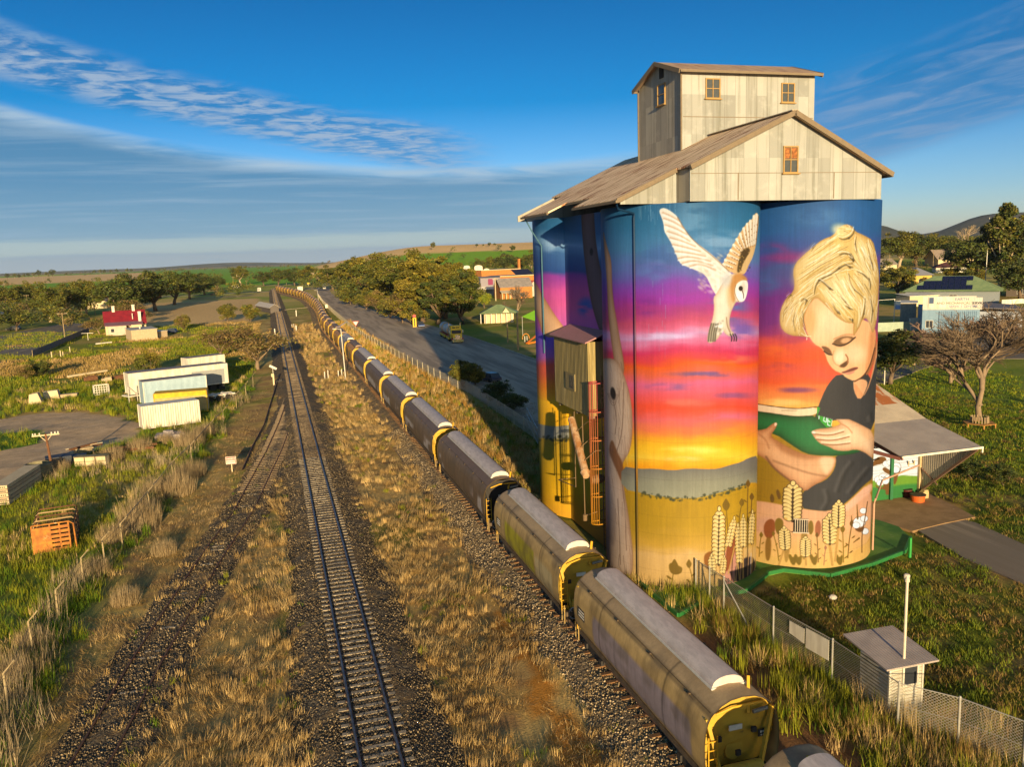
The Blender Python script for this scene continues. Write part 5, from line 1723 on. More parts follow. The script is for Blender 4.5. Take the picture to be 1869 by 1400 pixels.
def make_wagon(L, body_me, lid_m, end_m, label, group):
 r = thing('grain_wagon', label, 'grain wagon', group=group)
 bd = link('body', body_me, r)
 # weld seams, cleats along the crease
 mb = MB()
 nn = 4 if L < 14 else 6
 for s in (-1, 1):
  for i in range(nn):
   y = -L / 2 + L * (i + .5) / nn
   mb.box((s * 1.17, y, 3.53), (.10, .09, .07))
   mb.tube([(s * 1.19, y - .35, 3.46), (s * 1.19, y, 3.53), (s * 1.19, y + .35, 3.46)], .014, 5)
  mb.tube([(s * 1.14, -L / 2 + .1, 3.56), (s * 1.14, L / 2 - .1, 3.56)], .014, 5)
 mb.build('cleat_rail', blackp if lid_m is lid_d else brownf, bd)
 # roof hatch cover
 lw, lh, ly = .62, .30, L / 2 - .95
 n = 14
 pr = [(-lw, 3.93), (-lw, 4.0)] + [(-lw * .96 * math.cos(math.pi * i / n), 4.0 + lh * math.sin(math.pi * i / n)) for i in range(n + 1)] + [(lw, 4.0), (lw, 3.93)]
 mb = MB()
 m_ = 24
 V = [(x, -ly + 2 * ly * j / m_, z) for j in range(m_ + 1) for x, z in pr]
 k = len(pr)
 mb.add(V, [(j * k + i, j * k + i + 1, (j + 1) * k + i + 1, (j + 1) * k + i) for j in range(m_) for i in range(k - 1)])
 mb.add([(x, -ly, z) for x, z in pr], [tuple(range(k))]).add([(x, ly, z) for x, z in pr], [tuple(range(k - 1, -1, -1))])
 ld = mb.build('hatch_cover', lid_m, r)
 MB().bb(-lw - .05, lw + .05, -ly - .05, ly + .05, 3.88, 3.945).build('hatch_frame', white_p if lid_m is lid_w else brownf, ld)
 # ends
 for e in (-1, 1):
  ye = e * (L / 2 - .32)
  poly = [(-1.36, 1.75), (-1.40, 2.5), (-1.30, 3.2), (-1.1, 3.5), (-.7, 3.82), (.7, 3.82), (1.1, 3.5), (1.30, 3.2), (1.40, 2.5), (1.36, 1.75), (1.05, 1.15), (-1.05, 1.15)]
  mb = MB()
  mb.prism([(x, ye - e * .05 - e * max(0, (2.6 - z)) * .25, z) for x, z in poly], (0, 0, 0), (0, e * .05, 0))
  en = mb.build('end_sheet', end_m, r)
  mb = MB()
  for s in (-1, 1):
   mb.beam((s * 1.25, ye + e * .12, 3.35), (s * .75, ye + e * .22, 1.2), .14, .12)
  mb.beam((-1.2, ye + e * .2, 1.12), (1.2, ye + e * .2, 1.12), .16, .14)
  mb.build('end_stanchion', end_m, en)
  mb = MB().lathe([(.36, 0), (.36, .12), (.30, .14)], (0, ye - e * .34 if e > 0 else ye + .2, 1.75), 20, axis='Y')
  mb.build('end_boss', end_m, en)
  mb = MB().box((-.1, ye + e * .03, 2.75), (.5, .04, .18))
  mb.build('name_plate', white_p, en)
  for bx_, bz_ in ((-.75, 2.45), (.6, 2.55), (0, 1.8)):
   MB().box((bx_, ye + e * .05, bz_), (.18, .1, .18)).build('end_bracket', blackp, en)
  dp = MB().box((1.02, ye + e * .03, 2.35), (.46, .04, .26)).build('data_panel', blackp, en)
  mb = MB()
  for k_ in range(4):
   mb.box((.88 + k_ * .09, ye + e * .055, 2.40), (.055, .012, .07))
   if k_ < 3:
    mb.box((.90 + k_ * .08, ye + e * .055, 2.28), (.05, .012, .05))
  mb.build('panel_figures', white_p, dp)
  mb = MB()
  for k_ in range(5):
   mb.beam((-1.28, ye + e * .3, 1.3 + k_ * .32), (-.95, ye + e * .3, 1.3 + k_ * .32), .03)
  mb.beam((-1.28, ye + e * .3, 1.1), (-1.28, ye + e * .3, 2.75), .035).beam((-.95, ye + e * .3, 1.1), (-.95, ye + e * .3, 2.75), .035)
  mb.build('end_ladder', arm_y, en)
  mb = MB()
  mb.beam((.35, ye + e * .1, 3.2), (.75 if e < 0 else -.2, ye - e * .55, 4.18), .10)
  mb.tube([(-.9, ye + e * .12, 3.42), (-.3, ye + e * .2, 3.62), (.9, ye + e * .16, 3.60)], .04, 6)
  mb.build('lift_arm', arm_y if end_m is not blackp else arm_y, r)
  mb = MB().tube([(.45, ye + e * .22, 3.32), (1.0, ye + e * .22, 3.38)], .07, 8)
  mb.build('ram', plain('ram_grey', (.16, .15, .13), .5), en)
  # coupling and hoses
  mb = MB().bb(-.14, .14, min(e * (L / 2 - .3), e * (L / 2 + .95)), max(e * (L / 2 - .3), e * (L / 2 + .95)), .98, 1.2)
  mb.box((.05, e * (L / 2 + .95), 1.08), (.34, .3, .36))
  mb.tube([(.5, e * (L / 2 + .2), 1.2), (.55, e * (L / 2 + .5), .85), (.35, e * (L / 2 + .9), .75)], .03, 6)
  mb.tube([(-.9, e * (L / 2 + .1), 1.2), (-.7, e * (L / 2 + .7), 1.35), (-.2, e * (L / 2 + .9), 1.25)], .025, 6)
  mb.build('coupler', blackp, r)
  # steps
  for s in (-1, 1):
   mb = MB()
   x, y = s * 1.25, e * (L / 2 + .1)
   mb.tube([(x, y - .2, 1.5), (x, y - .2, .55), (x, y + .2, .55), (x, y + .2, 1.5)], .025, 6)
   mb.beam((x, y - .2, .85), (x, y + .2, .85), .04).beam((x, y - .2, 1.15), (x, y + .2, 1.15), .04)
   mb.build('step', plain('step_buff', (.40, .27, .10), .6), r)
 # air tank and hand-brake wheel on the near end
 mb = MB().lathe([(.05, -.75), (.24, -.72), (.27, -.62), (.27, .62), (.24, .72), (.05, .75)], (0, -L / 2 - .05, 1.35), 16, axis='X')
 mb.build('air_tank', end_m, r)
 mb = MB()
 c = Vector((-.75, -L / 2 - .38, 1.05))
 mb.tube([c + Vector((.3 * math.cos(t), 0, .3 * math.sin(t))) for t in np.linspace(0, 2 * math.pi, 21)], .025, 6)
 for t in range(5):
  mb.beam(c, c + Vector((.3 * math.cos(t * 1.2566), 0, .3 * math.sin(t * 1.2566))), .03)
 mb.tube([c, c + Vector((0, .4, 0))], .04, 6)
 mb.build('brake_wheel', plain('wheel_pale', (.42, .38, .36), .5), r)
 # frame, discharge hoppers
 mb = MB()
 for s in (-1, 1):
  mb.bb(s * 1.16 - .07, s * 1.16 + .07, -L / 2 - .35, L / 2 + .35, .93, 1.14)
 mb.bb(-.2, .2, -L / 2 - .3, L / 2 + .3, .9, 1.1)
 mb.bb(-1.2, 1.2, -L / 2 - .4, -L / 2 - .2, .92, 1.15).bb(-1.2, 1.2, L / 2 + .2, L / 2 + .4, .92, 1.15)
 mb.build('underframe', brownf, r)
 for k in (-1, 0, 1):
  y = k * L * .17
  mb = MB()
  mb.add([(-1.05, y - L * .08, 1.2), (1.05, y - L * .08, 1.2), (1.05, y + L * .08, 1.2), (-1.05, y + L * .08, 1.2), (-.45, y - .3, .45), (.45, y - .3, .45), (.45, y + .3, .45), (-.45, y + .3, .45)],
    [(0, 1, 2, 3), (7, 6, 5, 4), (0, 4, 5, 1), (1, 5, 6, 2), (2, 6, 7, 3), (3, 7, 4, 0)])
  mb.box((0, y, .42), (1.1, .8, .12))
  mb.build('hopper_door', brownf, r)
 for e in (-1, 1):
  yb = e * (L / 2 - 1.55)
  mb = MB()
  for s in (-1, 1):
   mb.prism([(s * .98, yb - 1.15, .72), (s * .98, yb - .45, .80), (s * .98, yb + .45, .80), (s * .98, yb + 1.15, .72), (s * .98, yb + 1.1, .5), (s * .98, yb + .4, .30), (s * .98, yb - .4, .30), (s * .98, yb - 1.1, .5)], (-.06, 0, 0), (.06, 0, 0))
   for q in (-.9, .9):
    mb.box((s * 1.06, yb + q, .52), (.14, .26, .24))
  mb.box((0, yb, .68), (2.0, .4, .25))
  bg = mb.build('bogie', blackp, r)
  for q in (-.9, .9):
   for s in (-1, 1):
    MB().lathe([(.12, -.09), (.40, -.07), (.44, -.03), (.44, .05), (.46, .06), (.46, .08), (.30, .09), (.12, .1)] if s < 0 else [(.12, -.1), (.30, -.09), (.46, -.08), (.46, -.06), (.44, -.05), (.44, .03), (.40, .07), (.12, .09)],
       (s * .76, yb + q, .455), 22, axis='X').build('wheel', wheel_m, bg)
 return r

def put_wagon(r, y):
 x = float(train_x(y))
 d = math.atan2(float(train_x(y + 3)) - float(train_x(y - 3)), 6.0)
 r.location = (x, y, 0.10)
 r.rotation_euler = (0, 0, -d)

GW = 'grain wagons coupled in one long train'
grey_p, green_p, buff_p = (0.30, 0.235, 0.245), (0.40, 0.34, 0.02), (0.48, 0.37, 0.19)
LS = 12.4

def decal(r, L, y, side=-1):
 """small black data panel with white figures on the flank"""
 mb = MB()
 x = side * 1.435
 mb.bb(x - .012, x + .012, y - .42, y + .42, 2.02, 2.52)
 o = mb.build('data_panel', blackp, r)
 mb = MB()
 rr = random.Random(5)
 for j in range(3):
  u = y - .36
  while u < y + .3:
   w = rr.uniform(.05, .12)
   mb.bb(x - .016, x + .016, u, u + w * .7, 2.10 + j * .14, 2.18 + j * .14)
   u += w
 mb.build('panel_figures', white_p, o)

w0 = make_wagon(LS, wagon_body(LS, P_olive([(-.3, .3, 1.4, 2.9, grey_p)], 11)), lid_w, yel_end, 'olive yellow grain wagon cut off by the bottom edge of the photo', GW)
put_wagon(w0, 13.45)
w1 = make_wagon(LS, wagon_body(LS, P_olive([(-.42, .31, 1.38, 2.75, grey_p)], 12)), lid_w, yel_end, 'large olive yellow grain wagon with a rounded grey panel along its side', GW)
put_wagon(w1, 28.75)
decal(w1, LS, LS * .42)
w2 = make_wagon(LS, wagon_body(LS, P_olive([(-.17, .30, 1.38, 2.85, green_p), (-.42, -.19, 1.38, 2.7, buff_p)], 13)), lid_w, yel_end, 'olive grain wagon with a yellow-green panel beside the painted silo', GW)
put_wagon(w2, 43.3)
decal(w2, LS, LS * .41)
DARK = ['nearest dark purple grey grain wagon, with a black near end', 'second dark purple grey grain wagon, behind the nearest dark one', 'third of the five dark purple grey grain wagons',
  'fourth of the dark purple grey grain wagons, beside the far bushes', 'farthest of the dark purple grey grain wagons, next to the orange ones']
yc = 52.0
LD = 16.2
for i in range(5):
 w = make_wagon(LD, wagon_body(LD, P_dark(21 + i)), lid_w, blackp if i == 0 else yel_end, DARK[i], GW)
 put_wagon(w, yc + LD / 2)
 yc += 18.35
orange = [wagon_body(LS, P_orange(31 + i)) for i in range(3)]
firsts = {}
i = 0
ORD = ['nearest', 'second', 'third', 'fourth', 'fifth', 'sixth', 'seventh', 'eighth', 'ninth', 'tenth', 'eleventh', 'twelfth', 'thirteenth', 'fourteenth', 'fifteenth', 'sixteenth', 'seventeenth', 'eighteenth', 'nineteenth', 'twentieth',
  'twenty-first', 'twenty-second', 'twenty-third', 'twenty-fourth', 'twenty-fifth', 'twenty-sixth', 'twenty-seventh', 'twenty-eighth', 'twenty-ninth', 'thirtieth']
yc += .3
while yc < 565:
 k = i % 3
 if i == 1:
  w = make_wagon(LS, wagon_body(LS, P_dark(50, (.30, .27, .26))), lid_w, yel_end, 'pale grey grain wagon with a white lid between orange wagons', GW)
 elif k not in firsts:
  w = firsts[k] = make_wagon(LS, orange[k], lid_d, yel_end, '', GW)
 else:
  w = copy_tree(firsts[k])
 if i != 1:
  w['label'] = '%s rusty orange grain wagon of the far part of the train, counted from the viewer' % ORD[i if i < 1 else i - 1]
  if yc > 250:
   w['label'] = 'rusty orange grain wagon far down the train, %s of the orange ones' % ORD[i - 1]
 put_wagon(w, yc + LS / 2)
 yc += LS + 2.55
 i += 1

# ------------------------------------------------------------------ trees
leaf_m = mat_vcol('leaf', .65, var=.15, vscale=.7, spec=.25, trans=.12)
bark_pale = mat('bark_pale', (0.42, 0.33, 0.22), (0.28, 0.20, 0.13), 2.0, rough=.9, stretch=(2, 2, .5))
bark_dark = mat('bark_dark', (0.16, 0.11, 0.07), (0.10, 0.07, 0.05), 2.0, rough=.9, stretch=(2, 2, .5))
bark_twig = mat('bark_twig', (0.235, 0.165, 0.105), (0.17, 0.12, 0.08), 1.2, rough=.9)

def leaf_cloud(rng, centers, radii, n_each, size, cols, flat=.7, droop=0.0):
 """many small leaf faces spread through clump volumes"""
 V, C = [], []
 for c, r, n in zip(centers, radii, n_each):
  d = rng.normal(size=(n, 3))
  d /= np.linalg.norm(d, axis=1)[:, None]
  rad = rng.random(n) ** .45
  p = c + d * rad[:, None] * np.array([r, r, r * flat])
  a = rng.normal(size=(n, 3))
  a[:, 2] *= .7
  a /= np.linalg.norm(a, axis=1)[:, None]
  if droop:
   a = a * (1 - droop) + np.array([0, 0, -1]) * droop
  b = np.cross(a, rng.normal(size=(n, 3)))
  b /= np.linalg.norm(b, axis=1)[:, None] + 1e-9
  s = size * rng.uniform(.6, 1.4, n)[:, None]
  a, b = a * s, b * s * .55
  V.append(np.stack([p - a, p + b, p + a, p - b], 1).reshape(-1, 3))
  base = np.array(cols[rng.integers(len(cols))]) * rng.uniform(.75, 1.3)
  cc = base * rng.uniform(.65, 1.4, (n, 1)) + rng.normal(size=(n, 3)) * .006
  C.append(np.repeat(np.clip(cc, .004, .9), 4, 0))
 V, C = np.vstack(V), np.vstack(C)
 F = np.arange(len(V)).reshape(-1, 4)
 return V, F, C

def grow(seed, H=10.0, trunk=.38, rx=4.0, n_limb=5, sub=3, clumps=40, leaves=70, lsize=.22, cols=((.08, .09, .02),), clump_r=.26, bark=None, shape='round', flat=.7, r0=.03, spread=1.0, droop=0.0):
 """a tree of unit design height H: (trunk mesh, crown mesh)"""
 rng = np.random.default_rng(seed)
 rr = random.Random(seed)
 mb = MB()
 th = H * trunk
 bend = Vector((rr.uniform(-.06, .06) * H, rr.uniform(-.06, .06) * H, 0))
 top = Vector((0, 0, th)) + bend
 R0 = H * r0
 mb.tube([(0, 0, -.3), Vector((0, 0, th * .5)) + bend * .3, top], [R0 * 1.25, R0, R0 * .8], 8)
 ends = []
 for i in range(n_limb):
  a = 2 * math.pi * (i + rr.uniform(-.3, .3)) / n_limb
  hz = rr.uniform(.55, .95)
  e = Vector((math.cos(a) * rx * .62 * rr.uniform(.6, 1.1) * spread, math.sin(a) * rx * .62 * rr.uniform(.6, 1.1) * spread, th + (H - th) * hz * .72))
  m = top.lerp(e, .5) + Vector((0, 0, -(H - th) * .05)) + Vector((rr.uniform(-.3, .3), rr.uniform(-.3, .3), 0))
  mb.tube([top - Vector((0, 0, th * rr.uniform(0, .25))), m, e], [R0 * .6, R0 * .38, R0 * .16], 6)
  ends.append(e)
  for j in range(sub):
   q = m.lerp(e, rr.uniform(.1, .9))
   d = Vector((rr.uniform(-1, 1), rr.uniform(-1, 1), rr.uniform(-.1, .9))).normalized() * rx * rr.uniform(.3, .6)
   mb.tube([q, q + d * .55 + Vector((0, 0, -.1)), q + d], [R0 * .26, R0 * .15, R0 * .06], 5)
   ends.append(q + d)
 C = [np.array(e) for e in ends]
 cz = (th * .8 + H) / 2
 hz = (H - th * .8) / 2
 while len(C) < clumps:
  d = rng.normal(size=3)
  d /= np.linalg.norm(d)
  k = rng.random() ** .4
  if shape == 'round':
   w = 1.0
  elif shape == 'cone':
   w = .35 + .65 * (1 - (d[2] * k + 1) / 2)
  elif shape == 'vase':
   w = .55 + .45 * (d[2] * k + 1) / 2
  C.append(np.array([d[0] * k * rx * .85 * w + bend.x, d[1] * k * rx * .85 * w + bend.y, cz + d[2] * k * hz * .86]))
 C = C[:clumps]
 rad = rng.uniform(.65, 1.35, len(C)) * rx * clump_r
 nl = (leaves * (rad / (rx * clump_r)) ** 2).astype(int) + 8
 V, F, K = leaf_cloud(rng, C, rad, nl, lsize, cols, flat, droop)
 zmax = V[:, 2].max()
 crown = np_mesh('crown', V, F, K, leaf_m)
 o = mb.build('trunk', bark or bark_dark, smooth=True)
 tm = o.data
 bpy.data.objects.remove(o)
 return tm, crown, zmax

def bare(seed, H=10.0, trunk=.18, levels=6, spread=.62, r0=.022, kids=3, nfork=2, twig=None, zs=1.0):
 """leafless tree: trunk with forks (trunk mesh) and a haze of fine branches (crown mesh)"""
 rr = random.Random(seed)
 A, B = MB(), MB()

 def br(p, d, L, r, lv):
  q = p + d * L
  mid = p.lerp(q, .5) + Vector((rr.uniform(-1, 1), rr.uniform(-1, 1), rr.uniform(-.5, .5))) * L * .07
  tgt = A if lv <= 2 else B
  r = max(r, .007)
  tgt.tube([p, mid, q], [r, r * .85, r * .68], 6 if lv < 2 else (4 if lv < 4 else 3), caps=False)
  if lv >= levels:
   return
  n = kids if lv else nfork
  for k in range(n + (1 if rr.random() < .35 else 0)):
   ax = Vector((rr.gauss(0, 1), rr.gauss(0, 1), rr.gauss(0, 1) * .6)).normalized()
   nd = (d + ax * spread * rr.uniform(.7, 1.3)).normalized()
   nd.z = nd.z * .9 + .06 * zs
   nd.normalize()
   s = rr.uniform(.35, 1.0) if k else 1.0
   br(p.lerp(q, s) if k else q, nd, L * rr.uniform(.62, .86), r * (.66 if k else .72), lv + 1)
 br(Vector((0, 0, -.2)), Vector((rr.uniform(-.05, .05), rr.uniform(-.05, .05), 1)).normalized(), H * trunk + .2, H * r0, 0)
 z = max(v[2] for v in B.v)
 oa, ob = A.build('trunk', bark_twig, smooth=True), B.build('crown', twig or bark_twig)
 ma, mb_ = oa.data, ob.data
 bpy.data.objects.remove(oa)
 bpy.data.objects.remove(ob)
 return ma, mb_, z

OLIVE = ((.098, .096, .014), (.08, .09, .015), (.125, .112, .016), (.064, .074, .015))
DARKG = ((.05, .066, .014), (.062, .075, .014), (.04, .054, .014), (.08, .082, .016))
GOLD = ((.15, .125, .014), (.12, .105, .014), (.095, .09, .014), (.18, .14, .02))
BRIGHT = ((.17, .19, .012), (.21, .21, .016), (.13, .16, .012))
BROWN = ((.15, .10, .035), (.12, .085, .03), (.18, .12, .045), (.11, .095, .02))
TWIGD = mat('twig_dark', (0.165, 0.115, 0.072), (0.115, 0.08, 0.052), 1.0, rough=.9)
PINKT = mat('twig_pink', (0.20, 0.125, 0.09), (0.15, 0.095, 0.07), 1.0, rough=.9)
TP = {}

def proto(kind, var):
 key = (kind, var)
 if key in TP:
  return TP[key]
 sd = hash(kind) % 97 if False else sum(map(ord, kind)) + 31 * var
 if kind == 'gum':
  q = grow(sd, 12, .26, 4.8, 6, 4, 60, 100, .22, OLIVE, .23, bark_pale, flat=.7)
 elif kind == 'dark':
  q = grow(sd, 10, .22, 4.4, 6, 3, 60, 110, .22, DARKG, .24, bark_dark)
 elif kind == 'big':
  q = grow(sd, 18, .16, 7.2, 7, 4, 130, 190, .27, GOLD, .17, bark_dark)
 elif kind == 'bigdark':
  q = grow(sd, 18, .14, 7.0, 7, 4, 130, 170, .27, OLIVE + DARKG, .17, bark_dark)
 elif kind == 'belt':
  q = grow(sd, 9, .2, 3.8, 5, 3, 52, 110, .19, OLIVE + GOLD, .22, bark_dark)
 elif kind == 'bush':
  q = grow(sd, 4, .08, 2.4, 5, 2, 46, 110, .11, GOLD + OLIVE, .24, bark_dark)
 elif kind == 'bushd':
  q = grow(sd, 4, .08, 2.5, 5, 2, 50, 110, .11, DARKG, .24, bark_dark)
 elif kind == 'gold':
  q = grow(sd, 4, .1, 2.5, 5, 2, 44, 90, .11, GOLD + BROWN, .24, bark_dark)
 elif kind == 'brown':
  q = grow(sd, 6, .2, 3.2, 6, 4, 44, 50, .13, BROWN, .25, bark_twig)
 elif kind == 'hedge':
  q = grow(sd, 6, .06, 2.3, 5, 2, 80, 150, .12, OLIVE + GOLD, .27, bark_dark, shape='round')
 elif kind == 'willow':
  q = grow(sd, 7, .2, 3.6, 6, 3, 60, 130, .2, BRIGHT, .24, bark_dark, droop=.6, flat=1.2)
 elif kind == 'tall':
  q = grow(sd, 26, .30, 7.5, 9, 5, 130, 150, .34, OLIVE + DARKG, .15, bark_pale, shape='cone', flat=.9, r0=.018)
 elif kind == 'bare':
  q = bare(sd, 10, .16, 6, .6, .018, 3, 3, TWIGD)
 elif kind == 'bareb':
  q = bare(sd, 10, .15, 7, .60, .012, 3, 2, TWIGD, zs=.3)
 elif kind == 'barep':
  q = bare(sd, 6, .10, 5, .62, .016, 3, 4, PINKT)
 elif kind == 'barew':
  q = bare(sd, 12, .28, 5, .5, .018, 3, 2, bark_pale)
 TP[key] = q
 return q

def plant(kind, var, base, height, label, cat='tree', name=None, group=None, wid=1.0, rz=None):
 tm, cm, z = proto(kind, var)
 s = height / z
 nm = name or {'gum': 'gum_tree', 'dark': 'evergreen_tree', 'big': 'broad_tree', 'bigdark': 'broad_tree', 'belt': 'roadside_tree', 'bush': 'bush', 'bushd': 'bush', 'gold': 'bush', 'brown': 'brown_tree', 'hedge': 'bush', 'willow': 'weeping_tree',
     'tall': 'tall_gum_tree', 'bare': 'bare_tree', 'bareb': 'bare_tree', 'barep': 'bare_shrub', 'barew': 'bare_tree'}[kind]
 if cat == 'tree' and 'bush' in nm:
  cat = 'bush'
 if cat == 'tree' and 'shrub' in nm:
  cat = 'shrub'
 r = thing(nm, label, cat, base, rnd.uniform(0, 6.28) if rz is None else rz, group)
 link('trunk', tm, r, sc=(s * wid, s * wid, s))
 link('crown', cm, r, sc=(s * wid, s * wid, s))
 return r

def by_px(kind, var, px, py, top, label, group=None, wid=1.0, cat='tree'):
 b = GT(px, py)
 D = math.hypot(b.x, b.y)
 h = max(atD(px, top, D).z - b.z, .8)
 return plant(kind, var, b, h, label, cat, group=group, wid=wid)

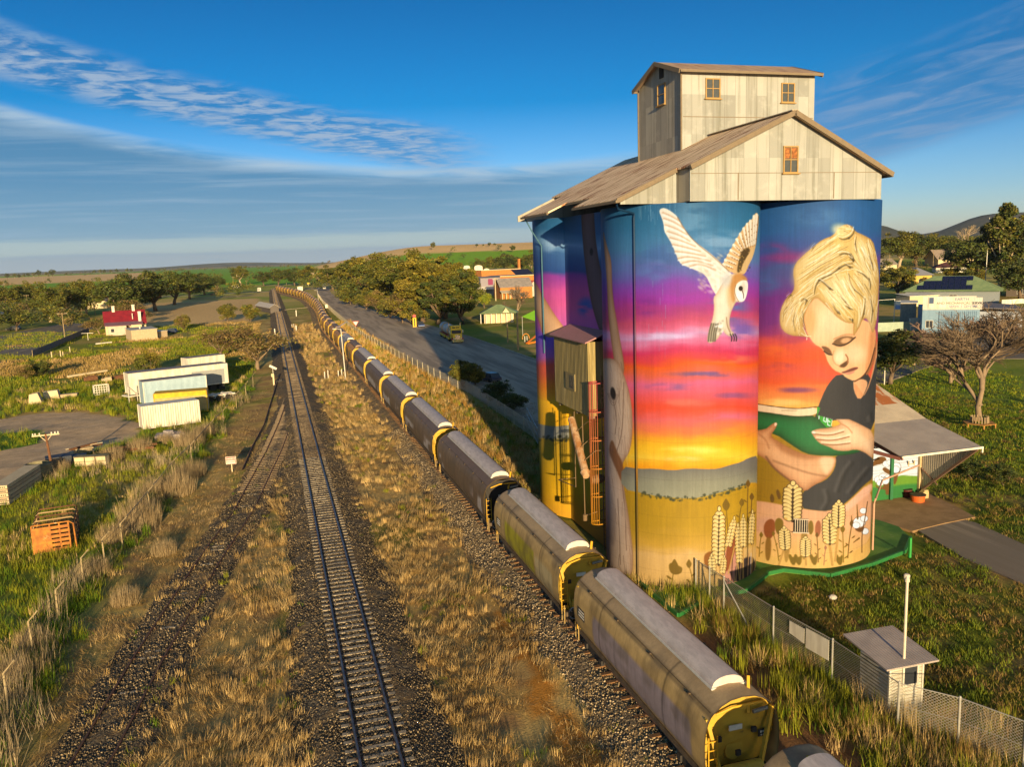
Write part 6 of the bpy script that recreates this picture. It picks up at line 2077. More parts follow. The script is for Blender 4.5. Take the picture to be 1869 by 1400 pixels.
TREES = [
 # left, along the side road and behind the red-roofed house
 ('gum', 0, 93, 588, 512, 'pale leaning gum tree with split trunk at the bend of the side road'),
 ('gum', 1, 127, 578, 512, 'gum tree with a crooked pale trunk beside the side road, right of the leaning one'),
 ('gum', 2, 158, 575, 510, 'gum tree between the side road and the red-roofed house'),
 ('dark', 0, 30, 604, 566, 'low dense green tree over the parked car at the left edge'),
 ('gum', 0, 8, 572, 512, 'gum tree at the extreme left edge of the photo'),
 ('gum', 2, 45, 566, 514, 'gum tree behind the low dense tree at the left edge'),
 ('gum', 1, 68, 560, 520, 'gum tree in front of the yellow canola field'),
 ('brown', 0, 182, 610, 576, 'brown leafless looking tree touching the left end of the red-roofed house'),
 ('brown', 1, 160, 606, 588, 'low brown bush left of the red-roofed house'),
 ('brown', 2, 262, 590, 558, 'brown bushy tree right behind the red roof chimneys'),
 ('brown', 0, 238, 585, 545, 'brown twiggy tree just behind the red-roofed house'),
 ('dark', 1, 222, 582, 505, 'dark evergreen at the left end of the dark clump behind the red roof'),
 ('dark', 0, 250, 575, 496, 'second dark evergreen from the left in the clump behind the red roof'),
 ('dark', 2, 284, 568, 492, 'tallest dark evergreen in the middle of the clump behind the red roof'),
 ('dark', 1, 318, 556, 493, 'dark evergreen right of the tallest one in the clump behind the red roof'),
 ('dark', 0, 346, 546, 494, 'third dark evergreen from the right end of the clump beside the brown paddock'),
 ('dark', 2, 374, 538, 497, 'second dark evergreen from the right end of the clump beside the brown paddock'),
 ('dark', 1, 398, 530, 502, 'small dark evergreen at the right end of the clump beside the brown paddock'),
 ('gum', 1, 440, 521, 484, 'lone gum tree standing in front of the bright green field'),
 ('dark', 0, 482, 522, 494, 'dark tree right of the lone gum, over the level crossing'),
 ('bush', 0, 415, 586, 553, 'round olive bush, left one of the pair by the small trackside shelter'),
 ('bush', 1, 458, 588, 554, 'round olive bush, right one of the pair by the small trackside shelter'),
 ('gold', 0, 335, 604, 573, 'yellow green spiky bush right of the red-roofed house yard'),
 ('brown', 1, 400, 655, 598, 'brown twiggy tree behind the white trailers'),
 ('brown', 2, 470, 675, 588, 'larger brown twiggy tree leaning over the track beside the yellow diamond sign'),
 ('brown', 0, 436, 640, 592, 'orange brown bush between the two twiggy trees beside the track'),
 ('bush', 2, 270, 685, 635, 'small green bush on the grass in front of the red-roofed house'),
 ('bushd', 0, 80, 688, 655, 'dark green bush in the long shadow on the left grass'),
 ('gold', 1, 48, 695, 664, 'yellow flowering bush left of the dark bush on the grass'),
 # middle distance at the end of the tracks
 ('dark', 1, 508, 522, 489, 'dark green tree left of the railway vanishing point poles'),
 ('dark', 2, 538, 522, 488, 'dark green tree straight above the end of the road'),
 ('belt', 0, 566, 521, 484, 'green tree right of the dark trees at the end of the road'),
 ('barew', 0, 580, 525, 495, 'pale bare limbed tree arching over the road end'),
 ('belt', 1, 608, 530, 482, 'rounded green tree at the corner of the road and the cross street'),
 ('belt', 2, 632, 538, 478, 'green roadside tree beside the first bend of the road'),
 ('belt', 0, 655, 545, 468, 'tall green roadside tree left of the yellow signs'),
 ('gum', 1, 672, 540, 462, 'gum tree with a bare white limb behind the roadside belt'),
 ('belt', 1, 690, 552, 470, 'roadside tree behind the yellow signs'),
 ('gum', 0, 716, 560, 458, 'gum tree with tall crown breaking the skyline left of the great broad trees'),
 ('gum', 2, 745, 570, 452, 'tallest gum of the roadside belt, just left of the great broad trees'),
 ('bush', 0, 640, 556, 522, 'small green bush on the road verge farthest from the viewer'),
 ('bush', 1, 668, 565, 528, 'green bush on the verge under the roadside belt'),
 ('gold', 2, 692, 574, 528, 'yellowish bush on the verge in the middle of the roadside belt'),
 ('bush', 2, 712, 582, 540, 'green bush right of the yellowish one on the verge'),
 ('gold', 0, 735, 590, 528, 'large yellow green bush on the verge left of the great broad trees'),
 ('bush', 1, 752, 592, 548, 'rounded bush at the foot of the great broad trees'),
 ('belt', 2, 705, 560, 500, 'dark shaded roadside tree behind the yellowish bush'),
 ('big', 0, 772, 588, 470, 'great golden green broad tree, left one beside the road'),
 ('big', 1, 812, 582, 466, 'great golden green broad tree in the middle over the parked truck'),
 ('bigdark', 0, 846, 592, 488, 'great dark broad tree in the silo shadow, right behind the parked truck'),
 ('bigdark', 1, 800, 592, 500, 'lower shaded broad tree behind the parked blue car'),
 ('willow', 0, 884, 562, 531, 'bright green weeping tree beside the dark broad tree and the pavilion'),
 ('bare', 0, 944, 578, 520, 'brown bare tree in the park in front of the brick shops'),
 ('bare', 1, 922, 582, 548, 'small bare tree beside the green-roofed pavilion'),
 ('gum', 0, 876, 502, 470, 'gum tree behind the white parapet shop'),
 ('gum', 2, 900, 500, 467, 'gum tree behind the brick shops, left of the dark round one'),
 ('dark', 2, 925, 500, 461, 'dark round tree on the slope behind the brick shops'),
 ('gum', 1, 950, 498, 468, 'gum tree behind the brick shops, right of the dark round one'),
 ('gum', 0, 972, 500, 455, 'gum tree on the slope touching the silo outline'),
 # beside the silos and the near fence
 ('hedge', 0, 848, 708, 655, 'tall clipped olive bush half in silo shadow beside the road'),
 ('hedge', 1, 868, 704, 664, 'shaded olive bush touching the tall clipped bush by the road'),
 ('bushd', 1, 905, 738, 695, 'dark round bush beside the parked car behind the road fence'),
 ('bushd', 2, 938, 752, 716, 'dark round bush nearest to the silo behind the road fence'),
 # right background
 ('dark', 0, 1624, 702, 600, 'dark green tree against the right side of the painted silo'),
 ('tall', 0, 1822, 540, 368, 'very tall gum tree with pale trunk rising above the skyline at the right'),
 ('dark', 1, 1792, 520, 428, 'dark evergreen left of the very tall gum'),
 ('dark', 2, 1862, 545, 470, 'dark evergreen at the right edge behind the very tall gum'),
 ('gum', 1, 1640, 490, 420, 'gum tree just right of the silo below the wooded hill'),
 ('dark', 0, 1672, 486, 421, 'round dark gum in the row below the wooded hill'),
 ('gum', 2, 1702, 480, 424, 'gum tree in the middle of the row below the wooded hill'),
 ('dark', 2, 1725, 484, 432, 'dark pine shaped tree above the brown-roofed house'),
 ('barew', 1, 1768, 470, 410, 'pale bare tree standing above the brown-roofed house'),
 ('belt', 0, 1640, 545, 485, 'leafy tree beside the yellow porch house'),
 ('belt', 1, 1735, 520, 484, 'bushy green tree right of the yellow porch house'),
 ('belt', 2, 1775, 530, 488, 'bushy tree behind the solar panel roof'),
 ('gold', 1, 1690, 528, 505, 'yellow leaved shrub in front of the porch house'),
 ('bareb', 0, 1788, 768, 548, 'large bare spreading tree with a round bench about its trunk'),
 ('bareb', 1, 1905, 740, 520, 'large bare tree cut off by the right edge of the photo'),
 ('barep', 0, 1700, 660, 590, 'pinkish bare shrub in front of the pale blue workshop doors'),
 ('barep', 1, 1755, 655, 570, 'pinkish bare shrub at the right half of the pale blue workshop'),
 ('barep', 2, 1668, 668, 612, 'low brown bare shrub nearest to the dark tree beside the silo'),
 ('barep', 0, 1812, 650, 575, 'pinkish bare shrub covering the workshop end wall'),
 ('barep', 1, 1735, 700, 640, 'low brown bare shrub left of the tree with the bench'),
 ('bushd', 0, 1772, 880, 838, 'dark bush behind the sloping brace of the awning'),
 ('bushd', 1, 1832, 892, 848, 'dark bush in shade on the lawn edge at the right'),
 ('gold', 2, 1722, 790, 768, 'pale yellow shrub peeping over the awning roof edge'),
]
for kind, var, px, py, top, label in TREES:
 g = None
 by_px(kind, var, px, py, top, label, group=g, wid={'dark': 1.4, 'belt': 1.4, 'barep': 1.5, 'gum': 1.2, 'big': 1.2, 'bigdark': 1.2, 'bareb': 1.35, 'brown': 1.35, 'hedge': 1.25, 'bushd': 1.2}.get(kind, 1.0))
# skyline trees on the far paddocks
for k, (px, py, top, lab, grp) in enumerate([(14, 509, 498, 0, 0), (27, 508, 499, 0, 0), (35, 508, 500, 0, 0), (44, 507, 499, 0, 0), (52, 506, 498, 0, 0), (62, 506, 497, 0, 0), (71, 506, 492, 1, 0), (86, 505, 496, 2, 0), (96, 505, 491, 3, 0), (121, 504, 497, 4, 0),
            (173, 500, 492, 5, 1), (183, 500, 491, 5, 1), (190, 499, 491, 5, 1), (203, 499, 492, 5, 1), (213, 498, 490, 5, 1), (232, 498, 489, 6, 1), (240, 497, 490, 5, 1),
            (790, 456, 441, 7, 2), (870, 451, 444, 8, 2), (882, 450, 445, 8, 2), (893, 450, 442, 8, 2), (902, 449, 443, 8, 2), (936, 460, 447, 9, 2), (905, 449, 444, 8, 2)]):
 L = ['small dark tree in the skyline row at the far left of the brown field', 'tallest rounded skyline tree left of the lone one', 'low wide skyline tree beside the tallest rounded one', 'skyline tree with a high crown right of the wide one', 'lone small skyline tree in the gap of the far brown field',
   'small dark skyline tree of the row above the far brown field', 'wider skyline tree in the row above the far brown field', 'lone tree on the bare crest of the brown hill', 'small dark tree of the clump on the crest of the brown hill', 'single grey tree on the slope of the brown hill'][lab]
 G_ = ['skyline trees at the far left', 'skyline trees above the far brown field', 'trees on the brown hill'][grp]
 b = GT(px, py)
 D = math.hypot(b.x, b.y)
 h = max(atD(px, top, D).z - b.z, 4.0)
 plant(('dark', 'gum')[k % 2], k % 3, b, h, L, group=G_)

def far_wood():
 """distant woodland read as one mass"""
 rng = np.random.default_rng(5)
 cs, rs, ns = [], [], []
 V, F, K, o = [], [], [], 0
 spots = []
 for az0, az1, r0, r1, n, hh in ((34, 49, 420, 1300, 420, 9), (2, 12, 520, 830, 120, 11), (12, 24, 560, 860, 130, 10), (-6, 3, 900, 1250, 36, 9), (-17, -8, 480, 760, 60, 8), (-17, -9, 900, 1400, 30, 8), (-8, 4, 2200, 5200, 90, 12), (-17, -5, 2600, 5600, 110, 11),
         (47.5, 50, 330, 430, 14, 7), (39, 41, 330, 430, 16, 7), (3, 16, 900, 1150, 16, 9), (-19, -10.5, 290, 480, 70, 8), (-9, -1, 480, 620, 34, 8), (4.5, 10, 330, 520, 60, 11), (8, 14, 290, 420, 30, 9)):
  for _ in range(n):
   a, r = R(rng.uniform(az0, az1)), math.sqrt(rng.uniform(r0 * r0, r1 * r1))
   spots.append((r * math.sin(a), r * math.cos(a), hh * rng.uniform(.6, 1.25), r))
 for x, y, h, r in spots:
  z = float(hgt(x, y))
  cols = OLIVE if rng.random() < .6 else (DARKG if rng.random() < .7 else BROWN)
  m = 7
  C = [np.array([x + rng.normal() * h * .22, y + rng.normal() * h * .22, z + h * rng.uniform(.35, .85)]) for _ in range(m)]
  v, f, k = leaf_cloud(rng, C, [h * rng.uniform(.18, .30) for _ in range(m)], [26 if r > 900 else 44] * m, .05 * h * (1.1 if r > 900 else .85), cols)
  V.append(v)
  F.append(f + o)
  K.append(k)
  o += len(v)
 me = np_mesh('woodland', np.vstack(V), np.vstack(F), np.vstack(K), leaf_m)
 tag(link('woodland', me), kind='stuff')

far_wood()

# ------------------------------------------------------------------ grass
def tufts(rng, X, Y, nb, h, w, lean, cols, z=None, spread=.10, dirn=None):
 """blades of grass in tufts: arrays in, triangles out"""
 n = len(X)
 if z is None:
  z = np.zeros(n)
 k = nb
 bx = np.repeat(X, k) + rng.normal(size=n * k) * spread
 by = np.repeat(Y, k) + rng.normal(size=n * k) * spread
 bz = np.repeat(z, k) - .06
 H = np.repeat(h, k) * rng.uniform(.55, 1.2, n * k)
 a = rng.uniform(0, 2 * math.pi, n * k)
 if dirn is not None:
  a = np.repeat(dirn, k) + rng.normal(size=n * k) * .7
 ln = np.repeat(lean, k) * rng.uniform(.3, 1.3, n * k)
 tx, ty, tz = bx + np.cos(a) * H * ln, by + np.sin(a) * H * ln, bz + H / np.sqrt(1 + ln ** 2) + .05
 pa = a + math.pi / 2 + rng.normal(size=n * k) * .5
 W = np.repeat(w, k)
 ox, oy = np.cos(pa) * W, np.sin(pa) * W
 V = np.stack([np.stack([bx - ox, by - oy, bz], 1), np.stack([bx + ox, by + oy, bz], 1), np.stack([tx, ty, tz], 1)], 1).reshape(-1, 3)
 c = np.repeat(cols, k, 0) * rng.uniform(.7, 1.3, (n * k, 1))
 return V, np.repeat(np.clip(c, .004, .9), 3, 0)

grass_m = mat_vcol('grass_blade', .7, var=.1, vscale=1.0, spec=.15, trans=.18)

def grass(name, parts):
 V = np.vstack([p[0] for p in parts])
 C = np.vstack([p[1] for p in parts])
 F = np.arange(len(V)).reshape(-1, 3)
 tag(link(name, np_mesh(name, V, F, C, grass_m)), kind='stuff')

def scatter(rng, x0, x1, y0, y1, dens, keep):
 """points thinned with distance: dens per square metre at 30 m"""
 n = int((x1 - x0) * (y1 - y0) * dens)
 X, Y = rng.uniform(x0, x1, n), rng.uniform(y0, y1, n)
 d = np.hypot(X, Y)
 m = rng.random(n) < np.minimum(1, (38 / np.maximum(d, 1)) ** 1.15) * keep(X, Y)
 return X[m], Y[m]

STRAW, DRY, GRN, LUSH, TAN = (.56, .385, .165), (.40, .255, .095), (.22, .225, .014), (.10, .165, .010), (.30, .205, .10)

def pick(rng, n, cols, w, noise=None):
 idx = rng.choice(len(cols), n, p=np.array(w) / sum(w))
 return np.array(cols)[idx]

def FX(Y):
 return np.interp(Y, [20, 38.5, 48, 58, 70, 79, 85, 99, 117, 140, 200], [-13.2, -12.5, -12.6, -11.9, -10.7, -9.7, -9.1, -8.1, -5.8, -5.0, -5.0])

def SX(Y):
 sy = [v.y for v in SID]
 return np.interp(Y, sy, [v.x for v in SID])

def build_grass():
 rng = np.random.default_rng(21)
 dist = lambda X, Y: np.hypot(X, Y)
 grow_ = lambda X, Y: 1 + np.clip((dist(X, Y) - 40) / 130, 0, 2.2)
 P = []
 # dry strip between the main track and the train
 def keep(X, Y):
  edge = smooth(5.0, 6.2, X + (vn(X, Y, 3, 4) - .5) * 2.4) * (1 - smooth(11.0, 12.1, X + (vn(X, Y, 3, 6) - .5) * 2))
  tr = 1 - .93 * inpoly(X, Y, TRACKD)
  return edge * tr * smooth(.25, .5, vn(X, Y, 5, 8))
 for cset, wts, dn, hh in (((STRAW, DRY, TAN), (5, 4, 2), 7.5, .42), ((GRN, LUSH), (3, 1), 2.2, .26)):
  X, Y = scatter(rng, 4.6, 12.4, 18, 260, dn, lambda x, y: keep(x, y) * (1 if cset[0] is STRAW else smooth(.48, .66, vn(x, y, 6, 77))))
  s = grow_(X, Y)
  P.append(tufts(rng, X, Y, 24, hh * s * rng.uniform(.5, 1.25, len(X)), .013 * s, np.clip(rng.normal(.9, .5, len(X)), .1, 2.5), pick(rng, len(X), cset, wts), spread=.13, dirn=vn(X, Y, 5, 60) * 9))
 # between the siding and the main track
 def keep2(X, Y):
  return smooth(SX(Y) + 1.7, SX(Y) + 2.5, X) * (1 - smooth(-.6, .3, X + (vn(X, Y, 2, 9) - .5) * 1.6)) * smooth(.22, .45, vn(X, Y, 4, 18))
 for cset, wts, dn, hh in (((STRAW, TAN, DRY), (4, 4, 3), 7.5, .45), ((GRN, LUSH), (3, 2), 1.8, .22)):
  X, Y = scatter(rng, -8, .6, 18, 96, dn, lambda x, y: keep2(x, y) * (1 if cset[0] is STRAW else smooth(.5, .65, vn(x, y, 4, 79))))
  s = grow_(X, Y)
  P.append(tufts(rng, X, Y, 24, hh * s * rng.uniform(.5, 1.25, len(X)), .013 * s, np.clip(rng.normal(.8, .5, len(X)), .1, 2.2), pick(rng, len(X), cset, wts), spread=.13, dirn=vn(X, Y, 5, 62) * 9))
 # trampled straw between the fence and the siding
 X, Y = scatter(rng, -16, -3, 20, 100, 5.5, lambda x, y: smooth(FX(y) + .8, FX(y) + 2.5, x) * (1 - smooth(SX(y) - 2.3, SX(y) - 1.4, x)))
 P.append(tufts(rng, X, Y, 18, .3 * rng.uniform(.5, 1.2, len(X)), np.full(len(X), .013), np.clip(rng.normal(2.2, .8, len(X)), .6, 5), pick(rng, len(X), (TAN, DRY, STRAW), (4, 3, 2)), spread=.16, dirn=vn(X, Y, 5, 63) * 9))
 # weeds in the siding and on the ballast
 X, Y = scatter(rng, -10, 14.5, 20, 120, .55, lambda x, y: ((np.abs(x - SX(y)) < 1.9) | ((np.abs(x - 2.65) > 1.9) & (np.abs(x - 2.65) < 3.2)) | ((x > 11.2) & (x < 13.0))))
 P.append(tufts(rng, X, Y, 20, .28 * rng.uniform(.4, 1.3, len(X)), np.full(len(X), .014), np.clip(rng.normal(.7, .3, len(X)), .1, 2), pick(rng, len(X), (GRN, STRAW, DRY, LUSH), (3, 4, 2, 1)), z=np.full(len(X), .1), spread=.12))
 # strip by the road fence
 X, Y = scatter(rng, 17.2, 26, 58, 260, 6.0, lambda x, y: 1 - smooth(24.2, 25.2, x + .012 * np.maximum(y - 110, 0)))
 s = grow_(X, Y)
 P.append(tufts(rng, X, Y, 20, .5 * s * rng.uniform(.6, 1.2, len(X)), .015 * s, np.clip(rng.normal(.5, .3, len(X)), .1, 1.4), pick(rng, len(X), (DRY, (.40, .22, .05), STRAW, GRN), (4, 4, 3, 2)), spread=.14))
 grass('dry_grass', P)
 P = []
 # lush bank on and beyond the left fence
 X, Y = scatter(rng, -17, -3, 24, 150, 4.5, lambda x, y: (1 - smooth(.6, 2.0, np.abs(x - FX(y) + .1 + (vn(x, y, 3, 33) - .5) * 2.0))) * smooth(.3, .5, vn(x, y, 3, 34)))
 s = grow_(X, Y)
 P.append(tufts(rng, X, Y, 34, .75 * rng.uniform(.5, 1.3, len(X)), .017 * s, np.clip(rng.normal(.7, .35, len(X)), .1, 1.6), pick(rng, len(X), (LUSH, GRN, STRAW), (6, 3, 1.4)), spread=.2))
 # pasture left of the fence
 X, Y = scatter(rng, -62, -6, 34, 150, 5.0, lambda x, y: (x < FX(y) - .5) * (1 - inpoly(x, y, YARD) * (1 - inpoly(x, y, YISLE))) * (x > -.62 * y))
 s = grow_(X, Y)
 nn = vn(X, Y, 7, 44)
 c = np.where((nn > .52)[:, None], pick(rng, len(X), (GRN, (.24, .22, .03), STRAW), (4, 3, 1.2)), pick(rng, len(X), (LUSH, GRN), (2, 3)))
 P.append(tufts(rng, X, Y, 18, .42 * s * rng.uniform(.6, 1.3, len(X)), .016 * s, np.clip(rng.normal(.55, .3, len(X)), .05, 1.5), c, spread=.2))
 X, Y = scatter(rng, -90, -4, 150, 290, 6.0, lambda x, y: (x > -.34 * y) * smooth(.3, .5, vn(x, y, 12, 46)))
 nn = vn(X, Y, 16, 47)
 c = np.where((nn + .18 * smooth(34, 48, -X) * -1 > .5)[:, None], pick(rng, len(X), (DRY, STRAW, (.30, .2, .05)), (3, 1, 3)), pick(rng, len(X), (GRN, LUSH, (.24, .22, .03)), (4, 2, 2)))
 P.append(tufts(rng, X, Y, 14, .6 * rng.uniform(.5, 1.2, len(X)), np.full(len(X), .06), np.clip(rng.normal(.6, .3, len(X)), .05, 1.5), c, spread=.5))
 grass('green_grass', P)
 P = []
 # clover field on the right
 X, Y = scatter(rng, 22.5, 80, 14, 100, 9.0, lambda x, y: (x < 1.3 * y + 8) * (1 - inpoly(x, y, DRIVE)) * (1 - inpoly(x, y, [(20, 41), (22, 38.5), (27, 38.5), (38, 39.5), (40, 43), (47, 44), (47, 60), (20, 60)])))
 nn = vn(X, Y, 1.6, 51)
 lit = vn(X, Y, 6, 52)
 c = np.where((nn > .48)[:, None], pick(rng, len(X), ((.11, .145, .013), (.175, .185, .015), (.075, .105, .012)), (4, 3, 2)), pick(rng, len(X), ((.20, .15, .03), (.24, .15, .055), (.12, .105, .018)), (3, 3, 3)))
 P.append(tufts(rng, X, Y, 12, .20 * rng.uniform(.4, 1.3, len(X)) * (1 + .5 * (nn > .55)), np.full(len(X), .03), np.clip(rng.normal(1.0, .4, len(X)), .2, 2.2), c, spread=.16))
 # lawns in the right background
 X, Y = scatter(rng, 45, 100, 52, 150, 5.0, lambda x, y: (x > 46.5) * (x < 1.0 * y + 10))
 P.append(tufts(rng, X, Y, 10, .28 * rng.uniform(.6, 1.2, len(X)), np.full(len(X), .04), np.clip(rng.normal(.8, .3, len(X)), .2, 2), pick(rng, len(X), (GRN, LUSH, (.2, .22, .02)), (3, 3, 2)), spread=.3))
 grass('clover', P)
 P = []
 # rank weeds on the bank under the near fence
 X, Y = scatter(rng, 16.6, 27, 12, 42, 3.6, lambda x, y: smooth(18.4, 20.6, x + (vn(x, y, 3, 55) - .5) * 3) * (1 - smooth(22.6, 23.4, x - .05 * np.maximum(27 - y, 0) * 3)) * smooth(.26, .46, vn(x, y, 2.4, 56)))
 c = pick(rng, len(X), (GRN, (.24, .24, .018), LUSH, STRAW, (.30, .18, .05)), (4, 4, 2, 2, 2))
 P.append(tufts(rng, X, Y, 40, .80 * rng.uniform(.4, 1.3, len(X)), np.full(len(X), .016), np.clip(rng.normal(.5, .3, len(X)), .05, 1.3), c, spread=.2))
 X, Y = scatter(rng, 19, 30, 9, 26, 5.0, lambda x, y: (1 - smooth(1.5, 4.0, np.abs(x - 22.8 - (25 - y) * .45))) * 1.0)
 P.append(tufts(rng, X, Y, 34, .7 * rng.uniform(.5, 1.2, len(X)), np.full(len(X), .015), np.clip(rng.normal(.5, .3, len(X)), .05, 1.3), pick(rng, len(X), (STRAW, DRY, GRN, (.30, .18, .05)), (4, 3, 3, 2)), spread=.2))
 grass('bank_weeds', P)

build_grass()

# tall dead weeds on the left fence line and yard
def weed_mesh(seed, h, n, rad, cols):
 rng = np.random.default_rng(seed)
 V, C = [], []
 r = np.sqrt(rng.random(n)) * rad
 a = rng.uniform(0, 6.283, n)
 x, y = r * np.cos(a), r * np.sin(a)
 v, c = tufts(rng, x, y, 5, h * rng.uniform(.6, 1.15, n) * (1 - .3 * (r / rad) ** 2), np.full(n, .014), np.clip(rng.normal(.30, .12, n), .05, .7), pick(rng, n, cols, [1] * len(cols)), spread=.05, dirn=a)
 return np_mesh('weed_stems', v, np.arange(len(v)).reshape(-1, 3), c, grass_m)

WM = [weed_mesh(70 + i, 1.7, 320, 1.25, ((.34, .25, .14), (.27, .19, .10), (.40, .30, .17))) for i in range(3)]
for i, (px, py, sc_, lab) in enumerate([(258, 955, 1.15, 'tall dead grey weed clump behind the bent fence posts, right of the orange cage'), (205, 985, .8, 'dead weed clump beside the orange cage shadow'), (322, 900, 1.2, 'tallest dead weed clump between two bent fence posts'),
          (350, 868, 1.0, 'dead weed clump beside the red and white sign'), (285, 905, .9, 'dead weed clump behind the tallest one'), (205, 838, .9, 'dead weed clump right of the stacked beige crates'),
          (255, 822, .95, 'dead weed clump beside the grey rubble mound'), (345, 815, 1.2, 'broad dead weed clump below the white container'), (300, 808, .7, 'small dead weed clump at the white container corner'), (375, 795, .9, 'dead weed clump at the right end of the white container'),
          (175, 1050, .7, 'low dead weed clump at the foot of a bent fence post'), (230, 1100, .6, 'low straw coloured weed clump on the bank below the fence'), (110, 858, .7, 'thin dead weeds beside the brown crossarm pole'), (60, 1180, .6, 'dead weed clump among bent posts near the lower left corner'),
          (20, 1240, .7, 'dead weed clump at the lower left edge of the photo'), (300, 1010, .6, 'straw weed clump on the siding bank')]):
 b = G(px, py)
 o = link('dry_weed_clump', WM[i % 3], None, b, rnd.uniform(0, 6), sc_)
 tag(o, lab, 'weeds', 'dead weed clumps')

def verge():
 """matted band of tall pale dead weeds along the left fence, and fine straw litter everywhere on the corridor"""
 rng = np.random.default_rng(91)
 P = []
 X, Y = scatter(rng, -17, -3, 26, 122, 5.0, lambda x, y: (1 - smooth(.7, 1.9, np.abs(x - FX(y) + .4 + (vn(x, y, 4, 93) - .5) * 2.4))) * smooth(.42, .56, vn(x, y, 4.5, 94)) * np.where(y < 54, .4, 1.0))
 P.append(tufts(rng, X, Y, 30, 1.45 * rng.uniform(.5, 1.15, len(X)), np.full(len(X), .014), np.clip(rng.normal(.38, .16, len(X)), .05, .9), pick(rng, len(X), ((.36, .27, .16), (.28, .205, .115), (.43, .33, .20)), (3, 2, 2)), spread=.26))
 X, Y = scatter(rng, -30, -8, 82, 108, 2.4, lambda x, y: smooth(.5, .62, vn(x, y, 5, 95)) * (1 - inpoly(x, y, YARD)) * (x < FX(y)))
 P.append(tufts(rng, X, Y, 26, 1.3 * rng.uniform(.4, 1.1, len(X)), np.full(len(X), .016), np.clip(rng.normal(.38, .16, len(X)), .05, .9), pick(rng, len(X), ((.36, .27, .16), (.28, .205, .115), (.43, .33, .20)), (3, 2, 2)), spread=.3))
 # straw litter
 X, Y = scatter(rng, -14, 13, 20, 130, 16.0, lambda x, y: (x > FX(y) + .8) * (np.abs(x - 2.65) > 2.0) * (np.abs(x - SX(y)) > .9) * smooth(.3, .5, vn(x, y, 2.0, 96)))
 P.append(tufts(rng, X, Y, 5, .20 * rng.uniform(.5, 1.6, len(X)), np.full(len(X), .012), np.clip(rng.normal(2.6, 1.0, len(X)), .5, 6), pick(rng, len(X), (STRAW, DRY, TAN, (.20, .13, .06)), (4, 3, 3, 2)), spread=.14))
 # weeds over the buried siding
 X, Y = scatter(rng, -14, 2, 20, 80, 1.5, lambda x, y: (np.abs(x - SX(y)) < 1.9) * smooth(.45, .6, vn(x, y, 3.0, 97)))
 P.append(tufts(rng, X, Y, 26, .34 * rng.uniform(.5, 1.3, len(X)), np.full(len(X), .013), np.clip(rng.normal(1.1, .5, len(X)), .2, 3), pick(rng, len(X), (STRAW, TAN, DRY, GRN), (4, 3, 2, 1)), z=np.full(len(X), .15), spread=.16))
 grass('dead_weeds', P)

verge()

def stones(name, n, xf, y0, y1, wid, zf, cols, seed, size=(.03, .065)):
 """loose ballast stones: small irregular octahedra"""
 rng = np.random.default_rng(seed)
 u = rng.random(n) ** 1.7
 Y = y0 + (y1 - y0) * u
 off = rng.uniform(-wid, wid, n)
 X = xf(Y) + off
 Z = zf(off) + rng.uniform(-.01, .02, n)
 s = rng.uniform(*size, n)
 base = np.array([(1, 0, 0), (-1, 0, 0), (0, 1, 0), (0, -1, 0), (0, 0, .8), (0, 0, -.8)], float)
 V = base[None] * s[:, None, None] * rng.uniform(.55, 1.3, (n, 6, 1))
 a = rng.uniform(0, 6.28, n)
 ca, sa = np.cos(a), np.sin(a)
 x, y = V[..., 0] * ca[:, None] - V[..., 1] * sa[:, None], V[..., 0] * sa[:, None] + V[..., 1] * ca[:, None]
 V = np.stack([x + X[:, None], y + Y[:, None], V[..., 2] + Z[:, None]], -1).reshape(-1, 3)
 f = np.array([(0, 2, 4), (2, 1, 4), (1, 3, 4), (3, 0, 4), (2, 0, 5), (1, 2, 5), (3, 1, 5), (0, 3, 5)])
 F = (f[None] + 6 * np.arange(n)[:, None, None]).reshape(-1, 3)
 c = np.repeat(pick(rng, n, cols, [1] * len(cols)) * rng.uniform(.7, 1.3, (n, 1)), 6, 0)
 tag(link(name, np_mesh(name, V, F, c, mat_vcol('stone', .9, spec=.15))), kind='stuff')

SC_ = ((.055, .043, .032), (.11, .08, .05), (.19, .137, .08), (.31, .23, .135), (.075, .057, .042), (.05, .04, .03))
prof_main = lambda o: np.interp(np.abs(o), [0, 1.55, 2.3, 3.3], [.375, .365, .13, -.08])
stones('ballast_stones', 42000, lambda y: np.full_like(y, 2.65), 26, 105, 3.2, prof_main, SC_, 5)
stones('ballast_stones', 22000, lambda y: np.array(SX(y)), 22, 90, 1.9, lambda o: np.interp(np.abs(o), [0, 1.4, 2.1], [.225, .125, -.08]), SC_, 6)
stones('ballast_stones', 20000, lambda y: np.array(train_x(y)) - 1.3, 20, 90, 1.9, lambda o: np.interp(o, [-2.1, -.9, -.2, 1.3], [-.08, .11, .345, .35]), ((.10, .075, .05), (.2, .15, .09), (.34, .25, .15), (.46, .35, .22)), 7)

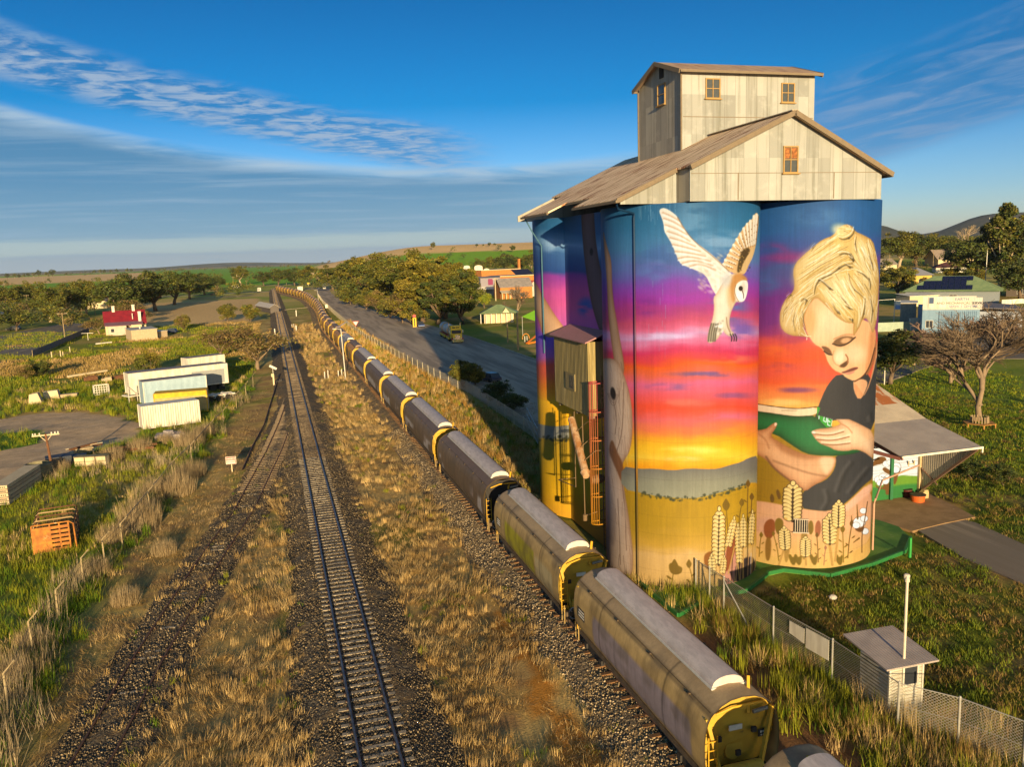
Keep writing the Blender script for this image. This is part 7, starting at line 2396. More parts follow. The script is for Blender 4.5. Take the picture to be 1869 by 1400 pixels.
# ------------------------------------------------------------------ small builders for the built things
white_m = mat('white_sheet', (0.62, 0.56, 0.47), (0.50, 0.44, 0.36), 1.0, rough=.6, corr=(0, .28, .03), stretch=(3, 3, .4), c3=(.36, .24, .14), s3=.9, l3=(.66, .78))
white_s = mat('white_smooth', (0.62, 0.57, 0.48), (0.47, 0.42, 0.35), .8, rough=.55, stretch=(2, 2, .5), c3=(.38, .29, .2), s3=1.0, l3=(.68, .8))
cream_m = mat('cream_wall', (0.55, 0.44, 0.28), (0.47, 0.37, 0.23), 1.2, rough=.85)
brick_b = mat('buff_brick', (0.46, 0.35, 0.22), (0.38, 0.28, 0.18), 2.5, rough=.9)
brick_o = mat('orange_brick', (0.44, 0.17, 0.045), (0.36, 0.13, 0.035), 1.6, rough=.9)
red_roof = mat('red_roof', (0.22, 0.014, 0.022), (0.16, 0.012, 0.02), .8, rough=.6, corr=(0, .2, .006))
mauve_roof = mat('mauve_roof', (0.20, 0.10, 0.13), (0.15, 0.08, 0.10), 1.0, rough=.6)
grey_roof = mat('grey_roof', (0.26, 0.22, 0.20), (0.19, 0.165, 0.155), .8, rough=.65, corr=(0, .2, .006))
green_roof = mat('green_roof', (0.20, 0.26, 0.12), (0.15, 0.21, 0.10), .8, rough=.65, corr=(0, .2, .006))
glass_m = plain('window_glass', (0.035, 0.04, 0.05), .12, spec=.6)
timber_b = mat('pole_timber', (0.33, 0.24, 0.13), (0.22, 0.155, 0.085), 2.5, rough=.9)
brown_t = mat('brown_pole', (0.18, 0.075, 0.03), (0.11, 0.05, 0.025), 2.5, rough=.85)
galv = plain('galvanised', (0.40, 0.38, 0.34), .45, metal=.3)
tyre_m = plain('tyre', (0.02, 0.02, 0.02), .85)
yellow_p = plain('yellow_paint', (0.62, 0.40, 0.01), .5)
orange_r = mat('orange_rust', (0.42, 0.165, 0.025), (0.26, 0.09, 0.02), 2.2, rough=.75, c3=(.58, .38, .20), s3=1.6, l3=(.6, .72))
rust_d = mat('dark_rust', (0.14, 0.06, 0.025), (0.09, 0.04, 0.02), 3, rough=.9)

class Fr:
 """local frame on the ground: x from A to B, y away from the viewer"""
 def __init__(s, A, B, z=None):
  s.A = Vector(A)
  d = Vector(B) - s.A
  d.z = 0
  s.W = d.length
  s.rz = math.atan2(d.y, d.x)
  if z is not None:
   s.A.z = z

def boxm(x0, x1, y0, y1, z0, z1):
 return MB().bb(x0, x1, y0, y1, z0, z1)

def opening(root_part, x0, x1, z0, z1, y=0.0, kind='window', frame=None, side=None):
 """framed window or door on a wall lying in the plane y (or x when side is given)"""
 w = .08
 f, g = MB(), MB()
 def put(mb, a0, a1, b0, b1, d0, d1):
  if side is None:
   mb.bb(a0, a1, y - d1, y - d0, b0, b1)
  else:
   mb.bb(y + d0 * side, y + d1 * side, a0, a1, b0, b1)
 put(f, x0 - w, x0, z0 - w, z1 + w, -.02, .06)
 put(f, x1, x1 + w, z0 - w, z1 + w, -.02, .06)
 put(f, x0, x1, z1, z1 + w, -.02, .055)
 put(f, x0, x1, z0 - w, z0, -.02, .055)
 if kind == 'window' and x1 - x0 > 1.1:
  put(f, (x0 + x1) / 2 - .03, (x0 + x1) / 2 + .03, z0, z1, -.02, .05)
 fo = f.build(kind, frame or white_s, root_part)
 put(g, x0, x1, z0, z1, -.02, .03)
 g.build('pane' if kind == 'window' else 'leaf', glass_m if kind == 'window' else plain('door_brown', (.12, .06, .03)), fo)

def building(name, label, cat, fr, D, h, roof, ridge, wall_m, roof_m, ov=.35, wins=(), group=None, base=0.0):
 """walls with a roof: gx ridge along the front, gy ridge front to back, hip, flat"""
 r = thing(name, label, cat, fr.A, fr.rz, group)
 W = fr.W
 mb = MB()
 if roof == 'gx':
  for x in (0, W):
   mb.add([(x, 0, -.3), (x, D, -.3), (x, D, h), (x, D / 2, ridge - .05), (x, 0, h)], [(0, 1, 2, 3, 4)])
  mb.quad((0, 0, -.3), (W, 0, -.3), (W, 0, h), (0, 0, h)).quad((0, D, -.3), (W, D, -.3), (W, D, h), (0, D, h))
 elif roof == 'gy':
  for y in (0, D):
   mb.add([(0, y, -.3), (W, y, -.3), (W, y, h), (W / 2, y, ridge - .05), (0, y, h)], [(0, 1, 2, 3, 4)])
  mb.quad((0, 0, -.3), (0, D, -.3), (0, D, h), (0, 0, h)).quad((W, 0, -.3), (W, D, -.3), (W, D, h), (W, 0, h))
 else:
  mb.bb(0, W, 0, D, -.3, h)
 wl = mb.build('wall', wall_m, r)
 mb = MB()
 t = .10
 if roof == 'gx':
  s = (ridge - h) / (D / 2)
  for a, b in ((-ov, D / 2), (D + ov, D / 2)):
   za = h - s * ov
   mb.prism([(-ov, a, za), (-ov, b, ridge), (-ov, b, ridge + t), (-ov, a, za + t)], (0, 0, 0), (W + 2 * ov, 0, 0))
 elif roof == 'gy':
  s = (ridge - h) / (W / 2)
  for a, b in ((-ov, W / 2), (W + ov, W / 2)):
   za = h - s * ov
   mb.prism([(a, -ov, za), (b, -ov, ridge), (b, -ov, ridge + t), (a, -ov, za + t)], (0, 0, 0), (0, D + 2 * ov, 0))
 elif roof == 'hip':
  k = min(D, W) / 2 + ov
  x0, x1, y0, y1 = -ov, W + ov, -ov, D + ov
  if W >= D:
   a, b = (x0 + k, D / 2, ridge), (x1 - k, D / 2, ridge)
  else:
   a, b = (W / 2, y0 + k, ridge), (W / 2, y1 - k, ridge)
  z = h
  vs = [(x0, y0, z), (x1, y0, z), (x1, y1, z), (x0, y1, z), a, b]
  if W >= D:
   fs = [(0, 1, 5, 4), (1, 2, 5), (2, 3, 4, 5), (3, 0, 4), (0, 3, 2, 1)]
  else:
   fs = [(0, 1, 4), (1, 2, 5, 4), (2, 3, 5), (3, 0, 4, 5), (0, 3, 2, 1)]
  mb.add(vs, fs)
 else:
  mb.prism([(-ov, -ov, h), (W + ov, -ov, h), (W + ov, D + ov, ridge), (-ov, D + ov, ridge)], (0, 0, 0), (0, 0, t))
 rf = mb.build('roof', roof_m, r)
 for w in wins:
  opening(wl, *w)
 return r, wl, rf

def pole(label, px, py, top, arms=(), m=None, r=.13, name='power_pole', cat='power pole', group=None, D=None, ins=True):
 b = GT(px, py) if D is None else atD(px, py, D)
 d = math.hypot(b.x, b.y)
 tp = top if isinstance(top, tuple) else (px, top)
 t = atD(tp[0], tp[1], d)
 h = t.z - b.z
 o = thing(name, label, cat, b, -math.atan2(b.x, b.y), group)
 MB().tube([(0, 0, -.5), ((t - b).x * .0, 0, h)], [r, r * .75], 8).build('post', m or timber_b, o)
 for (dz, L, ang) in arms:
  mb = MB()
  c, s_ = math.cos(ang), math.sin(ang)
  mb.beam((-L / 2 * c, -L / 2 * s_ - .12, h - dz), (L / 2 * c, L / 2 * s_ - .12, h - dz), .11, .12)
  a = mb.build('crossarm', m or timber_b, o)
  if ins:
   mb = MB()
   for k in (-.46, -.32, .32, .46):
    mb.lathe([(.045, 0), (.055, .08), (.03, .16)], (k * L * c, k * L * s_ - .12, h - dz + .06), 6)
   mb.build('insulators', white_s, a)
 return o, b, h

def simple(name, label, cat, base, mbm, group=None, rz=0.0):
 """thing made of several named meshes: mbm = [(part, MB, material)]"""
 o = thing(name, label, cat, base, rz, group)
 for n_, mb, m in mbm:
  mb.build(n_, m, o)
 return o

def car(label, px, py, heading, colour, L=4.4, kind='car', group=None, pt=None):
 b = pt or GT(px, py)
 o = thing('parked_' + kind, label, kind, b, heading, group)
 W, h1, h2 = 1.75, .85, 1.45
 if kind == 'van':
  h1, h2 = 1.0, 2.0
 pm = plain('paint_%d_%d_%d' % tuple(int(u * 99) for u in colour), colour, .3, spec=.6)
 mb = MB()
 n = 8
 prof = [(-L / 2, .35), (-L / 2, .7), (-L / 2 + .15, h1), (L / 2 - 1.1, h1), (L / 2 - .15, h1 - .12), (L / 2, .6), (L / 2, .3)]
 mb.prism([(-W / 2, y, z) for y, z in prof], (0, 0, 0), (W, 0, 0))
 bd = mb.build('body', pm, o)
 cp = [(-L / 2 + .25, h1), (-L / 2 + .6, h2), (L / 2 - 1.9, h2), (L / 2 - 1.15, h1)]
 vs = []
 for s in (-1, 1):
  for i, (y, z) in enumerate(cp):
   vs.append((s * (W / 2 - (.05 if i in (0, 3) else .2)), y, z))
 mb = MB().add(vs, [(0, 1, 2, 3), (7, 6, 5, 4), (0, 4, 5, 1), (2, 6, 7, 3)])
 mb.build('cabin_glass', glass_m, bd)
 MB().add([vs[1], vs[2], vs[6], vs[5]], [(0, 1, 2, 3)]).build('cabin_roof', pm, bd)
 for s in (-1, 1):
  for y in (-L * .31, L * .30):
   MB().lathe([(.18, -.11), (.32, -.11), (.33, .11), (.18, .11)], (s * (W / 2 - .1), y, .33), 14, axis='X').build('wheel', tyre_m, o)
 return o

# ------------------------------------------------------------------ left side: yard, trailers, stored goods
def box_body(name, label, cat, A, B, D, z0, z1, m, top_m, group=None):
 fr = Fr(A, B, 0)
 r = thing(name, label, cat, fr.A, fr.rz, group)
 boxm(0, fr.W, 0, D, z0, z1 - .03).build('body', m, r)
 boxm(-.03, fr.W + .03, -.03, D + .03, z1 - .03, z1 + .02).build('roof', top_m, r)
 mb = MB()
 for x in (0, fr.W):
  for y in (0, D):
   mb.bb(x - .06, x + .06, y - .06, y + .06, z0 - .02, z1 - .05)
 mb.bb(-.05, fr.W + .05, -.05, .05, z0, z0 + .14)
 mb.build('corner_frame', top_m if top_m is not grey_roof else white_s, r)
 rb = MB()
 for x in np.linspace(.3, fr.W - .3, max(4, int(fr.W / 1.2))):
  rb.bb(x - .03, x + .03, -.035, 0, z0 + .16, z1 - .1)
 rb.bb(.05, fr.W - .05, -.03, 0, z1 - .16, z1 - .05)
 rb.build('side_ribs', m, r)
 db = MB()
 for y in (.5, .9, D - .9, D - .5):
  db.beam((fr.W + .04, y, z0 + .1), (fr.W + .04, y, z1 - .1), .05)
 db.build('door_bars', galv, r)
 return r, fr

r, fr = box_body('shipping_container', 'plain white shipping container standing nearest to the weedy fence', 'container', G(262, 786), G(366, 772), 2.4, .12, 2.85, white_m, white_s)
r, fr = box_body('storage_bin', 'rusty storage box with a yellow rim behind the white container', 'storage box', G(284, 760), G(380, 752), 2.6, .1, 2.9, mat('bin_side', (.42, .32, .13), (.32, .24, .1), 1.5), mat('bin_rim', (.62, .38, .02), (.5, .28, .02), 2.0))
boxm(-.04, fr.W + .04, -.06, 0, 2.3, 2.86).build('rim', mat('bin_rim', (.62, .38, .02)), r)
r, fr = box_body('box_trailer', 'pale blue box trailer between the white semi-trailer and the white container', 'trailer', G(266, 752), G(380, 737), 2.5, 1.0, 4.05, mat('blue_sheet', (.30, .40, .47), (.26, .35, .42), 1.2, rough=.5, corr=(0, .9, .01)), grey_roof)
mb = MB().bb(.3, fr.W - .3, .9, 1.6, .75, 1.0)
mb.build('chassis', blackp, r)
for x in (fr.W - 1.2, fr.W - 2.4):
 for y in (.3, 2.2):
  MB().lathe([(.2, -.15), (.5, -.15), (.5, .15), (.2, .15)], (x, y, .5), 16, axis='Y').build('wheel', tyre_m, r)
r, fr = box_body('semi_trailer', 'long white semi-trailer, the largest of the parked trailers', 'trailer', G(240, 735), G(418, 712), 2.6, 1.15, 4.2, white_s, grey_roof)
boxm(fr.W * .62, fr.W - .5, -.04, 0, 1.3, 3.4).build('grey_curtain', plain('curtain_grey', (.27, .27, .27)), r)
mb = MB().bb(.3, fr.W - .2, .9, 1.7, .85, 1.15)
mb.build('chassis', blackp, r)
for k, x in enumerate((fr.W - 1.0, fr.W - 2.3, fr.W - 3.6)):
 for y in (.2, 2.4):
  MB().lathe([(.2, -.15), (.5, -.15), (.5, .15), (.2, .15)], (x, y, .5), 16, axis='Y').build('wheel', tyre_m, r)
r, fr = box_body('box_trailer', 'small white box trailer behind the right end of the long semi-trailer', 'trailer', G(346, 690), G(412, 681), 2.5, 1.0, 3.4, white_s, grey_roof)
# skeletal trailer with white mudguards
A, B = G(376, 738), G(432, 730)
fr = Fr(A, B, 0)
r = thing('trailer_bogie', 'trailer chassis with three white mudguards beside the fence corner', 'trailer', fr.A, fr.rz)
MB().bb(-1.5, fr.W, .3, .6, .85, 1.05).bb(-1.5, fr.W, 1.6, 1.9, .85, 1.05).bb(-1.2, fr.W, .6, 1.6, .9, 1.0).build('chassis', white_s, r)
for k in range(3):
 x = .6 + k * 1.35
 for y in (.1, 2.1):
  MB().lathe([(.22, -.14), (.48, -.14), (.48, .14), (.22, .14)], (x, y, .5), 16, axis='Y').build('wheel', tyre_m, r)
 mb = MB()
 pts = [(x + .62 * math.cos(t), 0, .5 + .62 * math.sin(t)) for t in np.linspace(.15, math.pi - .15, 10)]
 for y0, y1 in ((-.12, .32), (1.88, 2.32)):
  for p, q in zip(pts[:-1], pts[1:]):
   mb.quad((p[0], y0, p[2]), (q[0], y0, q[2]), (q[0], y1, q[2]), (p[0], y1, p[2]))
 mb.build('mudguard', white_s, r)
# low ramp end with a rail
fr = Fr(G(236, 737), G(268, 732), 0)
mb = MB().bb(0, fr.W, 0, 2.2, .9, 1.05)
m2 = MB()
for x in (.05, fr.W * .5, fr.W - .05):
 m2.beam((x, .05, 0), (x, .05, 2.4), .08)
m2.beam((.05, .05, 2.3), (fr.W * .5, .05, 1.1), .06)
simple('flat_trailer', 'low white flat trailer with end rails sticking out left of the blue trailer', 'trailer', fr.A, [('deck', mb, white_s), ('end_rail', m2, white_s)], rz=fr.rz)
# lattice crate
fr = Fr(G(173, 722), G(200, 719), 0)
mb = MB()
for k in range(7):
 mb.beam((fr.W * k / 6, 0, 0), (fr.W * k / 6, 0, 1.5), .09)
for k in range(5):
 mb.beam((0, -.05, .05 + k * .36), (fr.W, -.05, .05 + k * .36), .08)
m2 = MB()
for x in (0, fr.W):
 m2.beam((x, 0, 1.45), (x, 1.1, 1.45), .08).beam((x, 1.1, 0), (x, 1.1, 1.5), .08).beam((x, 0, .1), (x, 1.1, .1), .08)
m2.beam((0, 1.1, 1.45), (fr.W, 1.1, 1.45), .08)
simple('lattice_crate', 'white slatted lattice crate standing on the grass left of the trailers', 'crate', fr.A, [('lattice', mb, white_s), ('back_frame', m2, white_s)], rz=fr.rz)
for (px, py, w, h, tilt, lab) in ((66, 737, 1.8, 1.6, .5, 'leaning grey concrete slab stood on end at the left of the lattice crate'), (95, 728, 2.2, 1.3, -.2, 'pale wedge shaped concrete block between two low slabs'), (122, 725, 3.0, .5, 0, 'long low concrete slab just left of the lattice crate')):
 b = G(px, py)
 mb = MB().prism([(-w / 2, 0, 0), (w / 2, 0, 0), (w / 2 - abs(tilt), 0, h), (-w / 2 + abs(tilt) * .4, 0, h * .9)], (0, -.4, 0), (0, .8, 0))
 tag(mb.build('concrete_block', cream_m if tilt else brick_b, loc=b), lab, 'concrete block')
a, b = G(124, 692), G(196, 681)
tag(MB().beam((0, 0, .45), b - a + Vector((0, 0, .5)), .35, .3).build('timber_beam', cream_m, loc=a), 'long pale beam lying on the grass above the lattice crate', 'beam')
for (px, py, L, lab, mm) in ((166, 694, 2.2, 'brown timber lying under the long pale beam', rust_d), (195, 697, 1.6, 'grey block at the right end of the long pale beam', brick_b), (216, 693, 2.0, 'low dark junk pile right of the long pale beam', rust_d)):
 mb = MB().box((0, 0, .3), (L, .9, .6), .2).box((.2, .1, .68), (L * .6, .5, .2), .5)
 tag(mb.build('scrap_pile', mm, loc=G(px, py)), lab, 'scrap')
# crossarm pole
b = G(97, 864)
o = thing('crossarm_pole', 'short brown pole with a pale crossarm of white insulators in the yard', 'pole', b, 0)
t = atD(83, 792, math.hypot(b.x, b.y)) - b
MB().tube([(0, 0, -.3), t], [.13, .10], 8).build('post', brown_t, o)
mb = MB().beam(t + Vector((-1.15, -.1, -.12)), t + Vector((1.15, .1, -.12)), .1, .12)
mb.beam(t + Vector((0, 0, -.75)), t + Vector((-.5, -.05, -.15)), .05).beam(t + Vector((0, 0, -.75)), t + Vector((.5, .05, -.15)), .05)
ca = mb.build('crossarm', cream_m, o)
mb = MB()
for k in (-1.05, -.85, -.5, .5, .8, 1.05):
 mb.lathe([(.04, 0), (.07, .05), (.07, .14), (.03, .2)], t + Vector((k, k * .09, -.06)), 8)
mb.build('insulators', white_s, ca)
# beige crates, pallets, scrap
fr = Fr(G(137, 852), G(178, 850), 0)
for k in range(3):
 o = thing('beige_crate', ['left one of three beige crates in a row in the yard', 'middle one of three beige crates in a row in the yard', 'right one of three beige crates in a row, nearest to the rusty beams'][k], 'crate', fr.A + Vector((math.cos(fr.rz), math.sin(fr.rz), 0)) * (k * 1.02 + .45), fr.rz, 'beige crates')
 MB().box((0, .45, .45), (.92, .9, .86)).build('body', cream_m, o)
 MB().box((0, .45, .91), (.98, 1.0, .06)).bb(-.46, .46, -.03, 0, .42, .48).build('lid', mat('lid_olive', (.26, .22, .11), (.18, .15, .08), 2), o)
c = G(150, 828)
for k in range(3):
 o = thing('pallet', ['lowest pallet of the small stack behind the beige crates', 'middle pallet of the small stack behind the beige crates', 'topmost crooked pallet with a long plank behind the beige crates'][k], 'pallet', c + Vector((k * .1, 0, .05 + k * .22)), .1 + k * .12, 'stacked pallets')
 mb = MB()
 for y in np.linspace(-.5, .5, 5):
  mb.box((0, y, .14), (1.7, .14, .03))
 mb.box((0, -.5, .06), (1.7, .1, .1)).box((0, 0, .06), (1.7, .1, .1)).box((0, .5, .06), (1.7, .1, .1))
 mb.build('slats', mat('pallet_wood', (.42, .33, .2), (.3, .22, .13), 2), o)
 if k == 2:
  MB().beam((-1.7, -.2, .26), (1.9, .5, .3), .16, .06).build('plank', cream_m, o)
a, b = G(128, 834), G(178, 822)
tag(MB().beam((0, 0, .75), b - a + Vector((0, 0, .8)), .16, .2).beam((0, .5, .6), b - a + Vector((0.4, .6, .5)), .12, .14).build('rusty_beam', rust_d, loc=a), 'rusty steel beam lying across the pallets', 'steel beam')
a, b = G(190, 832), G(282, 822)
tag(MB().beam((0, 0, .35), b - a + Vector((0, 0, .35)), .2, .25).beam((.3, .9, .5), b - a + Vector((.2, .9, .5)), .2, .2).build('rusty_beam', rust_d, loc=a), 'pair of long rusty beams lying in the weeds right of the crates', 'steel beam')
b = G(72, 868)
mb = MB().lathe([(1.15, 0), (1.22, .5), (1.2, 1.15), (1.05, 1.18), (1.0, .7)], (0, 0, 0), 22)
tag(mb.build('round_trough', mat('trough_olive', (.22, .19, .11), (.15, .13, .08), 2, corr=(2, .2, .01)), loc=b), 'round corrugated trough beside the brown crossarm pole', 'trough')
b = G(108, 850)
tag(MB().box((0, 0, .5), (2.2, 1.6, 1.0), .3).box((1.7, .6, .4), (1.4, 1.2, .8), .1).build('scrap_pile', plain('tarp_dark', (.04, .045, .06), .6), loc=b), 'dark tarpaulin covered heap between the trough and the beige crates', 'scrap')
b = G(308, 802)
mb = MB()
rr_ = random.Random(8)
mb.box((0, 0, .3), (2.6, 2.0, .7))
for k in range(26):
 a_, q = rr_.uniform(0, 6.28), rr_.uniform(0, 1.1)
 mb.box((math.cos(a_) * q * 1.3, math.sin(a_) * q, (1.5 - q) * .5), (rr_.uniform(.4, .9), rr_.uniform(.3, .7), rr_.uniform(.3, .6)), a_)
tag(mb.build('rubble_mound', plain('rubble', (.30, .26, .26), .9), loc=b), 'grey rubble mound in the weeds below the white container', 'rubble')
# stack of slabs at the left edge
a, b = G(0, 925), G(20, 922)
fr = Fr(G(-14, 925), G(18, 922), 0)
for k in range(5):
 o = thing('concrete_slab', ['lowest', 'second lowest', 'middle', 'second topmost', 'topmost'][k] + ' long concrete slab of the stack at the left edge', 'slab', fr.A + Vector((0, 0, k * .34)), fr.rz - .06, 'slabs stacked at the left edge')
 boxm(0, fr.W, 0, 7.2, .06, .34).build('slab_body', brick_b if k % 2 else cream_m, o)
 mb = MB()
 for x in np.linspace(.2, fr.W - .2, 7):
  mb.bb(x - .05, x + .05, -.012, .01, .14, .24)
 mb.build('core_holes', blackp, o)
# orange stock crate
fr = Fr(G(63, 1013), G(139, 1001), 0)
W, h = fr.W, 2.0
o = thing('orange_cage', 'rusty orange stock crate with slatted door lying in the grass', 'stock crate', fr.A, fr.rz)
boxm(0, W * .42, -.04, .04, .05, h - .18).build('door', orange_r, o)
mb = MB()
for k in range(6):
 mb.bb(W * .43, W * .88, -.03, .03, .06 + k * .31, .06 + k * .31 + .20)
mb.build('slats', orange_r, o)
mb = MB()
for x in (0, W * .43, W * .66, W * .88):
 mb.beam((x, 0, 0), (x, 0, h), .09)
mb.tube([(0, 0, h), (W * .9, 0, h), (W, 0, h - .2), (W + .05, 0, 0)], .05, 6)
mb.build('front_frame', orange_r, o)
for k in range(4):
 y = 1.1 + k * 1.05
 MB().tube([(0, y, 0), (0, y, h - .15), (.15, y, h), (W - .15, y, h), (W, y, h - .15), (W, y, 0)], .05, 6).build('hoop', rust_d if k % 2 else mat('hoop_tan', (.36, .24, .12)), o)
mb = MB()
for k in range(5):
 mb.beam((W, 0, .2 + k * .4), (W, 4.3, .2 + k * .4), .07, .09).beam((0, 0, .2 + k * .4), (0, 4.3, .2 + k * .4), .07, .09)
mb.build('side_rails', rust_d, o)
rng_ = np.random.default_rng(3)
X_, Y_ = rng_.uniform(.2, W - .2, 160), rng_.uniform(.3, 4.2, 160)
v, c = tufts(rng_, X_, Y_, 12, rng_.uniform(1.2, 2.0, 160), np.full(160, .014), np.clip(rng_.normal(.3, .15, 160), 0, .8), pick(rng_, 160, ((.16, .1, .05), (.24, .16, .08), (.1, .07, .04)), (1, 1, 1)), spread=.1)
tag(link('dead_stalks', np_mesh('dead_stalks', v, np.arange(len(v)).reshape(-1, 3), c, grass_m), None, fr.A, fr.rz), 'tangle of dead brown stalks growing inside the orange stock crate', 'weeds')
# sign by the points
b = G(424, 861)
t = atD(423, 842, math.hypot(b.x, b.y))
hh = t.z
o = thing('warning_sign', 'small red and white warning sign on a pale post beside the siding points', 'sign', b, -.12)
MB().beam((0, 0, -.2), (0, 0, hh), .09).build('post', cream_m, o)
sg = MB().box((-.02, -.07, hh + .1), (.92, .03, .72)).build('sign_board', white_s, o)
MB().box((-.02, -.09, hh + .27), (.84, .02, .30)).build('red_band', plain('sign_red', (.55, .06, .06), .5), sg)
mb = MB()
for k in range(6):
 mb.box((-.34 + k * .128, -.105, hh + .27), (.09, .012, .12))
mb.build('white_lettering', white_s, sg)
mb = MB()
for k in range(7):
 mb.box((-.36 + k * .115, -.09, hh - .03), (.075, .012, .09))
mb.bb(-.42, .38, -.095, -.085, hh - .24, hh - .20).bb(-.42, -.38, -.095, -.085, hh - .24, hh + .12).bb(.36, .40, -.095, -.085, hh - .24, hh + .12)
mb.build('red_lettering', plain('sign_red', (.55, .06, .06), .5), sg)
# bent-post fence on the left
o = thing('bent_post_fence', 'old fence of cranked pale posts and sagging wire along the left of the siding', 'fence')
posts = gp([(16, 1300), (62, 1195), (108, 1135), (152, 1068), (192, 1035), (224, 1000), (275, 935), (318, 880), (350, 845), (385, 800), (408, 775), (432, 745), (449, 722), (462, 705)])
posts = [Vector((posts[0].x - .4, posts[0].y - 9, 0)), Vector((posts[0].x - .2, posts[0].y - 4.5, 0))] + posts
pts = []
pm_ = mat('post_pale', (.36, .28, .16), (.27, .20, .11), 3)
for p in posts:
 h = rnd.uniform(1.65, 1.9)
 lx = rnd.uniform(-.08, .08)
 q = [p + Vector((0, 0, -.3)), p + Vector((lx, .02, h)), p + Vector((lx + .42, .25, h + .42))]
 MB().tube(q, .05, 6).build('post', pm_, o)
 pts.append(q)
mb = MB()
for u, v in zip(pts[:-1], pts[1:]):
 for k in (.35, .8, 1.25, 1.6):
  mb.beam(u[0] + Vector((0, 0, k + .3)), v[0] + Vector((0, 0, k + .3)), .014)
 mb.beam(u[2], v[2], .012)
mb.build('wire', plain('old_wire', (.16, .12, .09), .7), o)
mb = MB()
for u, v in zip(pts[7:-1], pts[8:]):
 mb.beam(u[1], v[1], .05)
mb.build('top_rail', pm_, o)

# ------------------------------------------------------------------ red-roofed house and its yard
fr = Fr(G(194, 612), G(268, 607), 0)
D = 9.0
W = fr.W
r, wl, rf = building('red_roof_house', 'cream house with a steep red roof and white chimneys', 'house', fr, D, 3.0, 'gx', 6.6, cream_m, red_roof, .3)
for x, y, z0, h in ((W * .24, D / 2, 6.0, 2.0), (W * .74, D / 2, 6.0, 2.1), (W * .86, .6, 3.0, 3.2)):
 mb = MB().bb(x - .38, x + .38, y - .38, y + .38, z0, z0 + h).bb(x - .46, x + .46, y - .46, y + .46, z0 + h, z0 + h + .18)
 mb.build('chimney', white_s, rf)
MB().tube([(W * .69, 1.4, 4.0), (W * .69, 1.4, 5.9)], .12, 8).build('flue', white_s, rf)
boxm(W * .05, W * .50, -2.4, .0, -.2, 2.6).build('front_wing', mat('pink_wall', (.50, .39, .31), (.44, .34, .27), 1.2), r)
boxm(W * .62, W * .88, -2.6, .0, -.2, 2.75).build('front_wing', cream_m, r)
MB().prism([(-.2, -2.9, 2.7), (W * .92, -2.9, 2.75), (W * .92, .5, 3.5), (-.2, .5, 3.5)], (0, 0, 0), (0, 0, .1)).build('porch_roof', mauve_roof, r)
opening(wl, W * .12, W * .2, .9, 1.9, -2.4)
opening(wl, W * .52, W * .6, .1, 2.2, -.02, 'door')
fr2 = Fr(G(241, 622), G(288, 618), 0)
r2, wl2, _ = building('outbuilding', 'long flat-roofed buff outbuilding joined to the right of the red-roofed house', 'outbuilding', fr2, 6.0, 2.7, 'flat', 3.0, brick_b, mat('pale_roof', (.34, .33, .31), (.28, .27, .26), .8), .2)
MB().lathe([(.2, 0), (.2, .6), (.26, .62), (.1, .8)], (fr2.W * .42, 2.0, 2.8), 10).build('vent', white_s, r2)
fr3 = Fr(G(290, 616), G(306, 614), 0)
building('small_shed', 'small low shed at the right end of the buff outbuilding', 'shed', fr3, 3.0, 1.6, 'flat', 1.7, brick_b, white_s, .15)
car('dark blue pickup parked behind the outbuilding of the red-roofed house', 310, 609, 1.3, (.02, .03, .07))
# dark sheet fence
o = thing('sheet_fence', 'dark corrugated sheet fence on the grass left of the red-roofed house', 'fence')
L_ = gp([(60, 652), (75, 645), (92, 638), (112, 629), (132, 620), (150, 612), (163, 608)])
mb, m2 = MB(), MB()
for u, v in zip(L_[:-1], L_[1:]):
 mb.beam(u + Vector((0, 0, .75)), v + Vector((0, 0, .75)), .06, 1.5)
 m2.beam(u + Vector((0, 0, 0)), u + Vector((0, 0, 1.6)), .1)
mb.build('sheets', mat('fence_sheet', (.10, .10, .12), (.16, .15, .15), 1.5, corr=(0, .2, .01)), o)
m2.build('posts', timber_b, o)
for px, py, h, lab in ((95, 655, 1.6, 'short pale post in front of the dark sheet fence'), (111, 651, 1.4, 'yellowish pair of stumps in front of the dark sheet fence'), (128, 643, 1.3, 'thin post near the right end of the dark sheet fence')):
 mb = MB().beam((0, 0, 0), (0, 0, h), .16)
 if 'pair' in lab:
  mb.beam((.5, 0, 0), (.5, 0, h * .8), .16)
 tag(mb.build('timber_post', cream_m, loc=G(px, py)), lab, 'post')
o = thing('yard_gate', 'white washing line frame on the lawn left of the house', 'clothes line', G(161, 621))
MB().beam((0, 0, 0), (0, 0, 2.0), .1).beam((-1.5, 0, 1.95), (1.5, 0, 1.95), .08).beam((-1.5, .6, 1.9), (1.5, -.6, 1.9), .05).build('frame', white_s, o)
o = tag(MB().beam((0, 0, .35), G(204, 627) - G(175, 630) + Vector((0, 0, .35)), .3, .3).build('white_trough', white_s, loc=G(175, 630)), 'low white rail lying on the lawn in front of the house', 'rail')
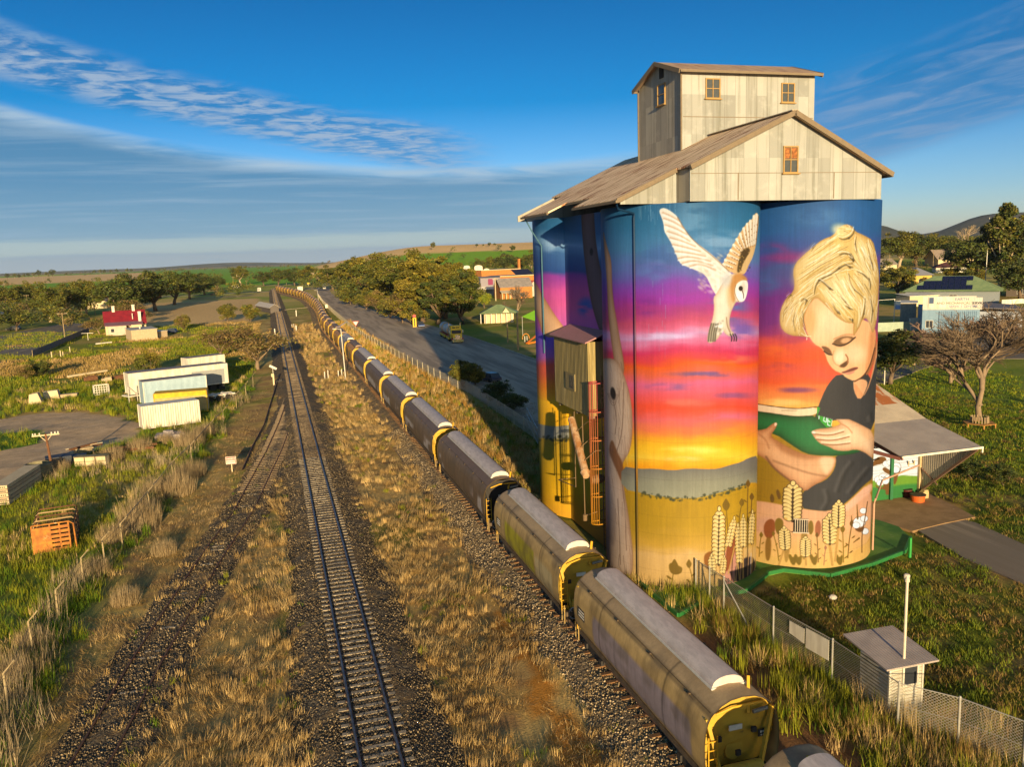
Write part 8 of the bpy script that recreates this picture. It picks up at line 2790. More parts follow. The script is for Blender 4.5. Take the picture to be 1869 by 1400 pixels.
# power poles on the left and in the distance
pole('leaning pale power pole beside the dark sheet fence', 119, 622, (107, 571), [(.3, 2.4, .0)], name='power_pole')
pole('power pole behind the low dense tree at the left edge', 52, 572, (49, 538), [(.3, 2.2, .0)])
pole('power pole at the far left edge above the canola field', 9, 530, 516, [(.3, 2.0, .0)])
pole('tall thin pole above the gum trees at the left', 81, 523, 505, [])
pole('power pole right of the pale gum trees by the side road', 174, 575, 553, [(.4, 2.2, .0)])
pole('power pole between canola patches behind the left gum trees', 58, 542, 524, [(.3, 2.0, .0)])
pole('power pole at the right end of the dark tree clump', 427, 529, 505, [(.3, 2.2, .0)])
pole('power pole beside the lone gum on the green field', 451, 527, 512, [(.3, 2.2, .0)])
pole('pole left of the railway crossing trees', 523, 520, 506, [(.3, 1.2, .0)])
pole('taller pole right of the crossing trees', 538, 519, 503, [])
pole('power pole with crossarms over the end of the road', 572, 523, 497, [(.3, 2.6, .2)])
car('dark car parked under the low dense tree at the left edge', 25, 603, 1.45, (.03, .03, .035))
car('white van parked at the far end of the brown paddock', 421, 527, 1.3, (.60, .57, .52), kind='van')
o = simple('box_truck', 'small white box truck beside the white van on the far paddock', 'truck', GT(431, 527), [('cargo_box', MB().bb(-1.2, 1.2, -1, 3.4, .8, 3.2), white_s), ('cab', MB().bb(-1.1, 1.1, -3, -1.05, .5, 2.3), white_s),
   ('wheel', MB().lathe([(.2, -1.2), (.45, -1.2), (.45, 1.2), (.2, 1.2)], (0, -2, .45), 12, axis='X'), tyre_m), ('wheel', MB().lathe([(.2, -1.2), (.45, -1.2), (.45, 1.2), (.2, 1.2)], (0, 2.2, .45), 12, axis='X'), tyre_m)], rz=1.3)
for a, b, D, lab, rm in (((196, 562), (222, 556), 9, 'pale house half hidden by trees behind the red roof', grey_roof), ((0, 590), (16, 586), 10, 'pale roofed house cut off by the left edge of the photo', white_s), ((22, 548), (48, 545), 10, 'low grey house in front of the canola field', grey_roof),
       ((588, 474), (612, 472), 14, 'pale farm buildings on the far skyline over the road trees', white_s), ((640, 472), (654, 471), 12, 'far pale farm shed on the skyline right of the other farm buildings', white_s), ((325, 534), (345, 531), 9, 'cream cottage glimpsed inside the dark tree clump', grey_roof)):
 fr = Fr(GT(*a), GT(*b))
 if fr.W < 60:
  building('far_house', lab, 'house', fr, D, 3.0, 'gx', 4.8, cream_m, rm, .4, [(fr.W * .3, fr.W * .4, 1, 2)])
# trackside: shelter, posts, signals
b = G(480, 569)
fr = Fr(G(468, 566), G(494, 572), 0)
r, wl, rf = building('trackside_shelter', 'small dark trackside shelter with a pale gabled roof beside the main line', 'shelter', fr, 3.2, 2.3, 'gx', 3.4, plain('shelter_wall', (.10, .08, .07)), mat('shelter_roof', (.48, .43, .38), (.38, .34, .31), 1), .5)
for px, py, top, lab in ((541, 605, 594, 'single white marker post right of the main line'), (502, 612, 600, 'tall white marker post left of the main line, above the yellow diamond'), (541, 577, 566, 'small white marker near the plank crossing')):
 b = G(px, py)
 h = atD(px, top, math.hypot(b.x, b.y)).z
 tag(MB().bb(-.13, .13, -.08, .08, -.2, h).build('marker_post', white_s, loc=b), lab, 'marker post')
for px, py, top, lab in ((593, 690, 676, 'left pair of short white posts between the tracks'), (618, 688, 674, 'right pair of short white posts between the tracks'), (533, 597, 591, 'tiny white post pair beyond the single white marker')):
 b = G(px, py)
 h = atD(px, top, math.hypot(b.x, b.y)).z
 o = thing('post_pair', lab, 'marker post', b, group=None)
 for dx in (0, .55):
  MB().tube([(dx, 0, -.1), (dx, 0, h * (1 if dx else .85))], .09, 8).build('post', white_s, o)
b = G(495, 650)
h = atD(493, 633, math.hypot(b.x, b.y)).z
o = thing('diamond_sign', 'yellow diamond sign on a pole left of the main line', 'sign', b, -.15)
MB().tube([(0, 0, -.2), (0, 0, h + .6)], .05, 6).build('post', galv, o)
s = .72
MB().prism([(0, -.06, h - s), (s, -.06, h), (0, -.06, h + s), (-s, -.06, h)], (0, -.02, 0), (0, .02, 0)).build('sign_board', yellow_p, o)
b = G(500, 702)
h = atD(497, 682, math.hypot(b.x, b.y)).z
o = thing('points_indicator', 'buff post with a tilted white board beside the points', 'signal', b, 0)
MB().bb(-.12, .12, -.1, .1, -.2, h).bb(-.3, .1, -.12, .12, h - .5, h).build('post', cream_m, o)
MB().tube([(0, 0, h), (0, .1, h + .8)], .03, 5).build('stem', galv, o)
MB().prism([(-.55, -.1, h + 1.15), (.5, -.1, h + .55), (.68, -.1, h + .85), (-.37, -.1, h + 1.45)], (0, 0, 0), (0, .05, 0)).build('white_board', white_s, o)
tag(MB().box((.3, 0, .35), (.5, .4, .5)).box((-.2, .1, .2), (.6, .3, .3)).build('points_lever', blackp, loc=G(509, 699)), 'black points lever box beside the buff post', 'lever')
for px, py, top, arm, lab in ((631, 692, 600, (640, 592), 'tall white solar light pole between the main line and the train'), (582, 555, 530, (583, 527), 'farther white solar light pole beside the road fence')):
 b = G(px, py)
 h = atD(px - 4, top, math.hypot(b.x, b.y)).z
 o = thing('solar_light_pole', lab, 'light pole', b, 0)
 MB().tube([(0, 0, -.3), (-.25, 0, h)], [.09, .07], 8).lathe([(.22, 0), (.22, .15), (.1, .2)], (0, 0, 0), 8).build('post', white_s, o)
 MB().prism([(-.9, -.5, h + .2), (.9, -.1, h + 1.1), (.9, .7, h + 1.1), (-.9, .3, h + .2)], (0, 0, 0), (.02, -.02, .05)).build('solar_panel', plain('solar_pale', (.38, .36, .40), .4), o)
 MB().tube([(-.25, 0, h - .1), (-1.1, -.3, h + .1)], .05, 6).bb(-1.6, -1.0, -.42, -.18, h + .05, h + .15).build('lamp_arm', white_s, o)
a, b = G(516, 566), G(562, 561)
tag(MB().beam((0, 0, .05), b - a + Vector((0, 0, .05)), .9, .1).build('plank_crossing', cream_m, loc=a), 'pale plank walkway across the ballast between the two tracks', 'walkway')
for px, py, w, h, lab in ((473, 531, 2.6, 2.4, 'white equipment box left of the level crossing'), (548, 531, 3.4, 3.2, 'pale relay hut right of the far wagons'), (563, 541, 2.0, 1.6, 'white cabinet at the start of the road fence'), (596, 562, 1.0, 1.6, 'small pale cabinet between road fence and the far wagons'), (592, 527, 2.0, 4.5, 'white kiosk at the corner of the far street')):
 b = G(px, py)
 o = thing('equipment_hut', lab, 'equipment box', b, 0)
 MB().bb(-w / 2, w / 2, -.6, .6, 0, h * .92).build('body', white_s, o)
 MB().prism([(-w / 2 - .1, -.7, h * .92), (w / 2 + .1, -.7, h * .92), (0, -.7, h)], (0, 0, 0), (0, 1.4, 0)).build('roof', cream_m, o)
for px, py, col, lab in ((552, 523, yellow_p, 'yellow sign board left of the far road corner'), (563, 522, yellow_p, 'second yellow sign board at the far road corner')):
 b = G(px, py)
 o = thing('street_sign', lab, 'sign', b, 0)
 MB().beam((0, 0, 0), (0, 0, 2.0), .12).build('post', galv, o)
 MB().bb(-.9, .9, -.1, -.04, 1.5, 2.9).build('sign_board', col, o)
# give way sign on the road fence
b = G(650, 604)
h = atD(650, 591, math.hypot(b.x, b.y)).z
o = thing('give_way_sign', 'white triangular give way sign with a red rim above the road fence', 'sign', b, -.1)
MB().tube([(0, 0, 0), (0, 0, h + .4)], .05, 6).build('post', galv, o)
sg = MB().prism([(-.85, -.06, h + .7), (.85, -.06, h + .7), (0, -.06, h - .7)], (0, 0, 0), (0, .04, 0)).build('red_rim', plain('sign_red', (.55, .06, .06), .5), o)
MB().prism([(-.62, -.08, h + .55), (.62, -.08, h + .55), (0, -.08, h - .42)], (0, 0, 0), (0, .02, 0)).build('white_field', white_p, sg)

# ------------------------------------------------------------------ right side, near: fence, hut, goods shed
def mesh_mat(name, col, pitch, w, axis=0, base=0.0):
 """woven wire: a see-through sheet whose diagonal strands are solid"""
 m = bpy.data.materials.new(name)
 m.use_nodes = True
 t = NT(m.node_tree)
 tc = t.n('ShaderNodeTexCoord').outputs['Object']
 sp_ = t.n('ShaderNodeSeparateXYZ', i_0=tc).outputs
 u, z = sp_[axis], sp_[2]
 k = 1.0 / pitch
 out = None
 for sgn in (1, -1):
  q = t.math('FRACT', t.math('MULTIPLY', t.math('ADD', u, t.math('MULTIPLY', z, sgn)), k))
  q = t.math('ABSOLUTE', t.math('SUBTRACT', q, .5))
  s_ = t.math('GREATER_THAN', q, .5 - w / pitch / 2 * 1.4)
  out = s_ if out is None else t.math('MAXIMUM', out, s_)
 b = t.n('ShaderNodeBsdfPrincipled', i_Roughness=.5, i_Metallic=.2)
 t.put(b.inputs['Base Color'], col)
 tr = t.n('ShaderNodeBsdfTransparent')
 mx = t.n('ShaderNodeMixShader', i_0=out)
 t.put(mx.inputs[1], tr.outputs[0])
 t.put(mx.inputs[2], b.outputs[0])
 _out(t, mx.outputs[0])
 return m

wire_near = mesh_mat('chain_link', (.40, .36, .30), .12, .011, 1)
wire_far = mesh_mat('chain_link_far', (.46, .42, .33), .20, .05, 1)

def link_fence(name, label, pts, h, wire, post_m, r=.045, rail=True, base=.0):
 o = thing(name, label, 'fence')
 for p in pts:
  MB().tube([(p.x, p.y, base - .3), (p.x, p.y, h)], r, 7).lathe([(r * 1.3, h), (r * .6, h + .05)], (p.x, p.y, 0), 7).build('post', post_m, o)
 mb = MB()
 for u, v in zip(pts[:-1], pts[1:]):
  mb.quad((u.x, u.y, base + .03), (v.x, v.y, base + .03), (v.x, v.y, h - .04), (u.x, u.y, h - .04))
 mb.build('wire_mesh', wire, o)
 mb = MB()
 for u, v in zip(pts[:-1], pts[1:]):
  mb.beam((u.x, u.y, h - .03), (v.x, v.y, h - .03), .03 if rail else .015)
  mb.beam((u.x, u.y, h * .5), (v.x, v.y, h * .5), .012)
 mb.build('rail_wire', post_m, o)
 return o

npx = gp([(1270, 1082), (1295, 1098), (1321, 1117), (1411, 1178), (1518, 1243), (1638, 1330), (1748, 1360), (1867, 1408)])
npx.append(npx[-1] + (npx[-1] - npx[-2]))
nf = link_fence('chain_link_fence', 'chain-link fence with galvanised posts running from the silo foot past the white hut', npx, 1.95, wire_near, galv)
a = npx[2]
MB().tube([(a.x, a.y, 1.75), (a.x + .15, a.y - 2.1, .1)], .035, 6).build('brace', galv, nf)
for k in range(6):
 p = npx[0].lerp(npx[2], k / 5)
for (x0, y0, x1, y1, hh, lab) in ((1443, 1133, 1470, 1150, .72, 'smaller white board hung on the chain-link fence'), (1473, 1146, 1515, 1172, .95, 'larger white board hung on the chain-link fence next to a post')):
 A_, B_ = npx[3], npx[4]
 def onf(px, py):
  d = ray(px, py)
  n = Vector((B_.y - A_.y, -(B_.x - A_.x), 0)).normalized()
  t = (n.dot(A_) - n.dot(Vector(_C))) / n.dot(Vector(d))
  return Vector(_C + t * d)
 p, q = onf(x0, y0), onf(x1, y1)
 off = Vector((-.05, 0, 0))
 z1 = min(max(p.z, q.z), 1.85)
 mb = MB().prism([Vector((p.x, p.y, z1)), Vector((q.x, q.y, z1)), Vector((q.x, q.y, z1 - hh)), Vector((p.x, p.y, z1 - hh + (.12 if hh < .8 else 0)))], off, off + Vector((-.012, 0, 0)))
 tag(mb.build('fence_board', white_s), lab, 'board')
# white hut
N_, Rr, Lf = G(1622, 1302), G(1680, 1290), G(1557, 1264)
u = (Rr - N_)
wv = u.length
u.normalize()
v = Vector((-u.y, u.x, 0))
dv = (Lf - N_).dot(v)
hN = atD(1622, 1213, math.hypot(N_.x, N_.y)).z
o = thing('white_hut', 'small white weatherboard hut with a skillion iron roof behind the chain-link fence', 'hut', N_, math.atan2(u.y, u.x))
hut_w = mat('hut_white', (.60, .55, .46), (.46, .41, .33), 1.5, rough=.8, corr=(2, .16, .03), c3=(.42, .37, .28), s3=2)
wl = MB().bb(0, wv, 0, dv, -.2, hN).build('wall', hut_w, o)
zA, zB = hN + .02, hN + .30
MB().prism([(-.55, -.45, zA), (wv + .4, -.45, zA), (wv + .4, dv + .45, zB), (-.55, dv + .45, zB)], (0, 0, 0), (0, 0, .07)).build('roof', mat('hut_roof', (.36, .30, .27), (.28, .235, .215), 1.2, rough=.65, corr=(0, .13, .012), c3=(.30, .12, .07), s3=1.6, l3=(.66, .72)), o)
opening(wl, wv * .42, wv * .82, hN - 1.0, hN - .25, 0, 'window', white_s)
mb = MB()
for x in (-.02, wv + .02):
 mb.bb(x - .04, x + .04, -.04, .04, -.1, hN)
mb.build('corner_boards', white_s, o)
tb = G(1646, 1296)
tp_ = atD(1654, 1056, math.hypot(tb.x, tb.y))
mb = MB().tube([(tb.x, tb.y, 0), (tb.x + .02, tb.y + .02, tp_.z - .1)], .055, 8).lathe([(.09, 0), (.1, .1), (.05, .18), (.01, .26)], (tb.x + .02, tb.y + .02, tp_.z - .15), 10)
tag(mb.build('vent_pole', plain('pole_white', (.55, .48, .38), .5)), 'tall white pole rising through the eave of the white hut', 'pole')

# ---- goods shed with awning, right of the silo
XV = 45.9
E_ = atX(1793, 817, XV)
K_ = atX(1690, 765, XV)
T_ = atX(1597, 700, XV)
WY = 49.0
zw = E_.z + (K_.z - E_.z) * (WY - E_.y) / (K_.y - E_.y)
XL = atY(1645, 838, E_.y).x
S = thing('goods_shed', 'rusty-roofed goods shed with a wide grey awning and a cotton mural, right of the silo', 'shed')
MB().bb(36.5, XV - .2, WY, T_.y + 2, -.2, zw - .25).bb(36.5, XV - .2, WY + .1, T_.y + 2, 0, K_.z - .25).build('wall', mat('shed_wall', (.42, .36, .27), (.34, .29, .22), 1.0, corr=(0, .2, .01)), S)
aw = mat('awning_iron', (.33, .28, .25), (.27, .23, .21), .8, rough=.6, corr=(0, .2, .006), c3=(.40, .33, .26), s3=.35, l3=(.58, .64))
rustr = mat('rust_iron', (.45, .37, .28), (.38, .30, .23), .8, rough=.75, stretch=(1.3, .35, .35), c3=(.30, .10, .03), s3=.6, l3=(.44, .50), corr=(0, .2, .006))
palei = mat('pale_iron', (.46, .38, .29), (.38, .31, .24), .8, rough=.7, corr=(0, .2, .006))
MB().prism([(XL, E_.y, E_.z), (XV, E_.y, E_.z), (XV, K_.y, K_.z), (36.5, K_.y, K_.z), (36.5, WY - 1.0, E_.z + (K_.z - E_.z) * (WY - 1 - E_.y) / (K_.y - E_.y)), (XL, WY - 1.0, E_.z + (K_.z - E_.z) * (WY - 1 - E_.y) / (K_.y - E_.y))], (0, 0, 0), (0, 0, .05)).build('awning_roof', aw, S)
mid_ = K_.lerp(T_, .42)
MB().prism([(36.5, K_.y, K_.z), (XV, K_.y, K_.z), (XV, mid_.y, mid_.z), (36.5, mid_.y, mid_.z)], (0, 0, 0), (0, 0, .05)).build('roof', palei, S)
MB().prism([(36.5, mid_.y, mid_.z), (XV, mid_.y, mid_.z), (XV, T_.y + 2, T_.z + (T_.z - mid_.z) / max(T_.y - mid_.y, .1) * 2), (36.5, T_.y + 2, T_.z + (T_.z - mid_.z) / max(T_.y - mid_.y, .1) * 2)], (0, 0, 0), (0, 0, .05)).build('rusted_roof', rustr, S)
mb = MB().beam((XL, E_.y - .05, E_.z + .02), (XV, E_.y - .05, E_.z + .02), .12, .14)
mb.beam((XV, E_.y, E_.z - .35), (XV, E_.y, E_.z), .1)
mb.build('gutter', white_s, S)
MB().beam((XL, E_.y + .1, E_.z - .12), (36.6, WY - .2, zw - .5), .14, .22).beam((XL + .2, E_.y + .1, E_.z - .15), (XL + .2, WY, zw - .35), .12, .2).build('awning_beam', plain('beam_red', (.16, .06, .05), .8), S)
gs = mat('gusset_iron', (.40, .34, .27), (.32, .27, .22), .8, corr=(1, .2, .01))
MB().prism([(XV - .25, WY, .35), (XV - .25, WY, zw - .1), (XV - .25, E_.y + .15, E_.z - .05)], (0, 0, 0), (.06, 0, 0)).build('gusset_sheet', gs, S)
MB().beam((XV - .28, WY, .3), (XV - .28, E_.y + .1, E_.z - .1), .16, .16).beam((XV - .3, WY - (WY - E_.y) * .35, 1.4), (XV - .3, WY, 2.4), .08).build('gusset_brace', plain('brace_brown', (.17, .10, .07), .85), S)
MB().beam((XV - .3, WY - .15, 0), (XV - .3, WY - .15, zw - .1), .2).build('awning_post', mat('post_buff', (.50, .38, .22), (.38, .28, .16), 2), S)
# painted wall
gx, gz = np.meshgrid(np.linspace(37.0, XV - .35, 260), np.linspace(.1, zw - .4, 130))
V = np.stack([gx.ravel(), np.full(gx.size, WY - .03), gz.ravel()], -1)
idx = np.arange(gx.size).reshape(gx.shape)
F = np.stack([idx[:-1, :-1], idx[:-1, 1:], idx[1:, 1:], idx[1:, :-1]], -1).reshape(-1, 4)
x, y = proj(V)
p = Paint(x, y)
p.c[:] = (246, 240, 222)
p.c[(np.abs((V[:, 2] / .2) % 1 - .5) > .44)] *= .8
p.zoom(1590, 780, 210 / 1633)
p.fill([(-400, 760), (20, 750), (120, 780), (280, 740), (400, 690), (440, 680), (560, 690), (900, 700), (900, 1200), (-400, 1200)], (120, 160, 40), 1.0)
p.fill([(-400, 880), (200, 850), (560, 800), (900, 800), (900, 1200), (-400, 1200)], (58, 132, 52), 3)
br_, cot_ = (126, 78, 30), (252, 246, 232)
p.fill([(20, 500), (80, 430), (150, 410), (210, 430), (220, 480), (160, 520), (60, 540), (20, 560)], br_, .8)
p.fill([(150, 590), (200, 560), (300, 640), (420, 560), (420, 620), (380, 680), (370, 760), (330, 830), (310, 760), (300, 690), (200, 650)], br_, .8)
for cx, cy, r1 in ((215, 520, 50), (270, 500, 46), (355, 560, 66), (350, 600, 55)):
 p.blob((cx, cy), r1 * 1.06, r1 * .95, (60, 40, 20), 0, .08)
 p.blob((cx, cy), r1, r1 * .88, cot_, 0, .1)
p.fill([(50, 800), (100, 850), (170, 860), (190, 760), (220, 800), (260, 770), (270, 960), (200, 960), (210, 880), (90, 880)], br_, .8)
for cx, cy, r1 in ((110, 745, 62), (170, 710, 60), (235, 730, 56), (130, 790, 50), (205, 770, 46)):
 p.blob((cx, cy), r1 * 1.05, r1 * .9, (70, 50, 30), 0, .08)
 p.blob((cx, cy), r1, r1 * .84, cot_, 0, .1)
p.line([(140, 700), (160, 715), (210, 710)], 1.0, (40, 30, 20), .5)
link('painted_wall', np_mesh('painted_wall', V, F, to_albedo(p.c), mural_m), S)
q = atY(1627, 870, WY - .1)
MB().bb(q.x - .12, q.x + .12, WY - .2, WY - .05, 0, zw - .4).build('wall_post', plain('post_dkgreen', (.02, .12, .05)), S)
sheet('shed_floor', gp([(1560, 905), (1640, 897), (1693, 903), (1742, 925), (1780, 946), (1722, 958), (1665, 972), (1610, 955), (1560, 935)]), .09, mat('brown_floor', (.30, .18, .085), (.23, .135, .06), 1.0, rough=.95, c3=(.38, .27, .16), s3=3, l3=(.62, .7)))
# ladder, tins, planter tubs by the wall
b1, b2 = G(1652, 897), G(1664, 897)
t1 = atY(1664, 846, WY - .15)
o = thing('leaning_ladder', 'pale double ladder leaning against the painted goods shed wall', 'ladder', b1, 0)
mb = MB()
L1, R1 = Vector((.05, 0, 0)), Vector((.65, 0, 0))
top = Vector((t1.x - b1.x - .1, WY - .25 - b1.y, 2.9))
mb.beam(L1, top - Vector((.25, 0, 0)), .08).beam(R1, top + Vector((.25, 0, 0)), .08)
mb.build('stiles', cream_m, o)
mb = MB()
for k in range(1, 10):
 a_ = L1.lerp(top - Vector((.25, 0, 0)), k / 10)
 mb.beam(a_, R1.lerp(top + Vector((.25, 0, 0)), k / 10), .05)
mb.build('rungs', cream_m, o)
for px, py, r_, h, col, lab in ((1639, 907, .38, .75, (.58, .54, .47), 'white plastic tub by the painted goods shed wall'), (1655, 909, .36, .7, (.12, .02, .02), 'dark red tub between the white tub and the ladder foot'), (1675, 903, .5, .6, (.34, .22, .06), 'brown tub behind the orange tub'),
        (1675, 917, .52, .62, (.50, .10, .02), 'orange red tub nearest to the awning post')):
 b = G(px, py)
 o = thing('tub', lab, 'tub', b, 0, 'tubs by the goods shed')
 MB().lathe([(r_ * .85, 0), (r_, h), (r_ * .92, h), (r_ * .8, h * .7)], (0, 0, 0), 20).build('body', plain('tub_%d' % int(px + py), col, .5), o)
 MB().lathe([(r_ * 1.0, h - .06), (r_ * 1.07, h - .05), (r_ * 1.07, h), (r_ * 1.0, h + .01)], (0, 0, 0), 20).build('rim', plain('tub_rim', (.05, .03, .02), .6), o)
b = G(1686, 911)
MB_ = MB().box((0, 0, .3), (.5, .4, .6)).box((.05, 0, .66), (.35, .35, .12))
tag(MB_.build('timber_block', mat('blk', (.46, .33, .16), (.36, .26, .12)), loc=b), 'stack of buff timber blocks at the foot of the awning post', 'timber block')
# bench round the big bare tree
b = GT(1787, 782)
o = thing('round_bench', 'orange timber bench built around the trunk of the big bare tree', 'bench', b, 0)
wood_o = mat('bench_wood', (.46, .22, .05), (.36, .17, .04), 2)
for k in range(6):
 a0, a1 = k * math.pi / 3, (k + 1) * math.pi / 3
 mb = MB()
 for ri in (.95, 1.2, 1.45):
  mb.beam((ri * math.cos(a0), ri * math.sin(a0), .48), (ri * math.cos(a1), ri * math.sin(a1), .48), .22, .05)
 mb.build('seat', wood_o, o)
 MB().beam((1.45 * math.cos(a0), 1.45 * math.sin(a0), 0), (1.45 * math.cos(a0), 1.45 * math.sin(a0), .46), .1).build('leg', wood_o, o)
mb = MB()
for k in range(18):
 a0 = k * math.pi / 9
 mb.beam((.82 * math.cos(a0), .82 * math.sin(a0), .5), (.78 * math.cos(a0), .78 * math.sin(a0), 1.15), .14, .04)
mb.build('backrest', plain('bench_grey', (.24, .17, .10), .9), o)
b = G(1652, 1109)
tag(MB().lathe([(.16, 0), (.18, .25), (.12, .32)], (0, 0, 0), 10).build('water_meter', white_s, loc=G(1655, 1058)), 'small white cap in the clover below the green apron post', 'cap')
tag(MB().lathe([(.2, 0), (.22, .12), (.1, .2)], (0, 0, 0), 8).build('white_stone', white_s, loc=G(1520, 1093)), 'white stone on a bare patch of the clover field', 'stone')

# ------------------------------------------------------------------ road fence
fl = [(25.2, 76), (25.6, 91), (25.8, 113), (24.4, 124), (22.2, 172), (21.2, 200), (21.1, 235), (21.7, 300), (23.1, 391), (25.6, 470)]
fp = [Vector((p_.x, p_.y, 0)) for p_, d_ in resample(fl, 4.05)]
link_fence('road_fence', 'long pale chain-link fence between the train and the wide road', fp, 1.55, wire_far, mat('post_cream', (.56, .48, .34), (.46, .39, .27), 2), .055)
A_, B_ = G(962, 770), G(982, 812)
o = thing('leaning_gate', 'pair of pale mesh gate panels at the silo end of the road fence', 'gate', A_, 0)
d_ = B_ - A_
mb = MB()
for k in range(3):
 q = A_ * 0 + d_ * (k / 2)
 mb.beam(q, q + Vector((0, 0, 1.7)), .07)
for z in (.1, .9, 1.65):
 mb.beam(Vector((0, 0, z)), d_ + Vector((0, 0, z)), .06)
mb.build('gate_frame', galv, o)

# ------------------------------------------------------------------ vehicles on the road
F0, B0 = G(836, 627), G(797, 604)
d = (B0 - F0)
ang = math.atan2(d.y, d.x) - math.pi / 2
o = thing('tanker_truck', 'yellow tanker truck with two white and orange tanks parked in the silo shadow', 'truck', F0, ang)
yt = plain('truck_yellow', (.80, .52, .015), .45, spec=.5)
MB().bb(-1.2, 1.2, 1.5, 3.9, .9, 3.1).build('cab', yt, o)
MB().bb(-1.15, 1.15, 2.4, 4.2, 3.1, 3.75).build('sleeper_roof', yt, o)
MB().bb(-1.0, 1.0, .2, 1.5, .9, 1.95).build('bonnet', yt, o)
MB().bb(-1.05, 1.05, 1.42, 1.49, 2.1, 2.85).bb(-.85, -.1, 2.33, 2.39, 3.25, 3.5).bb(.1, .85, 2.33, 2.39, 3.25, 3.5).build('windscreen', glass_m, o)
MB().bb(-.55, .55, .08, .2, .95, 1.9).build('grille', plain('chrome', (.45, .45, .47), .25, metal=.8), o)
MB().bb(-1.25, 1.25, -.1, .2, .35, .85).build('bumper', mat('bumper', (.50, .40, .20), (.45, .32, .05), 1), o)
for s in (-1, 1):
 MB().lathe([(.14, 0), (.16, .06), (.1, .1)], (s * .82, .1, 1.1), 10, axis='Y').build('headlight', white_p, o)
 MB().bb(s * 1.0 - .3, s * 1.0 + .3, .25, 1.4, .75, 1.2).build('mudguard', plain('truck_red', (.35, .03, .03), .4), o)
 MB().tube([(s * 1.32, 4.1, 1), (s * 1.32, 4.1, 4.3)], .08, 7).build('exhaust', plain('chrome', (.45, .45, .47)), o)
 MB().bb(s * 1.45 - .1, s * 1.45 + .1, 1.6, 1.7, 2.2, 2.9).build('mirror', white_s, o)
for k, (y0, y1) in enumerate(((4.8, 10.0), (11.2, 20.5))):
 tk = MB().lathe([(.2, y0), (1.0, y0 + .15), (1.2, y0 + .5), (1.2, y1 - .5), (1.0, y1 - .15), (.2, y1)], (0, 0, 2.3), 20, axis='Y').build('tank', plain('tank_white', (.52, .47, .42), .4), o)
 MB().lathe([(1.21, (y0 + y1) / 2 - .9), (1.23, (y0 + y1) / 2), (1.21, (y0 + y1) / 2 + .9)], (0, 0, 2.3), 20, axis='Y').build('orange_band', plain('tank_orange', (.75, .33, .02), .4), tk)
 MB().bb(-1.0, 1.0, y0, y1, .85, 1.15).build('chassis', plain('truck_red', (.35, .03, .03)), o)
 MB().bb(-1.25, -1.05, y0 + .2, y1 - .4, .5, 1.0).bb(1.05, 1.25, y0 + .2, y1 - .4, .5, 1.0).build('side_guard', yt, o)
for y in (.9, 5.6, 6.9, 12.6, 13.9, 18.0, 19.2):
 for s in (-1, 1):
  MB().lathe([(.25, -.16), (.5, -.16), (.5, .16), (.25, .16)], (s * 1.0, y, .5), 14, axis='X').build('wheel', tyre_m, o)
car('blue car parked behind the yellow truck beside the road', 768, 597, ang + math.pi, (.02, .06, .20))
car('dark car parked in shade beside the round bushes by the road fence', 893, 697, .3, (.02, .025, .05))
b = G(757, 597)
o = thing('fuel_sign', 'red and yellow pillar sign at the edge of the great trees', 'sign', b, 0)
MB().bb(-.5, .5, -.1, .1, 0, 2.6).build('yellow_panel', yellow_p, o)
MB().bb(-.14, .14, -.12, .12, .2, 2.4).build('dark_strip', blackp, o)
MB().lathe([(.1, -.06), (.45, -.06), (.45, .06), (.1, .06)], (0, 0, 3.1), 14, axis='Y').build('red_disc', plain('sign_red', (.55, .06, .06)), o)
for px, py, w, lab in ((662, 517, 2.6, 'yellow panel sign on the verge beside the gum with the white limb'), (676, 524, 3.2, 'low yellow panel beside the road belt trees')):
 b = GT(px, py)
 o = thing('yellow_sign', lab, 'sign', b, -.1)
 MB().beam((0, .1, 0), (0, .1, 1.4), .15).build('post', galv, o)
 MB().bb(-w / 2, w / 2, -.1, .05, 1.2, 2.9).build('sign_board', yellow_p, o)

# ------------------------------------------------------------------ park
fr = Fr(GT(884, 590), GT(938, 588))
r, wl, rf = building('park_pavilion', 'cream pavilion with a pale green hipped roof and a row of veranda posts', 'pavilion', fr, 7.0, 2.7, 'hip', 5.0, cream_m, green_roof, 1.4)
for k in range(8):
 x = -.9 + (fr.W + 1.8) * k / 7
 MB().beam((x, -1.2, 0), (x, -1.2, 2.7), .2).build('post', white_s, r)
MB().prism([(fr.W * .62, -1.8, 2.9), (fr.W * .86, -1.8, 2.9), (fr.W * .74, -1.8, 4.3)], (0, 0, 0), (0, 2.0, 0)).build('porch_gable', cream_m, r)
pole('tall brown pole in the park beside the silo', 946, 640, 570, [], r=.2, name='park_pole', cat='pole')
pole('shorter brown pole in the park left of the tall one', 927, 626, 592, [], r=.16, name='park_pole', cat='pole')
b = GT(966, 612)
D_ = math.hypot(b.x, b.y)
P_ = [atD(953, 578, D_), atD(985, 562, D_ + 6), atD(990, 590, D_ - 4)]
o = thing('shade_sail', 'bright green triangular shade sail over the playground beside the silo', 'shade sail')
MB().prism(P_, (0, 0, 0), (0, 0, .05)).build('sail', plain('sail_green', (.22, .50, .02), .6), o)
for q in P_:
 MB().tube([(q.x, q.y, 0), q], .07, 6).build('mast', galv, o)
b = GT(970, 627)
o = thing('playground_slide', 'orange slide in the playground half hidden by the silo', 'slide', b, .4)
for s in (-.3, .3):
 MB().beam((1.6, s, .2), (-1.2, s, 0), .08, .2).build('side_rail', plain('slide_orange', (.60, .15, .01), .4), o)
MB().prism([(-1.4, -.3, .15), (1.6, -.3, 1.7), (1.6, -.3, 1.6), (-1.4, -.3, .05)], (0, 0, 0), (0, .6, 0)).build('chute', plain('slide_orange', (.60, .15, .01)), o)
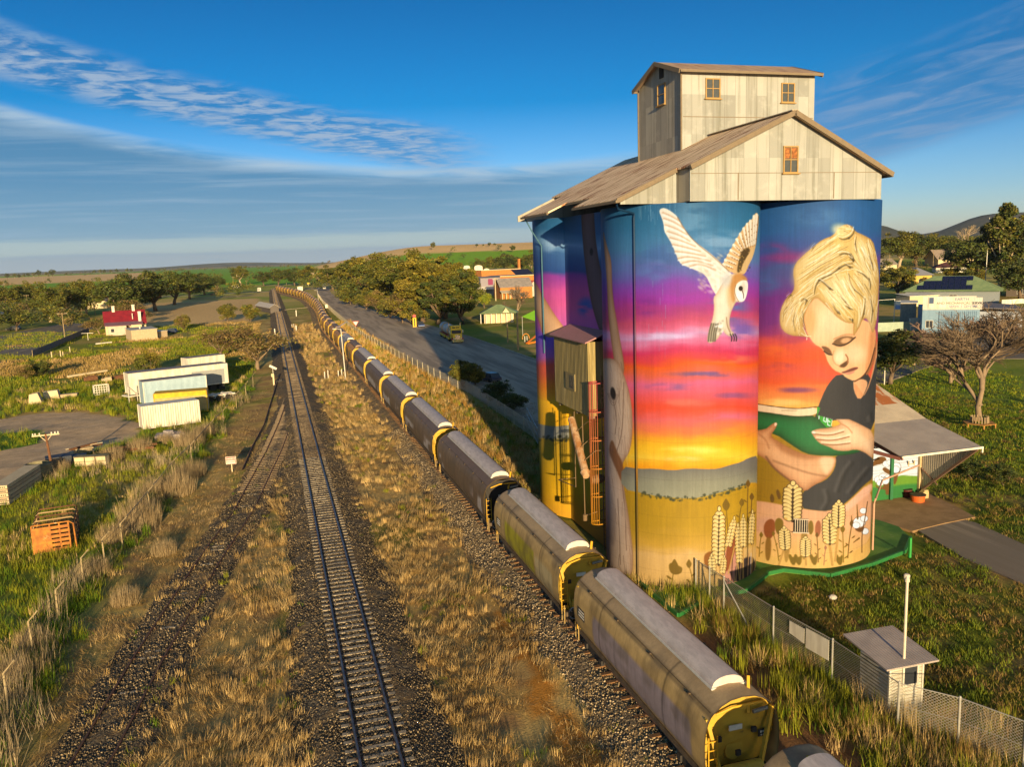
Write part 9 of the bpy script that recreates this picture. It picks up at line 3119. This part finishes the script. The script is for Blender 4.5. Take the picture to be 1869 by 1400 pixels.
for s in (-.3, .3):
 MB().beam((1.6, s, 0), (1.6, s, 2.2), .08).build('leg', galv, o)
b = GT(960, 624)
mb = MB().tube([(.9 * math.cos(t), 0, .9 + .9 * math.sin(t)) for t in np.linspace(-.3, math.pi + .3, 12)], .09, 7)
o = thing('play_arch', 'small orange and white play arch left of the slide', 'play equipment', b, .3)
mb.build('arch', plain('arch_orange', (.55, .22, .05), .5), o)
MB().beam((-.3, 0, 0), (-.3, 0, 1.3), .12).beam((.3, 0, 0), (.3, 0, 1.3), .12).build('supports', white_s, o)

# ------------------------------------------------------------------ town behind
def town(name, label, a, b, D, top, roof, ridge_px, wm, rm, wins=(), cat='house', ov=.5, A=None, dist=None):
 """front base corners in photo pixels; heights read off the photo at that distance"""
 if dist:
  P1, P2 = atD(a[0], a[1], dist), atD(b[0], b[1], dist)
  P1.z = float(hgt(P1.x, P1.y))
  P2.z = P1.z
 else:
  P1, P2 = GT(*a), GT(*b)
 fr = Fr(P1, P2)
 d = math.hypot(P1.x, P1.y)
 z = P1.z
 h = max(atD(a[0], top, d).z - z, 2.4)
 rg = max(atD(a[0], ridge_px, d).z - z, h + .3)
 return building(name, label, cat, fr, D, h, roof, rg, wm, rm, ov, wins) + (fr, h, rg)

par_w = mat('parapet_white', (.62, .55, .46), (.54, .47, .38), 1)
r, wl, rf, fr, h, rg = town('parapet_shop', 'brick shop with banded cream parapets beside the great dark tree', (848, 528), (882, 527), 16, 494, 'flat', 493, brick_o, grey_roof, cat='shop', ov=0.0)
mb = MB()
W = fr.W
for x0, x1, hh in ((-.1, W * .34, 1.9), (W * .58, W + .1, 1.9)):
 mb.bb(x0, x1, -.25, .2, h - .6, h + hh)
 xm = (x0 + x1) / 2
 mb.prism([(xm + (x1 - x0) * .5 * math.cos(t), -.25, h + hh + 1.1 * math.sin(t)) for t in np.linspace(0, math.pi, 9)], (0, 0, 0), (0, .4, 0))
mb.build('parapet', par_w, r)
mb = MB()
for z in (h * .45, h * .62, h * .8):
 mb.bb(-.1, W + .1, -.12, 0, z, z + .35)
mb.build('bands', par_w, wl)
MB().prism([(-.5, -3, h * .34), (W + .5, -3, h * .34), (W + .5, 0, h * .48), (-.5, 0, h * .48)], (0, 0, 0), (0, 0, .15)).build('veranda_roof', mat('veranda_red', (.30, .07, .04), (.22, .05, .03), 1), r)
for k in range(6):
 MB().beam((W * k / 5, -2.8, 0), (W * k / 5, -2.8, h * .34), .25).build('post', cream_m, r)
opening(wl, W * .42, W * .54, h * .55, h * .75)
r, wl, rf, fr, h, rg = town('arched_shop', 'shop with a plain cream arched parapet right of the banded brick shop', (882, 527), (896, 526), 14, 495, 'flat', 494, par_w, grey_roof, cat='shop', ov=0)
MB().prism([(fr.W / 2 + fr.W * .42 * math.cos(t), -.2, h + 1.6 * math.sin(t)) for t in np.linspace(0, math.pi, 10)], (0, 0, 0), (0, .4, 0)).build('arched_parapet', par_w, r)
r, wl, rf, fr, h, rg = town('brick_hall', 'long orange brick building with a cream top edge behind the small shops', (880, 528), (951, 524), 20, 494, 'flat', 493, brick_o, grey_roof, [(1, 2.2, 3, 4.5)], cat='building', ov=0)
MB().bb(-.15, fr.W + .15, -.15, .15, h, h + .35).build('coping', cream_m, r)
MB().bb(fr.W - .6, fr.W + .6, 1, 2.2, h, h + 6).build('chimney', brick_o, r)
r, wl, rf, fr, h, rg = town('brick_store', 'nearer orange brick wall with a cream coping and dark panels on its roof', (914, 536), (982, 532), 16, 505, 'flat', 504, brick_o, grey_roof, cat='building', ov=0)
MB().bb(-.15, fr.W + .15, -.15, .15, h, h + .35).build('coping', cream_m, r)
MB().prism([(fr.W * .5, 3, h + .4), (fr.W * .98, 3, h + .4), (fr.W * .98, 9, h + 3), (fr.W * .5, 9, h + 3)], (0, 0, 0), (0, 0, .12)).build('solar_panel', plain('panel_dark', (.02, .02, .035), .3), r)
r, wl, rf, fr, h, rg = town('billboard_shop', 'grey shop wall with a purple and a dark billboard behind the tall street pole', (878, 540), (914, 538), 8, 508, 'flat', 506, plain('wall_mauve', (.24, .21, .24), .8), grey_roof, cat='shop', ov=.2)
MB().bb(fr.W * .38, fr.W * .62, -.15, 0, h * .6, h * .95).build('billboard', plain('bill_purple', (.20, .02, .08), .5), r)
MB().bb(fr.W * .74, fr.W * .98, -.15, 0, h * .62, h * .95).build('billboard', plain('bill_dark', (.05, .06, .08), .5), r)
MB().prism([(-2, -2.6, h * .36), (fr.W * .6, -2.6, h * .36), (fr.W * .6, 0, h * .5), (-2, 0, h * .5)], (0, 0, 0), (0, 0, .15)).build('veranda_roof', white_s, r)
r, wl, rf, fr, h, rg = town('cottage', 'brick cottage with grey gabled roof and cream veranda before the brick store', (914, 546), (972, 543), 10, 524, 'gx', 509, brick_o, grey_roof, [(5, 7, .5, 2.2, 0, 'door'), (9, 11, .8, 2.2)], ov=.4)
for k in range(4):
 MB().beam((fr.W * .12 * k, -2.4, 0), (fr.W * .12 * k, -2.4, 2.6), .3).build('veranda_post', cream_m, r)
MB().prism([(-.4, -2.8, 2.6), (fr.W * .55, -2.8, 2.6), (fr.W * .55, 0, 3.6), (-.4, 0, 3.6)], (0, 0, 0), (0, 0, .15)).build('veranda_roof', mat('ver_pale', (.42, .36, .26), (.36, .3, .22), 1), r)
r, wl, rf, fr, h, rg = town('red_gable_house', 'white house with a small red gable touching the silo outline', (969, 541), (978, 540), 6, 521, 'gy', 512, white_s, mat('red_tiles', (.34, .05, .03), (.26, .04, .03), 1), ov=.4)
pole('tall pale street pole in front of the billboard shop', 905, 549, (903, 507), [(.6, 2.4, 0)], m=mat('pole_cream', (.52, .43, .27), (.42, .34, .2), 2), r=.22)
pole('grey street pole right of the tall pale one', 909, 540, 507, [], r=.15)
pole('power pole above the brick hall', 955, 492, 474, [(.3, 2.4, 0)])
pole('power pole beside the silo above the brick hall', 967, 502, 482, [(.3, 2.6, 0)])
pole('thin white mast on the brick hall', 933, 500, 482, [], r=.12)

# workshop
P1 = GT(1682, 609)
d = math.hypot(P1.x, P1.y)
P2 = atD(1786, 613, d * 1.005)
P2.z = P1.z
fr = Fr(P1, P2)
hT, hW = atD(1682, 541, d).z - P1.z, atD(1682, 561, d).z - P1.z
blue_w = mat('shaded_blue_sheet', (.17, .26, .36), (.14, .22, .31), 1.0, rough=.65)  # blue sheet darkened: shade on the workshop front is put into the colour
blue_c = mat('shaded_blue_door', (.13, .21, .30), (.11, .18, .27), 1.0, rough=.65, corr=(0, .35, .02))  # door blue deepened likewise, with the shade mixed into it
r = thing('workshop', 'pale blue steel workshop with three tall sliding doors and a lettered white parapet', 'workshop', fr.A, fr.rz)
W, D = fr.W, 14.0
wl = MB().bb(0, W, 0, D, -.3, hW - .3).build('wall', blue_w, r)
MB().bb(0, W * .93, -.12, .08, hW - .5, hT).bb(W * .93, W + .4, -.1, .08, hW - .5, hT - .3).build('parapet', mat('parapet_sheet', (.50, .46, .42), (.44, .40, .36), 1, corr=(0, .3, .01)), r)
MB().prism([(W * .3, .1, hW), (W + 8, .1, hW - .6), (W + 8, D, hW - .6), (W * .3, D, hW + .6)], (0, 0, 0), (0, 0, .12)).build('roof', mat('ws_roof', (.17, .15, .15), (.13, .115, .12), .6, rough=.6, corr=(0, .3, .01)), r)
MB().bb(W, W + 7.6, .8, D, -.3, hW - 1.0).build('side_wall', mat('ws_side', (.30, .32, .38), (.25, .27, .32), 1), r)
for k in range(3):
 x0 = W * .29 + k * W * .225
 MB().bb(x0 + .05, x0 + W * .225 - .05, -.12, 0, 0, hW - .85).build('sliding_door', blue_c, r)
opening(wl, W * .07, W * .19, 1.2, 2.6, 0, 'window', white_s)
sg = MB().bb(W * .10, W * .86, -.2, -.13, hW - .15, hT - .12).build('sign_board', white_s, r)
MB().bb(W * .11, W * .19, -.23, -.2, hW + (hT - hW) * .35, hT - .25).build('sign_badge', plain('badge_blue', (.05, .08, .16), .5), sg)
ink_b = plain('sign_blue', (.06, .10, .26), .6)
ink_k = plain('sign_ink', (.05, .05, .06), .6)
Hs = hT - hW

def words(txt, x, z, size, m, parent, y=-.21):
 cu = bpy.data.curves.new('lettering', 'FONT')
 cu.body = txt
 cu.size = size
 cu.extrude = .006
 cu.materials.append(m)
 tmp = bpy.data.objects.new('lettering', cu)
 COL.objects.link(tmp)
 bpy.context.view_layer.update()
 me = bpy.data.meshes.new_from_object(tmp.evaluated_get(bpy.context.evaluated_depsgraph_get()))
 bpy.data.objects.remove(tmp)
 if not me.materials:
  me.materials.append(m)
 o = bpy.data.objects.new('lettering', me)
 COL.objects.link(o)
 o.parent = parent
 o.location = (x, y, z)
 o.rotation_euler = (math.pi / 2, 0, 0)
 return o

words('EARTH', W * .56, hW + Hs * .60, Hs * .36, ink_b, sg)
words('AND MECHANICAL SERVICES', W * .24, hW + Hs * .27, Hs * .31, ink_k, sg)
words('SERVICE CENTRE', W * .46, hW - .05, Hs * .30, ink_b, sg)
# neighbours
fr2 = Fr(atD(1643, 574, d * 1.08), atD(1672, 577, d * 1.08), P1.z)
r2, wl2, _ = building('raised_hut', 'weathered grey hut on short stumps left of the workshop', 'hut', fr2, 6, 5.2, 'flat', 5.4, mat('hut_grey', (.30, .26, .22), (.22, .19, .17), 2, c3=(.4, .35, .28), s3=2), white_s, .3)
fr2 = Fr(GT(1596, 606), GT(1677, 603))
o = thing('low_wall', 'pale green low sheet wall left of the workshop', 'wall', fr2.A, fr2.rz)
MB().bb(0, fr2.W, -.08, .08, -.2, 1.9).build('sheets', mat('pale_green', (.30, .36, .28), (.25, .31, .24), 1, corr=(0, .3, .01)), o)
MB().bb(fr2.W - 2.0, fr2.W + .3, -.4, .4, -.2, 2.6).build('white_cabinet', white_s, o)
r, wl, rf, fr, h, rg = town('solar_house', 'house with a pale green hipped roof covered in dark solar panels', (1652, 553), (1822, 553), 14, 532, 'hip', 506, plain('wall_shade', (.20, .22, .24), .8), green_roof, [(4, 6, 1, 2.4), (12, 14, 1, 2.4)], ov=1.0)
k = min(15, fr.W) / 2 + 0
n_ = Vector((0, -(rg - h), (14 / 2 + 1)))
for i in range(9):
 for j in range(3):
  if j == 2 and not 2 <= i <= 6:
   continue
  if j == 1 and i > 6:
   continue
  y0 = -.3 + j * 2.3
  x0 = 3.2 + i * 1.65 + j * 1.6
  zf = lambda yy: h + (rg - h) * (yy + 1) / 8.0 + .14
  MB().prism([(x0, y0, zf(y0)), (x0 + 1.55, y0, zf(y0)), (x0 + 1.55, y0 + 2.2, zf(y0 + 2.2)), (x0, y0 + 2.2, zf(y0 + 2.2))], (0, 0, 0), (0, -.02, .05)).build('solar_panel', plain('panel_blue', (.012, .016, .045), .25, spec=.5), rf)
r, wl, rf, fr, h, rg = town('porch_house', 'house with a blue grey roof and a golden lit arched porch', (1668, 522), (1700, 520), 9, 503, 'hip', 489, plain('gold_wall', (.50, .34, .08), .8), plain('slate_roof', (.20, .20, .24), .6), [(2, 4, .4, 2.6), (6, 8, .4, 2.6)], ov=1.0)
r, wl, rf, fr, h, rg = town('brown_roof_house', 'large house with pale brown gabled roofs on the rise at the right', (1712, 487), (1790, 483), 14, 472, 'gx', 456, cream_m, mat('tan_roof', (.30, .23, .18), (.24, .18, .14), 1), [(6, 8, 1, 2.4)], ov=.8)
MB().prism([(fr.W * .15, -.8, h), (fr.W * .5, -.8, h), (fr.W * .325, -.8, rg)], (0, 0, 0), (0, 7, 0)).build('front_gable', mat('tan_roof', (.30, .23, .18)), r)
r, wl, rf, fr, h, rg = town('dark_roof_house', 'low house with a dark red brown roof below the large brown-roofed house', (1708, 498), (1775, 496), 10, 489, 'hip', 479, white_s, plain('dark_tiles', (.10, .04, .035), .7), ov=.9)
r, wl, rf, fr, h, rg = town('grey_roof_house', 'dark house with a pale grey hipped roof at the right edge of the photo', (1836, 541), (1905, 541), 12, 520, 'hip', 500, plain('dark_wall', (.09, .07, .06), .8), mat('pale_grey_roof', (.33, .30, .26), (.27, .245, .215), 1), [(3, 6, .8, 2.2)], ov=1.1)
fr2 = Fr(GT(1828, 556), GT(1900, 551))
o = thing('low_wall', 'cream low wall in front of the grey-roofed house at the right edge', 'wall', fr2.A, fr2.rz)
MB().bb(0, fr2.W, -.1, .1, -.2, 1.3).build('panels', white_s, o)
r, wl, rf, fr, h, rg = town('far_house', 'pale house just right of the silo below the gum trees', (1606, 493), (1637, 490), 8, 483, 'gx', 473, cream_m, grey_roof, [(2, 4, 1, 2)], ov=.5)
r, wl, rf, fr, h, rg = town('cream_shed', 'cream flat shed behind the workshop parapet', (1660, 560), (1712, 557), 6, 541, 'flat', 538, cream_m, white_s, cat='shed', ov=.3)
r, wl, rf, fr, h, rg = town('stone_shed', 'small stone shed between the solar panel house and the tall gum', (1806, 548), (1822, 547), 5, 529, 'flat', 526, brick_b, green_roof, cat='shed', ov=.3)
for px, py, top, arms, lab in ((1623, 491, 451, [(.3, 2.4, 0), (1.6, 1.8, 0)], 'double crossarm power pole right of the silo'), (1643, 530, 491, [], 'brown street pole near the porch house'), (1703, 487, 457, [], 'power pole between the row of gums'),
        (1730, 470, 441, [(.3, 2.2, 0)], 'power pole above the brown-roofed house'), (1752, 480, 444, [(.2, 1.4, 0)], 'pole beside the pale bare tree')):
 pole(lab, px, py, top, arms)
b = GT(1797, 540)
dd = math.hypot(b.x, b.y)
hh = atD(1803, 397, dd).z - b.z
o = thing('radio_mast', 'thin tall radio mast in front of the very tall gum', 'mast', b, 0)
MB().tube([(0, 0, 0), (.3, 0, hh)], [.16, .06], 6).build('mast_tube', galv, o)
MB().beam((.0, -.2, hh - 3.5), (.9, .2, hh - 3.5), .08).beam((.6, 0, hh - 4.6), (.6, 0, hh + .2), .05).build('antenna', galv, o)
b = GT(1631, 601)
dd = math.hypot(b.x, b.y)
hh = atD(1631, 545, dd).z - b.z
o = thing('sign_pole', 'white pole with a blue and white hanging sign left of the workshop', 'sign', b, -.4)
MB().tube([(0, 0, 0), (0, 0, hh)], .09, 8).build('post', white_s, o)
MB().beam((-4, 0, hh - .3), (0, 0, hh - .1), .08).build('arm', white_s, o)
sg = MB().bb(.15, 1.25, -.05, .05, hh - 2.4, hh - .5).build('sign_board', white_p, o)
MB().bb(.2, 1.2, -.08, -.05, hh - 2.3, hh - 1.4).build('blue_field', plain('sign_blue2', (.15, .25, .50), .5), sg)
for px, py, top, lab in ((1700, 642, 618, 'left one of two white posts in front of the workshop shrubs'), (1744, 648, 618, 'right one of two white posts in front of the workshop shrubs'), (1614, 703, 669, 'thin pale lamp post between the silo and the dark tree')):
 pole(lab, px, py, top, [], m=white_s, r=.08, name='street_post', cat='post')

# ------------------------------------------------------------------ air
def build_haze():
 mb = MB().bb(-18500, 18500, -400, 19500, -2.5, 230)
 m = bpy.data.materials.new('haze_air')
 m.use_nodes = True
 t = NT(m.node_tree)
 v = t.n('ShaderNodeVolumePrincipled')
 v.inputs['Color'].default_value = (0.72, 0.82, 0.98, 1)
 v.inputs['Density'].default_value = 3.5e-5
 v.inputs['Anisotropy'].default_value = 0.2
 out = t.n('ShaderNodeOutputMaterial')
 t.t.links.new(v.outputs[0], out.inputs['Volume'])
 tag(mb.build('haze', m), kind='stuff')

build_haze()
